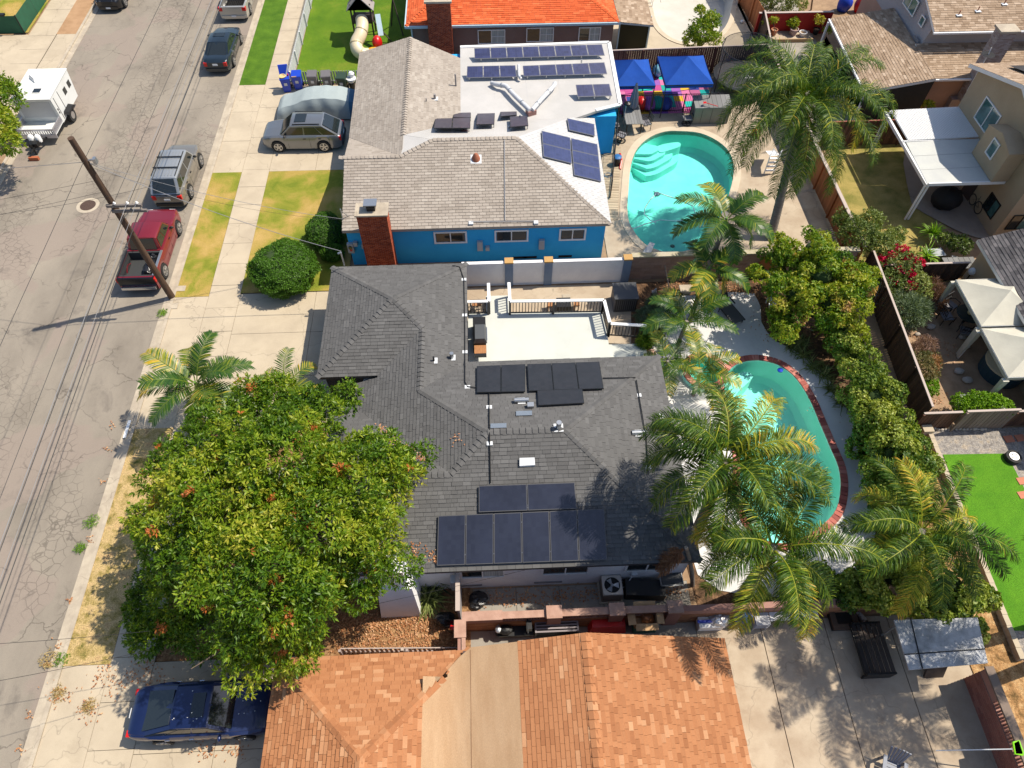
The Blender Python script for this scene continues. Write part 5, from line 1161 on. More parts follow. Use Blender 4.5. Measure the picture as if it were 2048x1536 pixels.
B().bb(26.96, 27.03, 41.2, 41.9, 2.9, 3.3).out('wall_vent', mat('vent_grey', (.2, .2, .21)), HE)
b = B(); [b.beam((23.0, y, 0), (23.0, y, 2.3), .12, .12) for y in (37.7, 41.5, 45.4)]; b.out('post', TRIMW, HE)
B().add([(22.95, 37.75, .2), (26.9, 37.8, .2), (26.8, 37.6, 2.9), (22.95, 37.55, 2.2)], [(0, 1, 2, 3), (3, 2, 1, 0)]).out('shade_cloth', mat('black_shade_cloth', (.012, .013, .014), rough=.8, bump=(3, .8), fine=0), HE)
B().add([(22.98, 37.75, .6), (22.98, 45, .6), (22.98, 45, 1.6), (22.98, 37.75, 1.6)], [(0, 1, 2, 3), (3, 2, 1, 0)]).out('side_screen', MATS['black_shade_cloth'], HE)
cp_ = P(1900, 215)
B().hexa([(29.2, 38.5, 0), (31.0, 38.5, 0), (31.0, 39.0, 0), (29.2, 39.0, 0), (29.2, 38.5, 1.0), (31.0, 38.5, 1.0), (31.0, 39, 1.0), (29.2, 39, 1.0)]).out('chimney_shoulder', BRICKG, HE)
brickstack(HE, 29.6, 30.6, 38.2, 38.85, 1.0, 5.4, BRICKG, MORTG, 'chimney')
B().bb(29.52, 30.68, 38.1, 38.95, 5.4, 5.52).out('chimney_crown', KERB, HE)
for px, py in ((1917, 30), (1955, 22), (2008, 8)): pipe_vent(HE, PP(px, py, 4.2 - 40.6 * .351, 0, .351), .28, .035, mat('rusty_vent', (.30, .10, .05)), .35)
b = B(); b.beam((27.2, 40.5, 4.15), (33, 40.5, 4.15), .1, .1); b.beam((26.75, 38.42, 2.4), (30, 38.42, 2.4), .1, .1); b.beam((22.72, 37.4, 2.33), (23.1, 45.7, 2.33), .1, .1); b.out('gutter', TRIMW, HE)
# satellite dish on a mast
c = P(1975, 112, 4.6); ds = thing('satellite_dish', 'small black satellite dish on a white mast in front of the brick chimney', 'satellite dish', (c.x, c.y, 3.6))
B().cyl((c.x, c.y, 2.4), (c.x, c.y, 4.7), .03).out('mast', TRIMW, ds); B().lathe((c.x, c.y, 4.6), [(.05, 0), (.25, .04), (.36, .1)], 16).out('reflector', BLKM, ds, smooth=True); B().beam((c.x, c.y, 4.7), (c.x - .05, c.y, 5.1), .04, .04).out('feed_arm', TRIMW, ds)
# beige house with gable
HF = thing('house', 'tall beige stucco house with a bay window and green tinted glass', 'house', (30, 31, 0))
prof_ = [(27.2, 5.2), (35.2, 5.2), (31.2, 6.6)]
b = B(); x0 = 27.25
b.add([(x0, 27.3, 0), (x0, 35.2, 0), (x0, 35.2, 5.2), (x0, 31.2, 6.55), (x0, 27.3, 5.2), (40, 27.3, 0), (40, 35.2, 0), (40, 35.2, 5.2), (40, 31.2, 6.55), (40, 27.3, 5.2)],
      [(0, 4, 3, 2, 1), (0, 5, 9, 4), (1, 2, 7, 6), (5, 6, 7, 8, 9)]); b.out('wall', BEIGE, HF)
FR_ = [[(26.9, 35.7, 5.1), (40, 35.7, 5.1), (40, 31.2, 6.65), (26.9, 31.2, 6.65)], [(26.9, 31.2, 6.65), (40, 31.2, 6.65), (40, 26.8, 5.1), (26.9, 26.8, 5.1)]]
rf_ = decking(HF, FR_, TRIMW, -.2, 'roof'); shingles(rf_, FR_, SH_BRN, .32, .17, .016, .3, 0, 43)
B().add([(28.3, 34.6, 5.62), (31, 34.6, 5.62), (31, 32.2, 6.44), (28.3, 32.2, 6.44)], [(0, 1, 2, 3)]).out('roof_solar_panel', FRB, HF)
bayz0, bayz1 = 2.75, 4.5
by = B(); by.bb(26.35, 27.24, 28.7, 31.1, bayz0, bayz1); by = by.out('bay', BEIGE, HF)
B().add([(26.3, 28.65, 4.48), (26.3, 31.15, 4.48), (26.3, 29.9, 4.85), (27.24, 28.65, 4.48), (27.24, 31.15, 4.48), (27.24, 29.9, 4.85)], [(0, 2, 1), (0, 3, 5, 2), (1, 2, 5, 4)]).out('bay_gable', BEIGE, by)
window(HF, (27.25, 32.6, 3.9), (-1, 0, 0), 1.7, 1.2, TRIMW, 2, GLASSG); window(by, (26.35, 29.9, 3.9), (-1, 0, 0), .55, .8, TRIMW, 1, GLASSG)
window(HF, (27.25, 28.6, 1.2), (-1, 0, 0), 1.0, .9, BLKM, 2, GLASS, curtain=GLASSG, fw=.04); window(HF, (28.2, 27.3, 1.2), (0, -1, 0), 1.1, .9, BLKM, 2, GLASS, curtain=GLASSG, fw=.04)
B().bb(27.22, 27.249, 30.3, 31.2, 0, 2.0).out('door', mat('dark_door', (.05, .035, .03), rough=.6), HF)
# aluminium patio cover
PC = thing('patio_cover', 'white patio cover, half open slats and half solid, against the beige house', 'patio cover', (25, 32, 0))
b = B(); b.slab([(23.1, 28.8, 2.62), (27.2, 28.8, 2.75), (27.3, 32.3, 2.75), (23.25, 32.3, 2.62)], (0, 0, -.06)); sp_ = b.out('solid_panel', mat('cover_white', (.47, .48, .45), (.42, .43, .42), .5, ns=1), PC)
for y in (29.95, 31.1): B().beam((23.2, y, 2.623), (27.2, y, 2.748), .012, .01).out('panel_joint', mat('vent_grey', (.2, .2, .21)), sp_)
SLm = B().box((0, 0, 0), (.05, 2.75, .09)).mesh('slat', TRIMW)
for i in range(48): piece('slat', SLm, PC, Matrix.Translation((23.4 + i * .083, 33.75, 2.66 + i * .0027)))
b = B(); b.bb(23.1, 27.25, 32.32, 32.4, 2.5, 2.66); b.bb(23.3, 27.3, 35.05, 35.13, 2.5, 2.66); b.bb(23.05, 23.17, 28.8, 35.2, 2.42, 2.6); b.bb(23.1, 27.2, 28.72, 28.8, 2.55, 2.72); b.out('beam', TRIMW, PC)
for y in (28.95, 34.9):
    for d in (-.09, .09): B().bb(23.1 + .12 + d - .04, 23.1 + .12 + d + .04, y - .04, y + .04, .07, 2.5).out('post', TRIMW, PC)
# low charcoal roofed house corner
HG = thing('house', 'low beige house corner with slate grey shingles at the right edge', 'house', (26, 22, 0))
GF = [[(24.05, 24.7, 2.55), (24.0, 13.8, 2.55), (28.5, 13.8, 4.1), (28.5, 24.7, 4.1)]]
rg2 = decking(HG, GF, TRIMW, -.16, 'roof'); shingles(rg2, GF, shmat('slate_grey_shingle', (.045, .043, .048), (.10, .095, .10), (.15, .14, .145)), .36, .17, .02, .3, 0, 51); wallbox(HG, 24.4, 33, 13.8, 24.4, 2.4, BEIGE)
# canopies
CANV = mat('cream_canvas', (.50, .48, .40), (.44, .42, .35), .8, ns=1, bump=(4, .4), fine=.03)
def canopy(label, x0, x1, y0, y1, z, h, mt, legm, grp=None, val=.22, cat='gazebo', drape=False):
    cx_, cy_ = (x0 + x1) / 2, (y0 + y1) / 2; t = thing('canopy', label, cat, (cx_, cy_, 0), group=grp)
    cs = [(x0, y0), (x1, y0), (x1, y1), (x0, y1)]; b = B(); N = 8
    for i in range(4):
        p, q = Vector((*cs[i], z)), Vector((*cs[(i + 1) % 4], z)); ap = Vector((cx_, cy_, z + h)); vs = []
        for a in range(N + 1):
            for k in range(N + 1):
                t1 = k / N; e_ = p.lerp(q, a / N); v = e_.lerp(ap, t1); sag = .07 * math.sin(math.pi * a / N) * (1 - t1) + .10 * math.sin(math.pi * t1) * (.4 + .6 * abs(2 * a / N - 1) * 0 + .3 * math.sin(math.pi * a / N)); v.z -= sag * .8; vs.append(v)
        b.add(vs, [(a * (N + 1) + k, (a + 1) * (N + 1) + k, (a + 1) * (N + 1) + k + 1, a * (N + 1) + k + 1) for a in range(N) for k in range(N)])
        b.add([p, q, q - Vector((0, 0, val)), p - Vector((0, 0, val))], [(0, 3, 2, 1)])
    b.out('canopy_top', mt, t, smooth=True)
    for x, y in cs: B().beam((x + (.04 if x == x0 else -.04), y + (.04 if y == y0 else -.04), .02), (x + (.04 if x == x0 else -.04), y + (.04 if y == y0 else -.04), z - .05), .05, .05).out('leg', legm, t)
    f = B(); [f.beam((*cs[i], z - .04), (*cs[(i + 1) % 4], z - .04), .03, .04) for i in range(4)]; f.out('frame', legm, t)
    if drape:
        for x, y in cs[0:1] + cs[3:]: d_ = B(); d_.hexa([(x - .05, y - .05, .1), (x + .05, y - .05, .1), (x + .05, y + .05, .1), (x - .05, y + .05, .1), (x - .13, y - .10, z - .2), (x + .13, y - .10, z - .2), (x + .13, y + .10, z - .2), (x - .13, y + .10, z - .2)]); d_.out('curtain', mt, t)
    return t
canopy('cream canvas gazebo touching the slate grey roof, farther of the pair', 22.25, 25.4, 19.6, 22.45, 2.2, .75, CANV, TRIMW, 'cream gazebos', drape=True)
canopy('cream canvas gazebo nearer the brown board fence', 22.2, 25.4, 16.75, 19.45, 2.2, .75, CANV, TRIMW, 'cream gazebos', drape=True)
TENT = mat('royal_blue_canopy', (.010, .065, .33), (.008, .055, .28), .85, spec=.2, ns=1, bump=(4, .5), fine=.02)
canopy('blue pop up tent next to the blue house flat roof', 7.95, 10.45, 38.75, 41.6, 2.25, .85, TENT, BLKM, 'blue tents'); canopy('blue pop up tent nearer the trampoline', 11.05, 13.95, 38.7, 41.8, 2.3, .9, TENT, BLKM, 'blue tents')
# ================================================================ fences and walls
WBR = mat('brown_board', (.12, .055, .03), rough=.9, tone=[(0, (.07, .032, .02)), (.5, (.12, .055, .032)), (1, (.17, .085, .05))], c2=(.06, .03, .02), ns=4, stretch=(5, 5, .5))
WOR = mat('orange_board', (.34, .11, .03), rough=.85, tone=[(0, (.26, .08, .02)), (1, (.40, .14, .045))])
WDK = mat('dark_board', (.06, .038, .025), rough=.9, tone=[(0, (.04, .024, .016)), (1, (.10, .062, .04))])
WGY = mat('weathered_board', (.20, .155, .12), rough=.9, tone=[(0, (.15, .11, .085)), (1, (.26, .20, .16))])
RAIL = mat('pale_top_rail', (.40, .33, .29), rough=.8)
def fence(label, p, q, h, mt, bw=.14, rail=RAIL, singles=True, cat='fence', gap=.012, z0=.02, th=.02, group=None, railw=.1, tops=False, lean=0):
    p, q = Vector((p[0], p[1], 0)), Vector((q[0], q[1], 0)); d = q - p; L = d.length; a = math.atan2(d.y, d.x)
    t = thing('fence', label, cat, tuple(p), group=group); n = int(L / bw); me = B().box((0, 0, 0), (bw - gap, th, h)).mesh('board', mt); b = B()
    for i in range(n):
        c = p + d * ((i + .5) / n) + Vector((0, 0, z0 + h / 2 + rnd.uniform(-.01, .01)))
        if singles: piece('board', me, t, Matrix.Translation(c) @ Matrix.Rotation(a, 4, 'Z'))
        else:
            b.box(tuple(c), (bw - gap, th, h), a, tone=max(.02, rnd.random()))
            if tops: b.cyl((c.x, c.y, c.z + h / 2), (c.x, c.y, c.z + h / 2 + .09), bw * .42, .004, 4)
    if not singles: b.out('board', mt, t, kind='stuff')
    nr = Vector((-math.sin(a), math.cos(a), 0)) * .04
    if rail: B().beam(p + Vector((0, 0, z0 + h + .02)), q + Vector((0, 0, z0 + h + .02)), railw, .05).out('top_rail', rail, t)
    B().beam(p + nr + Vector((0, 0, z0 + h * .25)), q + nr + Vector((0, 0, z0 + h * .25)), .05, .08).out('rail', mt, t)
    for i in range(int(L / 2.4) + 1): c = p + d * min(1, i * 2.4 / L) - nr * 1.6; B().box((c.x, c.y, z0 + h / 2), (.09, .09, h)).out('post', mt, t)
    return t
fence('dark brown board fence behind the blue tents and trampoline', (8.1, 43.35), (18.75, 43.7), 1.8, WBR, .15, RAIL)
fence('tall side fence with pale cap beside the big palm by the oval pool', (18.75, 43.7), (18.95, 25.2), 1.75, WOR, .15, RAIL, railw=.18)
fence('dark lattice topped board fence behind the ivy hedge', (19.35, 25.0), (18.75, 15.7), 1.65, WDK, .14, RAIL)
fence('brown board fence along the far side of the gravel bed', (18.5, 15.6), (20.2, 15.6), 1.3, WBR, .16, RAIL)
fence('weathered wide board gate panel in the fence above the gravel bed', (20.25, 15.5), (22.6, 15.5), 1.5, WGY, .17, RAIL, cat='gate'); fence('dark brown fence run under the lilac flowering shrub', (22.65, 15.6), (28, 15.6), 1.2, WBR, .16, RAIL)
fence('dark fence between the faded back lawn and the garden', (19.6, 24.35), (24.2, 24.35), 1.3, WDK, .15, RAIL)
fence('dark brown fence behind the white patio cover', (20.2, 35.5), (27, 35.6), 1.7, WBR, .15, mat('rust_cap', (.22, .06, .04), rough=.8)); fence('low fence along the left of the faded back lawn', (19.5, 35.5), (19.5, 43.5), 1.4, WDK, .15, RAIL)
q0, q1, q2 = P(1478, -10), P(1540, 78), P(1530, 88)
fence('orange board fence beside the empty white pool', (18.6, 62), (19.6, 48.2), 1.7, WOR, .15, None); fence('dark board fence joining the orange one to the red wall', (19.6, 48.1), (19.0, 43.9), 1.7, WDK, .15, RAIL)
ry = P(1600, 68).y
rw = thing('garden_wall', 'deep red painted wall behind the row of potted plants', 'wall', (22, ry, 0)); B().bb(19.3, 24.5, ry, ry + .15, 0, 1.5).out('panel', mat('deep_red_paint', (.38, .014, .008), (.30, .01, .006), .7, ns=1), rw); B().bb(19.3, 24.5, ry - .02, ry + .17, 1.5, 1.54).out('cap', RAIL, rw)
pt_y = P(1600, 84).y
st('planter_terrace', [rect(19.7, 23.2, pt_y, ry)], .25, CONCP); B().bb(19.7, 23.2, pt_y - .1, pt_y, 0, .27).out('retaining_kerb', mat('tan_block', (.36, .24, .13), rough=.9), kind='structure')
POTT = mat('terracotta_pot', (.42, .16, .08), rough=.8); POTG = mat('mauve_pot', (.35, .25, .25), rough=.8)
def pot(label, px, py, r, h, mt, z=.25):
    c = P(px, py, z); t = thing('plant_pot', label, 'plant pot', tuple(c)); B().lathe(c, [(r * .7, 0), (r, h), (r * 1.08, h), (r * 1.08, h + .05), (r * .9, h + .05), (r * .85, h - .05)], 14).out('pot', mt, t, smooth=True); B().cyl(c + Vector((0, 0, h - .12)), c + Vector((0, 0, h - .03)), r * .85).out('soil', DIRT, t); return c + Vector((0, 0, h))
pots = [pot('terracotta pot with a thin stemmed plant at the left of the red wall', 1546, 70, .22, .36, POTT), pot('large mauve pot holding the roundest bush by the red wall', 1585, 70, .28, .4, POTG), pot('low empty pale pot in front of the red wall', 1604, 72, .26, .25, TRIMW), pot('dark pot with pale rim near the patio roof', 1630, 68, .22, .35, BLKM), pot('small black pot next to the terracotta one', 1533, 70, .18, .3, BLKM)]
# white wall with blue grey pilasters, pink block wall
wg = thing('garden_wall', 'white rendered garden wall with blue grey pilasters beside the side yard', 'wall', (3, 25, 0))
B().bb(-1.3, 7.05, 24.98, 25.16, 0, 1.58).out('panel', WHITE, wg)
PILG = mat('blue_grey_paint', (.17, .23, .33), (.14, .2, .3), .8, ns=2)
for x in (1.05, 3.02, 6.98): v = B().bb(x - .2, x + .2, 24.9, 25.24, 0, 1.62).out('pilaster', PILG, wg); B().bb(x - .22, x + .22, 24.88, 25.26, 1.62, 1.7).out('cap', mat('ochre_block', (.42, .25, .09), rough=.9), v)
B().beam((-1.2, 24.93, .1), (6.8, 24.93, .1), .03, .03).out('conduit', PIPE, wg)
wp = thing('garden_wall', 'pinkish block wall with a pale coping behind the kidney pool garden', 'wall', (12, 25.2, 0))
PBL = mat('pink_block', (.40, .25, .19), rough=.9, tone=[(0, (.33, .20, .15)), (.5, (.40, .25, .19)), (1, (.45, .29, .23))], c2=(.25, .15, .1), ns=.8, bump=(20, .4))
def blockwall(parent, x0, x1, y0, y1, h, mt, bw=.4, bh=.2, axis=0, name='block', top0=0):
    core = B().bb(x0 + .01, x1 - .01, y0 + .01, y1 - .01, 0, h).out('core', MORTG, parent); b = B(); L0, L1 = (x0, x1) if axis == 0 else (y0, y1)
    for r in range(int(h / bh)):
        p = L0 - (r % 2) * bw / 2
        while p < L1:
            s, e = max(p, L0), min(p + bw - .012, L1)
            if e - s > .05:
                if axis == 0: b.bb(s, e, y0 - .003, y1 + .003, r * bh, (r + 1) * bh - .012, 0, max(.02, rnd.random()))
                else: b.bb(x0 - .003, x1 + .003, s, e, r * bh, (r + 1) * bh - .012, 0, max(.02, rnd.random()))
            p += bw
    b.out(name, mt, core, kind='stuff')
blockwall(wp, 7.2, 18.7, 25.12, 25.28, 1.6, PBL); B().bb(7.18, 18.72, 25.06, 25.36, 1.6, 1.68).out('coping', mat('pale_coping', (.42, .37, .28), (.3, .27, .15), .9, ns=1.5), wp)
B().hexa([(13.6, 24.9, .02), (14.6, 24.95, .02), (14.6, 25.0, .02), (13.6, 24.97, .02), (13.8, 25.05, 1.4), (14.6, 25.08, 1.4), (14.6, 25.1, 1.4), (13.8, 25.08, 1.4)]).out('orange_offcut', WOR, label='orange wooden panel leaning on the pink block wall behind the palms', category='panel')
B().beam((8.9, 25.0, 1.1), (9.2, 23.4, .1), .05, .04).out('leaning_plank', WGY, label='grey plank leaning from the pink wall into the soil bed', category='plank')
# foreground brick walls
BRO = mat('orange_brown_brick', (.26, .12, .055), rough=.9, tone=[(0, (.20, .085, .04)), (1, (.32, .15, .075))], bump=(25, .4)); BRP = mat('rose_brick', (.30, .15, .12), rough=.9, tone=[(0, (.22, .10, .08)), (1, (.36, .2, .16))], bump=(25, .4)); CAPR = mat('rose_cap', (.42, .26, .2), (.34, .2, .15), .9, ns=3)
wb_ = thing('garden_wall', 'long brick garden wall with open block panels and pilasters behind the terracotta house', 'wall', (5, 7.75, 0))
blockwall(wb_, -1.3, 17.0, 7.64, 7.82, 1.0, BRO, .42, .1)
def breeze(parent, x0, x1, y0, y1, z0, z1, axis=0):
    b = B(); L0, L1 = (x0, x1) if axis == 0 else (y0, y1); L = L1 - L0; n = max(1, int(L / .2)); m = max(1, int((z1 - z0) / .2)); dz = (z1 - z0) / m
    def q(a, b2, c, d):
        if axis == 0: b.bb(a, b2, y0, y1, c, d, 0, max(.02, rnd.random()))
        else: b.bb(x0, x1, a, b2, c, d, 0, max(.02, rnd.random()))
    for i in range(n):
        for j in range(m):
            a = L0 + L * i / n; w = L / n; z = z0 + j * dz
            q(a, a + w, z, z + .03); q(a, a + .03, z + .03, z + dz); q(a + w / 2 - .015, a + w / 2 + .015, z + .03, z + dz)
    b.out('breeze_block', BRP, parent, kind='stuff')
for x0, x1 in ((.1, 1.75), (2.15, 3.95), (4.45, 6.1)): breeze(wb_, x0, x1, 7.66, 7.8, 1.0, 1.4); B().bb(x0, x1, 7.6, 7.86, 1.4, 1.48).out('coping', CAPR, wb_)
B().bb(-1.3, .1, 7.62, 7.84, 1.0, 1.44).out('solid_end', BRP, wb_); B().bb(-1.35, .1, 7.56, 7.9, 1.44, 1.52).out('coping', CAPR, wb_); B().bb(6.5, 17, 7.62, 7.84, 1.0, 1.35).out('solid_end', BRP, wb_)
for x in (1.95, 4.2, 6.3): v = B().bb(x - .25, x + .25, 7.53, 7.93, 0, 1.55).out('pilaster', BRP, wb_); B().bb(x - .28, x + .28, 7.5, 7.96, 1.55, 1.62).out('cap', CAPR, v)
ww_ = thing('garden_wall', 'short brick wall return capped in pink beside the narrow path', 'wall', (-1.45, 6.5, 0)); B().bb(-1.5, -1.3, 5.9, 7.6, 0, 1.45).out('panel', BRP, ww_); B().bb(-1.62, -1.2, 7.0, 7.62, 1.45, 1.53).out('coping', CAPR, ww_); B().bb(-1.36, -1.22, 5.6, 7.0, 1.45, 1.5).out('coping', CAPR, ww_)
gp = thing('gate_frame', 'grey steel gate frame hung with trellis between the white house and the brick wall', 'gate', (-1.45, 8.6, 0)); B().bb(-1.5, -1.42, 7.9, 9.2, .05, 1.75).out('panel', mat('gate_grey', (.30, .29, .3), rough=.6), gp); B().bb(-1.56, -1.4, 7.85, 9.25, 1.75, 1.82).out('top_rail', RAIL, gp); B().bb(-1.75, -1.55, 8.9, 9.2, .9, 1.7).out('utility_box', mat('box_grey', (.33, .35, .37)), gp)
wr_ = thing('garden_wall', 'long rose block wall with pierced top along the concrete yard', 'wall', (16.9, 1, 0)); RB = mat('rose_slump_block', (.26, .11, .085), rough=.92, tone=[(0, (.21, .085, .065)), (1, (.30, .135, .105))], bump=(15, .5))
blockwall(wr_, 16.6, 16.8, -7, 5.2, 1.1, RB, .4, .1, 1); breeze(wr_, 16.62, 16.78, -7, 4.2, 1.1, 1.5, 1); B().bb(16.62, 16.78, 4.2, 5.2, 1.1, 1.5).out('solid_end', BRP, wr_); B().bb(16.55, 16.85, -7, 5.25, 1.5, 1.58).out('coping', WGY, wr_)
rt_ = thing('retaining_wall', 'pale concrete retaining edge between the bark slope and the synthetic turf', 'wall', (19, 10, 0))
for i in range(24): boxpiece('block', CONC, rt_, (19.13 - .012 * i, 15.1 - .4 * i, .17), (.2, .39, .34))
B().box((19.0, 15.35, .25), (.45, .35, .5)).out('end_post', CONC, rt_)
# picket fences
PKM = mat('mauve_white_picket', (.33, .27, .26), rough=.8, tone=[(0, (.26, .20, .19)), (1, (.40, .34, .33))]); PKW = mat('white_picket', (.62, .62, .62), rough=.7, tone=[(0, (.55, .55, .55)), (1, (.66, .66, .66))])
pf = fence('short mauve picket fence with rounded tops beside the bark mulch', (-5.75, 7.0), (-1.45, 6.85), .75, PKM, .17, None, True, gap=.075)
B().beam((-5.75, 7.04, .62), (-1.45, 6.89, .62), .04, .07).out('top_rail', RAIL, pf); B().box((-3.5, 6.85, .45), (.1, .1, .95)).out('post', RAIL, pf)
fence('white picket fence running beside the sidewalk along the play lawn', (-12.4, 43.2), (-12.3, 60), .95, PKW, .11, None, False, gap=.04, tops=True); fence('greyish white picket fence behind the wheelie bins', (-12.2, 43.15), (-7.0, 43.15), .95, mat('grey_picket', (.42, .43, .42), rough=.8, tone=[(0, (.35, .36, .35)), (1, (.46, .47, .46))]), .16, None, True, gap=.07)
gf = thing('screened_fence', 'green mesh screened fence on dark posts round the far front lawn', 'fence', (-31.9, 50.1, 0)); GSC = mat('green_mesh_screen', (.012, .09, .045), (.01, .07, .035), .8, ns=2)
b = B(); b.beam((-31.9, 50.1, .7), (-31.7, 70, .7), .02, 1.2); b.out('screen', GSC, gf); b = B(); b.beam((-31.9, 50.1, .7), (-45, 50.0, .7), .02, 1.2); b.out('screen', GSC, gf)
for i in range(6): B().cyl((-31.9, 50.1 + i * 2.6, 0), (-31.9, 50.1 + i * 2.6, 1.35), .04).out('post', BLKM, gf)
B().cyl((-34.6, 50.1, 0), (-34.6, 50.1, 1.35), .04).out('post', BLKM, gf); B().box((-32.9, 50.1, 1.4), (.7, .25, .12)).out('letter_box', BLKM, gf)
def iron(label, p, q, h=1.25, step=.115, z0=.05):
    p, q = Vector((p[0], p[1], z0)), Vector((q[0], q[1], z0)); t = thing('iron_fence', label, 'fence', tuple(p), group='black iron fences round the oval pool'); d = q - p; n = int(d.length / step); b = B()
    for i in range(n + 1): c = p + d * (i / n); b.box((c.x, c.y, z0 + h / 2), (.016, .016, h))
    b.out('bar', BLKM, t, kind='stuff'); r = B(); r.beam(p + Vector((0, 0, h)), q + Vector((0, 0, h)), .04, .03); r.beam(p + Vector((0, 0, .15)), q + Vector((0, 0, .15)), .04, .03); r.out('rail', BLKM, t)
    for i in range(int(d.length / 2) + 1): c = p + d * min(1, i * 2 / d.length); B().box((c.x, c.y, z0 + h / 2), (.06, .06, h + .08)).out('post', BLKM, t)
iron('black iron fence between the foam mats and the oval pool', (8.6, 39.25), (14.9, 39.25)); iron('black iron fence along the blue house wall beside the oval pool', (8.5, 39.2), (7.0, 31.2)); iron('short black iron fence stub by the outdoor table', (6.6, 36.3), (8.1, 36.3))
# ================================================================ raised deck with railing beside the charcoal house
DK = thing('deck', 'pale painted raised deck with white topped railing beside the charcoal house', 'deck', (3, 20.5, 0))
B().prism([(-1.05, 18.0), (5.6, 18.0), (5.6, 22.55), (1.1, 22.7), (-1.05, 22.7)], 0, .5).out('floor', DECKW, DK); B().bb(-.15, .98, 22.7, 24.0, 0, .32).out('step', DECKW, DK)
B().bb(5.61, 7.35, 18.0, 20.6, 0, .42).out('step', DECKW, DK); B().bb(7.36, 7.8, 18.2, 20.4, 0, .2).out('step', concrete('pink_tile_step', (.5, .32, .26), (.42, .26, .2), (.3, .2, .15), .3), DK)
DKM = mat('dark_bronze_rail', (.035, .033, .032), rough=.6)
def rail_(p, q, z, h=.95):
    p, q = Vector((p[0], p[1], z)), Vector((q[0], q[1], z)); d = q - p; L = d.length; z2 = Vector((0, 0, h)); r = thing  # noqa
    B().beam(p + z2, q + z2, .15, .05).out('top_rail', TRIMW, DK); B().beam(p + Vector((0, 0, .12)), q + Vector((0, 0, .12)), .05, .06).out('bottom_rail', DKM, DK)
    n = max(2, int(L / .15)); me = _bx.setdefault(('bal', h), B().box((0, 0, 0), (.035, .035, h - .15)).mesh('baluster', DKM))
    for i in range(1, n): c = p + d * (i / n) + Vector((0, 0, .1 + (h - .15) / 2)); piece('baluster', me, DK, Matrix.Translation(c))
    for c in (p, q): B().box((c.x, c.y, z + h / 2 - .02), (.1, .1, h)).out('post', DKM, DK)
rail_((1.0, 22.6), (5.5, 22.5), .5); rail_((5.5, 22.5), (5.6, 21.1), .5); rail_((1.0, 23.9), (1.0, 22.7), .4); rail_((.0, 23.9), (.0, 22.7), .4); rail_((-1.05, 22.65), (-.05, 22.65), .5); rail_((5.65, 21.1), (7.3, 20.9), .42)
B().box((3.1, 22.55, .95), (.11, .11, 1.0)).out('post', DKM, DK)
# ================================================================ vegetation
NR = np.random.default_rng(11)
def leafmesh(name, base, dirs, wid, length, width, tone, mt, parent=None, droop=.15, **props):
    """many folded leaves in one mesh: base Nx3, dirs Nx3, wid Nx3 side vectors"""
    N = len(base); L = np.asarray(length).reshape(-1, 1); Wv = np.asarray(width).reshape(-1, 1)
    tip = base + dirs * L; tip[:, 2] -= (droop * L)[:, 0]; mid = base + dirs * L * .45
    v = np.empty((N, 4, 3)); v[:, 0] = base; v[:, 1] = mid + wid * Wv; v[:, 2] = tip; v[:, 3] = mid - wid * Wv
    inv = Tm(parent).inverted() if parent else None
    v = v.reshape(-1, 3)
    if inv is not None: m = np.array(inv); v = v @ m[:3, :3].T + m[:3, 3]
    me = bpy.data.meshes.new(name); me.vertices.add(N * 4); me.vertices.foreach_set('co', v.ravel())
    idx = (np.arange(N)[:, None] * 4 + np.array([0, 1, 2, 0, 2, 3])[None]).ravel()
    me.loops.add(N * 6); me.loops.foreach_set('vertex_index', idx); me.polygons.add(N * 2)
    me.polygons.foreach_set('loop_start', np.arange(N * 2) * 3); me.polygons.foreach_set('loop_total', np.full(N * 2, 3))
    me.materials.append(mt); me.update(calc_edges=True)
    me.attributes.new('tone', 'FLOAT', 'FACE').data.foreach_set('value', np.repeat(tone, 2))
    o = bpy.data.objects.new(name, me); link(o, parent); return setp(o, **props)
def unit(a): return a / (np.linalg.norm(a, axis=1, keepdims=True) + 1e-9)
def lump(p, s, seed=0):
    """cheap smooth noise in -1..1"""
    r = np.random.default_rng(seed); o = np.zeros(len(p))
    for k in range(5):
        d = r.normal(size=3); d *= s * (1 + k * .7) / np.linalg.norm(d); o += np.sin(p @ d + r.uniform(0, 6)) / (1 + k * .5)
    return o / 2.2
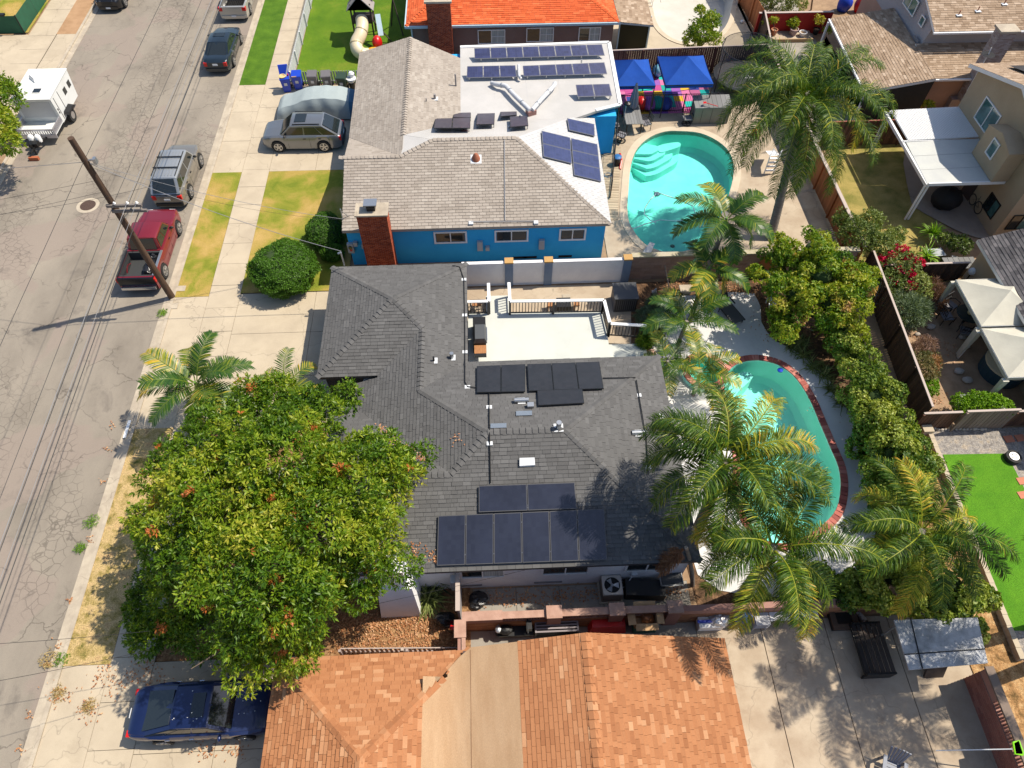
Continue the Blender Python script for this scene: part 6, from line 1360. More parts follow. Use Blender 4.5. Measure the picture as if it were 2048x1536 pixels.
def crown(name, blobs, nclump, nleaf, L, Wd, mt, parent, seed=1, core=0, flat=0, tj=.08, sub=0, subr=.5, depth=.35, droop=.15, spread=.9, rough_=.22, spots=0, tonebase=.45, low=-.55, kind=None, spotr=.35, needle=False, props=None):
    r = np.random.default_rng(seed); C = np.array([b[0] for b in blobs], float); R = np.array([b[1] for b in blobs], float)
    if sub:
        n2 = (R[:, 0] ** 2 * sub).astype(int) + 2; kk = np.repeat(np.arange(len(C)), n2); dd = unit(r.normal(size=(len(kk), 3))); ok = dd[:, 2] > low - .1; kk, dd = kk[ok], dd[ok]
        C2 = C[kk] + dd * R[kk] * r.uniform(.55, .98, (len(kk), 1)); ins = np.min(np.linalg.norm((C2[:, None] - C[None]) / R[None], axis=2), axis=1) > .5; C2 = C2[ins]
        R2 = r.uniform(subr * .6, subr * 1.15, (len(C2), 1)) * np.array([[1, 1, .8]]); C, R = C2, R2; k_ = .6
    w = (R[:, 0] * R[:, 1]) ** .9; w /= w.sum(); k = r.choice(len(C), nclump * 2, p=w)
    d = unit(r.normal(size=(nclump * 2, 3))); d = d[d[:, 2] > low]; k = k[:len(d)]
    n1 = 1 + rough_ * lump(d * 3 + C[k], 1.3, seed) + .10 * lump(d * 9 + C[k], 1.1, seed + 5)
    rad = (1 - np.abs(r.normal(size=len(d))) * depth * .5) * n1
    p = C[k] + d * R[k] * rad[:, None]
    q = np.min(np.linalg.norm((p[:, None] - C[None]) / R[None], axis=2), axis=1)   # drop what is buried deep
    keep = (q > .45) & (p[:, 2] > .1); p, d = p[keep][:nclump], d[keep][:nclump]
    n = len(p); bo = r.normal(size=len(C)) * tj; tn = tonebase + bo[k[keep][:nclump]] + .17 * lump(p, 1.1, seed + 9) + r.normal(size=n) * .07
    sp = np.zeros(n, bool)
    if spots:
        sc = p[r.choice(n, spots)]; sp = np.min(np.linalg.norm(p[:, None] - sc[None], axis=2), axis=1) < spotr * r.uniform(.3, 1, n)
    P_ = np.repeat(p, nleaf, 0); D = np.repeat(d, nleaf, 0); N = len(P_)
    dirs = unit(D * .55 + unit(r.normal(size=(N, 3))) * spread + np.array([0, 0, .12]))
    side = unit(np.cross(dirs, D + r.normal(size=(N, 3)) * .45))
    base_ = P_ + dirs * L * .15 + r.normal(size=(N, 3)) * L * .12
    T_ = np.clip(np.repeat(tn, nleaf) + r.normal(size=N) * .09, .03, .86); T_[np.repeat(sp, nleaf)] = r.uniform(.93, 1, N)[np.repeat(sp, nleaf)]
    if flat:
        dirs = unit(np.cross(D, unit(r.normal(size=(N, 3)))) + D * r.uniform(-.1, .5, (N, 1))); side = unit(np.cross(dirs, D + r.normal(size=(N, 3)) * flat))
    ln = L * r.uniform(.65, 1.25, N)
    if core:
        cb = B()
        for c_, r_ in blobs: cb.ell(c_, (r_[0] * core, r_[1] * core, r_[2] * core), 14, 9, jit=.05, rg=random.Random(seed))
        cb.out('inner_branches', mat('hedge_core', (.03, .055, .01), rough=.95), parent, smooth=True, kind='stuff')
    return leafmesh(name, base_, dirs, side, ln, ln * Wd, T_, mt, parent, droop, **(props or {}))
def bl(*a):                                 # (px, py, z, r[, vertical squash])
    o = []
    for t in a:
        c = P(t[0], t[1], t[2]); q = t[4] if len(t) > 4 else .85; o.append(((c.x, c.y, c.z), (t[3], t[3], t[3] * q)))
    return o
BARK = mat('grey_brown_bark', (.13, .095, .07), (.08, .06, .045), .95, ns=6, stretch=(3, 3, .5), bump=(25, .6))
PBARK = mat('ringed_palm_bark', (.24, .21, .18), (.15, .13, .11), .95, ns=7, stretch=(.6, .6, 5), bump=(18, .6))
def limbs(parent, base_, tips, r0=.3, seed=2, name='trunk', mt=None, r1=.05):
    rg = random.Random(seed); b = B(); base_ = Vector(base_); n = len(tips); cen = sum((Vector(t) for t in tips), Vector()) / n; fork = base_.lerp(cen, .4)
    b.tube([base_, base_.lerp(fork, .5) + Vector((rg.uniform(-.1, .1), rg.uniform(-.1, .1), 0)), fork], r0, 9, taper=r0 * .75)
    for t in tips:
        t = Vector(t); m = fork.lerp(t, .5) + Vector((rg.uniform(-.25, .25), rg.uniform(-.25, .25), rg.uniform(0, .35))); b.tube([fork - (fork - base_) * .05, m, t], r0 * .5, 7, taper=r1)
        for _ in range(3):
            s = m.lerp(t, rg.uniform(.1, .8)); e = s + Vector((rg.uniform(-1, 1), rg.uniform(-1, 1), rg.uniform(.1, .8))) * ((t - fork).length * .35); b.tube([s, e], r0 * .16, 5, taper=.015)
    return b.out(name, mt or BARK, parent, smooth=True)
def tree(name, label, cat, base_, blobs, mt, ncl, nlf, L, Wd, r0=.12, seed=1, group=None, cname='crown', **kw):
    t = thing(name, label, cat, tuple(base_), group=group); crown(cname, blobs, ncl, nlf, L, Wd, mt, t, seed, **kw)
    if r0: limbs(t, base_, [Vector(b[0]) - Vector((0, 0, b[1][2] * .2)) for b in blobs][:9], r0, seed)
    return t
G_BIG = leafmat('broad_leaf_green', [(0, (.025, .07, .005)), (.3, (.07, .15, .008)), (.5, (.15, .24, .012)), (.68, (.27, .33, .022)), (.86, (.42, .40, .05)), (.90, (.42, .17, .04)), (1, (.48, .14, .04))], .32, .42)
G_HEDGE = leafmat('clipped_hedge_green', [(0, (.03, .09, .006)), (.5, (.07, .17, .010)), (1, (.12, .23, .02))], .2)
G_IVY = leafmat('ivy_green', [(0, (.025, .07, .008)), (.35, (.08, .15, .012)), (.6, (.24, .30, .035)), (.9, (.44, .46, .10)), (1, (.5, .46, .14))], .25)
G_YEL = leafmat('yellow_green_leaf', [(0, (.04, .11, .008)), (.35, (.12, .22, .012)), (.65, (.32, .36, .025)), (.9, (.46, .36, .07)), (1, (.46, .26, .12))], .33)
G_OLV = leafmat('olive_leaf', [(0, (.05, .09, .02)), (.5, (.14, .19, .04)), (.9, (.28, .31, .09)), (1, (.34, .26, .12))], .25)
G_GRY = leafmat('grey_green_needle', [(0, (.07, .11, .06)), (.5, (.14, .19, .10)), (.9, (.23, .28, .16)), (1, (.25, .2, .12))], .2)
G_PINK = leafmat('magenta_bract', [(0, (.45, .008, .05)), (1, (.7, .02, .12))], .3)
G_LIME = leafmat('lime_leaf', [(0, (.08, .2, .01)), (.6, (.19, .34, .015)), (.9, (.3, .42, .03)), (1, (.55, .5, .65))], .3)
G_TWIG = leafmat('dry_twig', [(0, (.16, .085, .06)), (.6, (.3, .18, .14)), (1, (.42, .3, .22))], .1)
G_PALM = leafmat('queen_palm_green', [(0, (.010, .04, .004)), (.4, (.035, .09, .005)), (.62, (.12, .19, .010)), (.87, (.42, .41, .03)), (1, (.60, .34, .04))], .2, .5)
G_KING = leafmat('king_palm_green', [(0, (.012, .045, .010)), (.45, (.035, .095, .012)), (.75, (.13, .19, .02)), (.9, (.38, .34, .03)), (1, (.55, .34, .03))], .25, .38)
G_DEAD = leafmat('dead_frond_brown', [(0, (.10, .04, .018)), (.6, (.20, .085, .035)), (1, (.30, .16, .08))], .1)
G_STRAP = leafmat('strap_leaf', [(0, (.05, .08, .02)), (.5, (.16, .2, .05)), (1, (.36, .38, .16))], .2)

# the large tree over the front yard
bt = bl((560, 930, 6, 2.2), (430, 1010, 6, 2.1), (640, 1050, 6, 2.3), (720, 940, 5.6, 1.6), (520, 1150, 6.2, 2.3), (375, 1100, 5, 1.3), (740, 1085, 5, 1.2), (590, 1230, 5.2, 1.25), (520, 1290, 4.6, .8), (640, 840, 5, 1.15),
        (510, 830, 5, 1.1), (430, 890, 5, 1.5), (800, 965, 4.8, .7), (820, 925, 4.8, .45), (350, 960, 4.4, .8), (285, 1050, 4.2, .35), (700, 1160, 4.4, .9), (790, 1150, 4, .42), (690, 800, 4.2, .35), (345, 900, 4.5, .65), (500, 1335, 4.2, .4), (560, 790, 5, .55), (595, 1290, 4.6, .6))
big = tree('large_tree', 'huge leafy tree with scattered orange leaves overhanging the charcoal roof', 'tree', P(520, 1110), bt, G_BIG, 17000, 8, .165, .18, .38, 3, spots=45, rough_=.3, depth=.5, spotr=.25, tj=.12, tonebase=.46, sub=10, subr=.66)
hd = bl((350, 1190, 2.0, 1.5), (420, 1255, 1.6, 1.1), (300, 1215, 1.7, .9), (300, 1270, 1.2, .75), (520, 1275, 1.2, .8), (600, 1265, 1.0, .7))
tree('hedge', 'dense dark bushy hedge under the left edge of the huge tree by the lower driveway', 'hedge', P(400, 1260), hd, G_BIG, 3800, 7, .14, .2, .1, 4, tonebase=.3, spots=2)
def topiary(label, px, py, r, h, seed, q=1.0):
    c = P(px, py); t = thing('clipped_bush', label, 'bush', tuple(c)); z = h * .52
    crown('foliage', [((c.x, c.y, z), (r, r * q, h * .52))], int(r * r * 3600), 5, .07, .3, G_HEDGE, t, seed, depth=.10, rough_=.07, low=-.8, spread=1.1, tonebase=.5)
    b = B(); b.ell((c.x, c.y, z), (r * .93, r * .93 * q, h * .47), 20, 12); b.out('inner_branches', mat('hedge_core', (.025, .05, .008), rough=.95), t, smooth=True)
topiary('large round clipped bush on the lawn in front of the blue house', 578, 565, 1.62, 2.0, 5); topiary('smaller clipped bush tucked against the blue house corner', 655, 485, .95, 1.5, 6, 1.25); topiary('low clipped bush below the smaller one by the garage roof', 668, 518, .6, .9, 7, .7)
tree('street_tree', 'yellow green tree leaning in at the far kerb beside the camper', 'tree', P(-40, 300), bl((0, 190, 3, 1.15), (-20, 250, 3.2, 1.3), (5, 285, 2.6, .9), (-30, 180, 3.4, 1.2)), G_BIG, 1800, 7, .2, .2, .15, 8, spots=0, tonebase=.62)
tree('citrus_tree', 'small upright citrus tree behind the brown fence by the empty pool', 'tree', P(1402, 110), bl((1405, 62, 1.9, .95), (1385, 80, 1.4, .7), (1420, 40, 2.4, .7), (1400, 20, 2.9, .35), (1425, 78, 1.5, .6)), G_YEL, 1300, 7, .13, .25, .07, 9, spots=0, tonebase=.5, depth=.8)
tree('garden_shrub', 'broad pale green shrub behind the red wall at the top', 'shrub', P(1570, 30), bl((1560, 0, 1.0, 1.2), (1590, 8, 1.0, .9), (1530, 5, .9, .7)), G_OLV, 1100, 6, .12, .3, 0, 10, spots=0, tonebase=.7)
rt = bl((1640, 550, 3.2, 1.35), (1590, 590, 2.8, 1.1), (1560, 515, 2.8, 1.0), (1700, 595, 2.8, 1.1), (1625, 500, 3.0, .95), (1575, 640, 1.9, .8), (1690, 655, 2.0, .75), (1530, 550, 2.5, .75), (1660, 610, 2.6, 1.0), (1720, 560, 2.4, .7))
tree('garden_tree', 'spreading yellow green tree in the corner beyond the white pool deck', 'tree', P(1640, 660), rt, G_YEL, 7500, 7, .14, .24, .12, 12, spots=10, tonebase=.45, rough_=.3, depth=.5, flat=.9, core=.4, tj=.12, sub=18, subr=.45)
tree('garden_shrub', 'olive coloured airy shrub over the corner of the fences', 'shrub', P(1725, 500), bl((1720, 470, 1.8, .95), (1765, 490, 1.5, .85), (1690, 440, 1.4, .6), (1745, 440, 1.3, .6), (1790, 470, 1.2, .5)), G_OLV, 2100, 6, .13, .22, .06, 13, spots=0, tonebase=.55, depth=.9, rough_=.3)
bg_ = tree('bougainvillea', 'shrub covered in bright magenta flowers near the slate roof', 'flowering shrub', P(1800, 590), bl((1800, 540, 1.2, 1.0), (1830, 575, 1.0, .8), (1775, 570, 1.0, .7)), G_OLV, 1300, 6, .12, .25, .05, 14, spots=0, tonebase=.5)
crown('flowers', bl((1805, 500, 1.7, .32), (1822, 520, 1.7, .34), (1782, 515, 1.6, .28), (1765, 522, 1.4, .25), (1822, 548, 1.5, .26), (1842, 525, 1.4, .24), (1800, 540, 1.6, .22), (1825, 572, 1.3, .26), (1788, 560, 1.3, .2), (1760, 515, 1.3, .18)), 420, 7, .09, .5, G_PINK, bg_, 15, depth=.8)
iv = bl((1700, 725, .7, .5), (1728, 785, .8, .55), (1752, 845, .8, .6), (1772, 910, .8, .6), (1785, 975, .8, .65), (1792, 1035, .8, .6), (1680, 680, .7, .45), (1695, 690, 1.5, .8), (1722, 735, 1.7, .9), (1745, 790, 1.8, 1.0), (1765, 850, 1.8, 1.05), (1785, 905, 1.8, 1.05), (1815, 950, 1.7, .95), (1715, 810, .9, .7), (1742, 895, .9, .75), (1762, 960, .9, .8), (1795, 1005, 1.2, .8), (1675, 655, 1.2, .6), (1780, 800, 1.6, .6), (1810, 880, 1.5, .7), (1840, 935, 1.3, .6))
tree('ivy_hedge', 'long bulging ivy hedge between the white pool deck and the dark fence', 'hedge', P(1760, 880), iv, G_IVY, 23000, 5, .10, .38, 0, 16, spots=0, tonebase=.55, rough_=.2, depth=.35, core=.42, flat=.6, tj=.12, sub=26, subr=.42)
iv2 = bl((1590, 1165, 1.1, .55), (1640, 1160, 1.2, .6), (1680, 1175, 1.2, .6), (1730, 1165, 1.6, .8), (1790, 1150, 1.7, 1.0), (1850, 1150, 1.8, 1.05), (1900, 1170, 1.9, 1.0), (1930, 1220, 1.9, .75), (1880, 1210, 2.2, .6), (1835, 1205, 2.0, .6), (1820, 1095, 1.2, .8), (1620, 1190, 1.2, .45), (1700, 1195, 1.3, .45), (1755, 1195, 1.5, .5), (1870, 1100, 1.2, .7), (1940, 1270, 1.6, .35), (1960, 1190, 1.4, .5))
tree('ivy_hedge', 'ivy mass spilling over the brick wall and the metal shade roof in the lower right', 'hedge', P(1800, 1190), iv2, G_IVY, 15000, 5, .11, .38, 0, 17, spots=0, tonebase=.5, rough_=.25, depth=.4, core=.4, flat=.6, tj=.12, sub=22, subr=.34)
tree('garden_shrub', 'small green shrub at the foot of the leaning palm trunk', 'shrub', P(1515, 1200), bl((1512, 1190, .9, .42), (1530, 1200, .8, .3)), G_OLV, 420, 6, .08, .35, 0, 18, spots=0)
tree('garden_shrub', 'grey green rosemary like bush in the fenced garden', 'shrub', P(1812, 640), bl((1812, 622, .8, .95, .7), (1835, 615, .8, .6, .7)), G_GRY, 1300, 7, .22, .07, 0, 19, spots=0, depth=.9, spread=.6, droop=0)
tree('garden_shrub', 'bare reddish twig bush above the rosemary like bush', 'dry bush', P(1860, 600), bl((1860, 588, .5, .75, .7)), G_TWIG, 450, 7, .3, .03, 0, 20, spots=0, depth=1, droop=.3)
tree('garden_shrub', 'reddish olive bush in the middle of the fenced garden', 'shrub', P(1845, 745), bl((1842, 738, .6, .75, .7), (1860, 725, .6, .5, .7)), leafmat('rust_olive', [(0, (.06, .08, .03)), (.5, (.16, .15, .05)), (.86, (.3, .16, .07)), (1, (.35, .18, .08))], .2), 1100, 6, .12, .14, 0, 21, spots=6)
tree('garden_shrub', 'low bright lime green bush nearest the brown board fence', 'shrub', P(1858, 778), bl((1858, 772, .35, .45, .7), (1845, 778, .3, .3)), G_LIME, 420, 6, .09, .3, 0, 22, spots=0)
tree('garden_shrub', 'pinkish dry bush between the rosemary like bush and the reddish one', 'dry bush', P(1850, 690), bl((1855, 690, .4, .45, .7)), G_TWIG, 250, 6, .22, .04, 0, 23, depth=1)
tree('flowering_shrub', 'lime green shrub with tiny lilac flowers on top of the fence', 'flowering shrub', P(1955, 815), bl((1925, 808, 1.0, .45), (1955, 805, 1.1, .5), (1985, 808, 1.1, .5), (2008, 815, 1.0, .4)), G_LIME, 1500, 6, .09, .3, 0, 24, spots=10, spotr=.12)
tree('garden_shrub', 'straggly green shrub by the wall of the low beige house', 'shrub', P(1925, 500), bl((1920, 488, .9, .5), (1895, 480, .7, .4)), G_OLV, 350, 6, .14, .25, .04, 25)
tree('plumeria', 'leggy plant with pale yellow leaf rosettes in front of the black shade cloth', 'plant', P(1830, 222), bl((1810, 203, 1.0, .18), (1842, 208, 1.0, .18), (1858, 208, 1.0, .18), (1825, 196, 1.2, .15)), G_YEL, 60, 8, .22, .18, .04, 26, tonebase=.75, spread=1.3)
for i, (px, py, z, r) in enumerate(((1531, 45, 1.2, .22), (1548, 40, 1.4, .25), (1585, 45, .9, .42), (1640, 40, 1.3, .35), (1655, 60, .8, .3))):
    tree('potted_plant', ('leggy yellowish plant in the small black pot', 'tall thin plant with yellow leaves in the terracotta pot', 'round leafy bush in the large mauve pot', 'branching plant with yellow leaves in the dark pot', 'low yellow green plant beside the gutter of the patio roof')[i], 'plant', P(px + (3 if i != 2 else 0), 70, .5), bl((px, py, z, r)), G_YEL, (40, 50, 260, 90, 80)[i], 6, .11, .3, .025, 30 + i, tonebase=.65, depth=1)
# small weeds in gutters and joints
for i, (px, py, r, lab) in enumerate(((325, 628, .28, 'green weed tuft at the driveway edge below the utility pole'), (186, 1045, .35, 'yellow green weed tuft in the gutter beside the straw verge'), (163, 1097, .22, 'small weed tuft in the gutter farther down the straw verge'), (117, 1387, .3, 'dry grass tuft near the kerb above the navy sedan'), (180, 1412, .26, 'dry grass tuft in the driveway joint behind the navy sedan'), (100, 1320, .38, 'dry weeds heaped in the gutter at the end of the straw verge'), (125, 1320, .3, 'green weeds at the lower corner of the straw verge'), (300, 1420, .2, 'dry leaf litter clump by the rear of the navy sedan'))):
    c = P(px, py); tree('weed_tuft', lab, 'weed', c, [((c.x, c.y, .09), (r, r, .05))], leafmat('dry_grass_blade', [(0, (.30, .21, .07)), (1, (.50, .38, .16))], .1) if i in (3, 4, 5, 7) else G_LIME, 170, 5, .07, .16, 0, 50 + i, depth=1, droop=.2, low=-.1)
# strappy plants
def strappy(label, px, py, n, L, mt, seed, spread=.9, w=.05, z=0.0, name='strap_plant', cat='plant', up=.5, group=None):
    r = np.random.default_rng(seed); c = np.array(P(px, py, z)); t = thing(name, label, cat, tuple(c), group=group)
    a = r.uniform(0, 2 * math.pi, n); e = r.uniform(up - .45, up + .75, n); d = np.stack([np.cos(a) * np.cos(e), np.sin(a) * np.cos(e), np.sin(e)], 1)
    sd_ = np.stack([-np.sin(a), np.cos(a), np.zeros(n)], 1); b = B(); ll = L * r.uniform(.6, 1.1, n)
    for i in range(n):
        pts = []; p = c + np.array([r.normal() * spread * .12, r.normal() * spread * .12, .05]); dd = d[i].copy(); S_ = 5
        for s in range(S_ + 1):
            ww = w * (1 - (s / S_) ** 2) + .003; pts += [tuple(p + sd_[i] * ww), tuple(p - sd_[i] * ww)]; p = p + dd * ll[i] / S_; dd = dd + np.array([0, 0, -.22]); dd /= np.linalg.norm(dd)
        b.add(pts, [(2 * s, 2 * s + 1, 2 * s + 3, 2 * s + 2) for s in range(S_)], 0, float(np.clip(.45 + r.normal() * .22, .03, 1)))
    b.out('leaves', mt, t); return t
strappy('pale strappy clump growing beside the white chimney base', 858, 1200, 130, 1.0, G_STRAP, 61, w=.03); strappy('dark strappy clump against the white wall right of the chimney base', 868, 1172, 90, .9, leafmat('dark_strap', [(0, (.02, .04, .015)), (1, (.08, .12, .04))], .2), 62, w=.03)
strappy('tall yucca rosette near the patio at the right', 1864, 470, 70, .85, G_LIME, 63, w=.035, z=.5, up=.7); strappy('lower yucca rosette beside the magenta flowers', 1852, 515, 60, .8, G_LIME, 64, w=.035, z=.3); strappy('bright yucca rosette under the corner tree', 1646, 662, 45, .75, G_LIME, 65, w=.035, z=.4)
for i, (px, py) in enumerate(((1582, 695), (1604, 712), (1625, 735), (1648, 752), (1662, 780), (1560, 672), (1682, 805), (1600, 690))):
    strappy('strappy border plant ' + ('under the yucca, by the deck joint', 'third along the deck edge', 'at the middle of the border row', 'in front of the ivy start', 'where the ivy meets the deck', 'highest along the deck edge', 'nearest the camera in the border', 'tucked second along the deck edge')[i], px, py, 70, .7, G_STRAP, 70 + i, w=.018, group='strappy border plants')
for i, (px, py) in enumerate(((1290, 640), (1303, 672), (1288, 690), (1310, 615))): tree('garden_shrub', ('low grey green bush by the end of the deck railing', 'dark green bush between the deck steps and the small palms', 'yellow green bush nearest the deck steps', 'grey green bush highest in the bed by the storage box')[i], 'shrub', P(px, py), bl((px, py - 6, .5, (.55, .6, .4, .5)[i], .8)), (G_GRY, G_OLV, G_YEL, G_GRY)[i], 520, 6, .12, .12, 0, 80 + i, depth=.7)
# ---------------------------------------------------------------- palms
def palm(label, base_, top, nf, L, LL, mt, seed, r0=.2, r1=.15, e0=(-.25, 1.25), bend=1.5, dead=0, yellow=.25, shaft=None, plume=True, dens=46, fr=None, group=None, lw=.014, name='palm_tree', phis=None):
    rg = random.Random(seed); base_ = Vector(base_); top = Vector(top); t = thing(name, label, 'palm tree', tuple(base_), group=group)
    h = (top - base_).length; lean = (top - base_); mid = base_ + lean * .5 - Vector((lean.x, lean.y, 0)) * .12
    pts = []
    for i in range(9):
        s = i / 8; pts.append(base_ * (1 - s) ** 2 + mid * 2 * s * (1 - s) + top * s * s)
    b = B(); b.tube(pts, r0, 12, taper=r1)
    for i in range(int(h / .16)):
        s = i * .16 / h; k = min(7, int(s * 8)); q = pts[k].lerp(pts[k + 1], s * 8 - k); d_ = (pts[k + 1] - pts[k]).normalized(); rr = r0 + (r1 - r0) * s + .008; b.cyl(q, q + d_ * .04, rr, rr, 12, caps=False)
    b.out('trunk', PBARK, t, smooth=True)
    if shaft: B().tube([top - Vector((0, 0, .1)), top + Vector((0, 0, shaft))], r1 * 1.15, 10, taper=r1 * .5).out('crownshaft', mat('crownshaft_green', (.10, .19, .03), rough=.5), t, smooth=True); org = top + Vector((0, 0, shaft * .85))
    else: org = top
    for i in range(nf):
        isdead = i < dead
        phi = (phis[i] if phis and i < len(phis) else i * 2.39996 + rg.uniform(-.2, .2)); e = (-.9 if isdead else e0[0] + (e0[1] - e0[0]) * ((i + .5) / nf) ** .9 + rg.uniform(-.1, .1)); Lf = L * rg.uniform(.85, 1.05) * (1 - .25 * max(0, e - .9)); S_ = 18
        p = org + Vector((math.cos(phi) * .12, math.sin(phi) * .12, 0)); path = []; de = (bend * rg.uniform(.85, 1.15) * (1 if not isdead else .5)) / S_; az = phi; daz = rg.uniform(-.02, .02)
        for s in range(S_ + 1):
            d_ = Vector((math.cos(az) * math.cos(e), math.sin(az) * math.cos(e), math.sin(e))); path.append((p.copy(), d_)); p = p + d_ * (Lf / S_); e -= de * (.5 + s / S_ * 1.0); az += daz; e = max(e, -1.5)
        f = B(); f.tube([q[0] for q in path], .028 if not isdead else .022, 4, taper=.006); nr_ = len(f.f); f.t = [.75 if not isdead else .4] * nr_
        yt = rg.random() < yellow; n = dens
        vs = []; fs = []; tn = []
        for j in range(n):
            s = .10 + .90 * (j / (n - 1)); k = min(S_ - 1, int(s * S_)); q = path[k][0].lerp(path[k + 1][0], s * S_ - k); d_ = path[k][1]
            sv = d_.cross(Vector((0, 0, 1))); sv = sv.normalized() if sv.length > .05 else Vector((1, 0, 0)); uv = sv.cross(d_).normalized()
            ln = LL * (math.sin(math.pi * min(1, .14 + s * .76)) ** .6) * rg.uniform(.8, 1.1)
            for sd_ in (-1, 1):
                for rk in ((.45, -.15) if plume else (.12,)):
                    el = rk + rg.uniform(-.45, .4) if plume else rk + rg.uniform(-.06, .06); fw = .45 + .35 * s + rg.uniform(-.1, .1)
                    dd = (sv * sd_ * math.cos(el) + uv * math.sin(el) + d_ * fw).normalized(); wv = d_ * lw if not plume else (d_ + uv * rg.uniform(-.6, .6)).normalized() * lw
                    g_ = .62 if plume else .2
                    if isdead: g_ = 1.2
                    a = q; m1 = a + dd * ln * .5; d2 = (dd - Vector((0, 0, g_))).normalized(); m2 = m1 + d2 * ln * .3; d3 = (d2 - Vector((0, 0, g_ * 1.4))).normalized(); e3 = m2 + d3 * ln * .22
                    k0 = len(vs); vs += [a - wv * .6, a + wv * .6, m1 + wv, m1 - wv, m2 + wv * .7, m2 - wv * .7, e3]
                    fs += [(k0, k0 + 1, k0 + 2, k0 + 3), (k0 + 3, k0 + 2, k0 + 4, k0 + 5), (k0 + 5, k0 + 4, k0 + 6)]
                    tv = min(.99, max(.03, (.40 + rg.gauss(0, .17) + (.28 * s + .16 if yt else .06 * s)))); tn += [tv] * 3
        k0 = len(f.v); f.v.extend([tuple(v) for v in vs]); f.f.extend([tuple(i_ + k0 for i_ in q) for q in fs]); f.m.extend([0] * len(fs)); f.t.extend(tn)
        f.out('frond', G_DEAD if isdead else mt, t)
    return t
palm('tallest queen palm, right of the oval pool, with a broad mop of fronds', P(1540, 478), P(1604, 205, 7.0), 36, 5.0, .80, G_PALM, 101, .24, .17, e0=(-.5, 1.35), bend=2.3, yellow=.1, dens=92)
palm('king palm with glossy fronds hanging over the near edge of the oval pool', P(1398, 592), P(1448, 452, 4.6), 11, 2.5, .62, G_KING, 102, .15, .11, e0=(-.3, 1.1), bend=1.7, shaft=.5, plume=False, dens=54, yellow=.15, lw=.028)
palm('shorter king palm leaning from the soil bed beside the pink wall', P(1378, 645), P(1415, 545, 3.0), 9, 2.1, .58, G_KING, 103, .13, .10, e0=(-.6, .9), bend=1.6, shaft=.4, plume=False, dens=50, yellow=.3, lw=.028)
palm('small feathery palm with yellow tips near the black lounge', P(1350, 705), P(1374, 642, 1.9), 10, 2.2, .55, G_KING, 104, .1, .08, e0=(.0, 1.2), bend=1.5, plume=False, dens=40, yellow=.5, lw=.022)
palm('small palm arching over the spa rim', P(1386, 792), P(1402, 742, 1.7), 9, 2.1, .55, G_KING, 105, .09, .07, e0=(-.1, 1.1), bend=1.6, plume=False, dens=38, yellow=.6, lw=.022)
palm('small yellowing palm at the corner of the charcoal roof', P(1325, 762), P(1336, 722, 1.5), 7, 1.8, .5, G_KING, 106, .08, .06, e0=(-.3, .9), bend=1.6, plume=False, dens=34, yellow=.9, lw=.022)
ca = P(1452, 925, 6.8); palm('large queen palm over the edge of the charcoal roof and the kidney pool', (ca.x + .25, ca.y - .1, 0), ca, 24, 3.6, .72, G_PALM, 107, .24, .17, e0=(-.3, 1.3), bend=2.2, dens=90, yellow=.25, dead=0)
cb2 = P(1547, 1095, 6.0); palm('leaning queen palm by the brick wall with yellow lower fronds and a dead brown one', P(1487, 1190), cb2, 18, 3.2, .66, G_PALM, 108, .26, .17, e0=(-.6, 1.2), bend=2.0, dens=84, yellow=.45)
df = P(1362, 1098, 4.0); de = P(1312, 1175, 2.2)
dd_ = palm('torn brown palm skirt hanging against the white house wall', P(1385, 1170), P(1372, 1095, 3.6), 3, 1.5, .45, G_DEAD, 109, .09, .07, e0=(-1.2, -.9), bend=.6, dead=3, dens=40, phis=[math.radians(205), math.radians(215), math.radians(190)], name='dead_palm')
cc2 = P(1845, 1062, 4.6); palm('yellow tinged queen palm between the ivy and the synthetic turf', (cc2.x + .2, cc2.y, 0), cc2, 20, 3.0, .62, G_PALM, 110, .22, .16, e0=(-.5, 1.15), bend=1.8, dens=78, yellow=.55)
palm('queen palm whose fronds reach in at the right edge over the turf', (20.4, 6.9, 0), (17.5, 6.8, 8.6), 18, 3.1, .66, G_PALM, 111, .22, .16, e0=(-.5, 1.2), bend=2.0, dens=70)
palm('queen palm beyond the right edge that shades the concrete yard', (19.6, 5.6, 0), (19.4, 5.5, 8.4), 13, 2.7, .6, G_PALM, 112, .22, .16, e0=(-.3, 1.2), bend=1.8, dens=56)
palm('king palm on the street side driveway with upright split fronds', P(395, 850), P(398, 778, 2.6), 14, 2.6, .62, G_KING, 113, .15, .12, e0=(-.35, 1.25), bend=1.5, shaft=.5, plume=False, dens=58, yellow=.2, lw=.024)
palm('small palm half hidden behind the huge tree beside the driveway', P(560, 800), P(570, 772, 2.0), 8, 1.7, .5, G_KING, 114, .1, .08, e0=(0, 1.1), bend=1.4, plume=False, dens=32, yellow=.7, lw=.02)
# ---------------------------------------------------------------- fallen leaves
LITT = leafmat('fallen_leaf', [(0, (.25, .09, .03)), (.6, (.42, .19, .08)), (1, (.55, .34, .18))], .05)
def litter(label, pts, r, n, seed, z=0.0, fn=None):
    r_ = np.random.default_rng(seed); b = []
    for px, py in pts:
        for _ in range(n):
            x, y = px + r_.normal() * r, py + r_.normal() * r; c = (fn or (lambda a, b_: P(a, b_, z)))(x, y); b.append((c.x, c.y, c.z + .02 + abs(r_.normal()) * .015))
    b = np.array(b); N = len(b); a = r_.uniform(0, 6.28, N); d = np.stack([np.cos(a), np.sin(a), r_.normal(size=N) * .25], 1); s = np.stack([-np.sin(a), np.cos(a), r_.normal(size=N) * .3], 1)
    return leafmesh('fallen_leaves', b, unit(d), unit(s), r_.uniform(.05, .12, N), r_.uniform(.015, .035, N), r_.uniform(.05, 1, N), LITT, None, .1, label=label, category='leaf litter', kind='stuff')
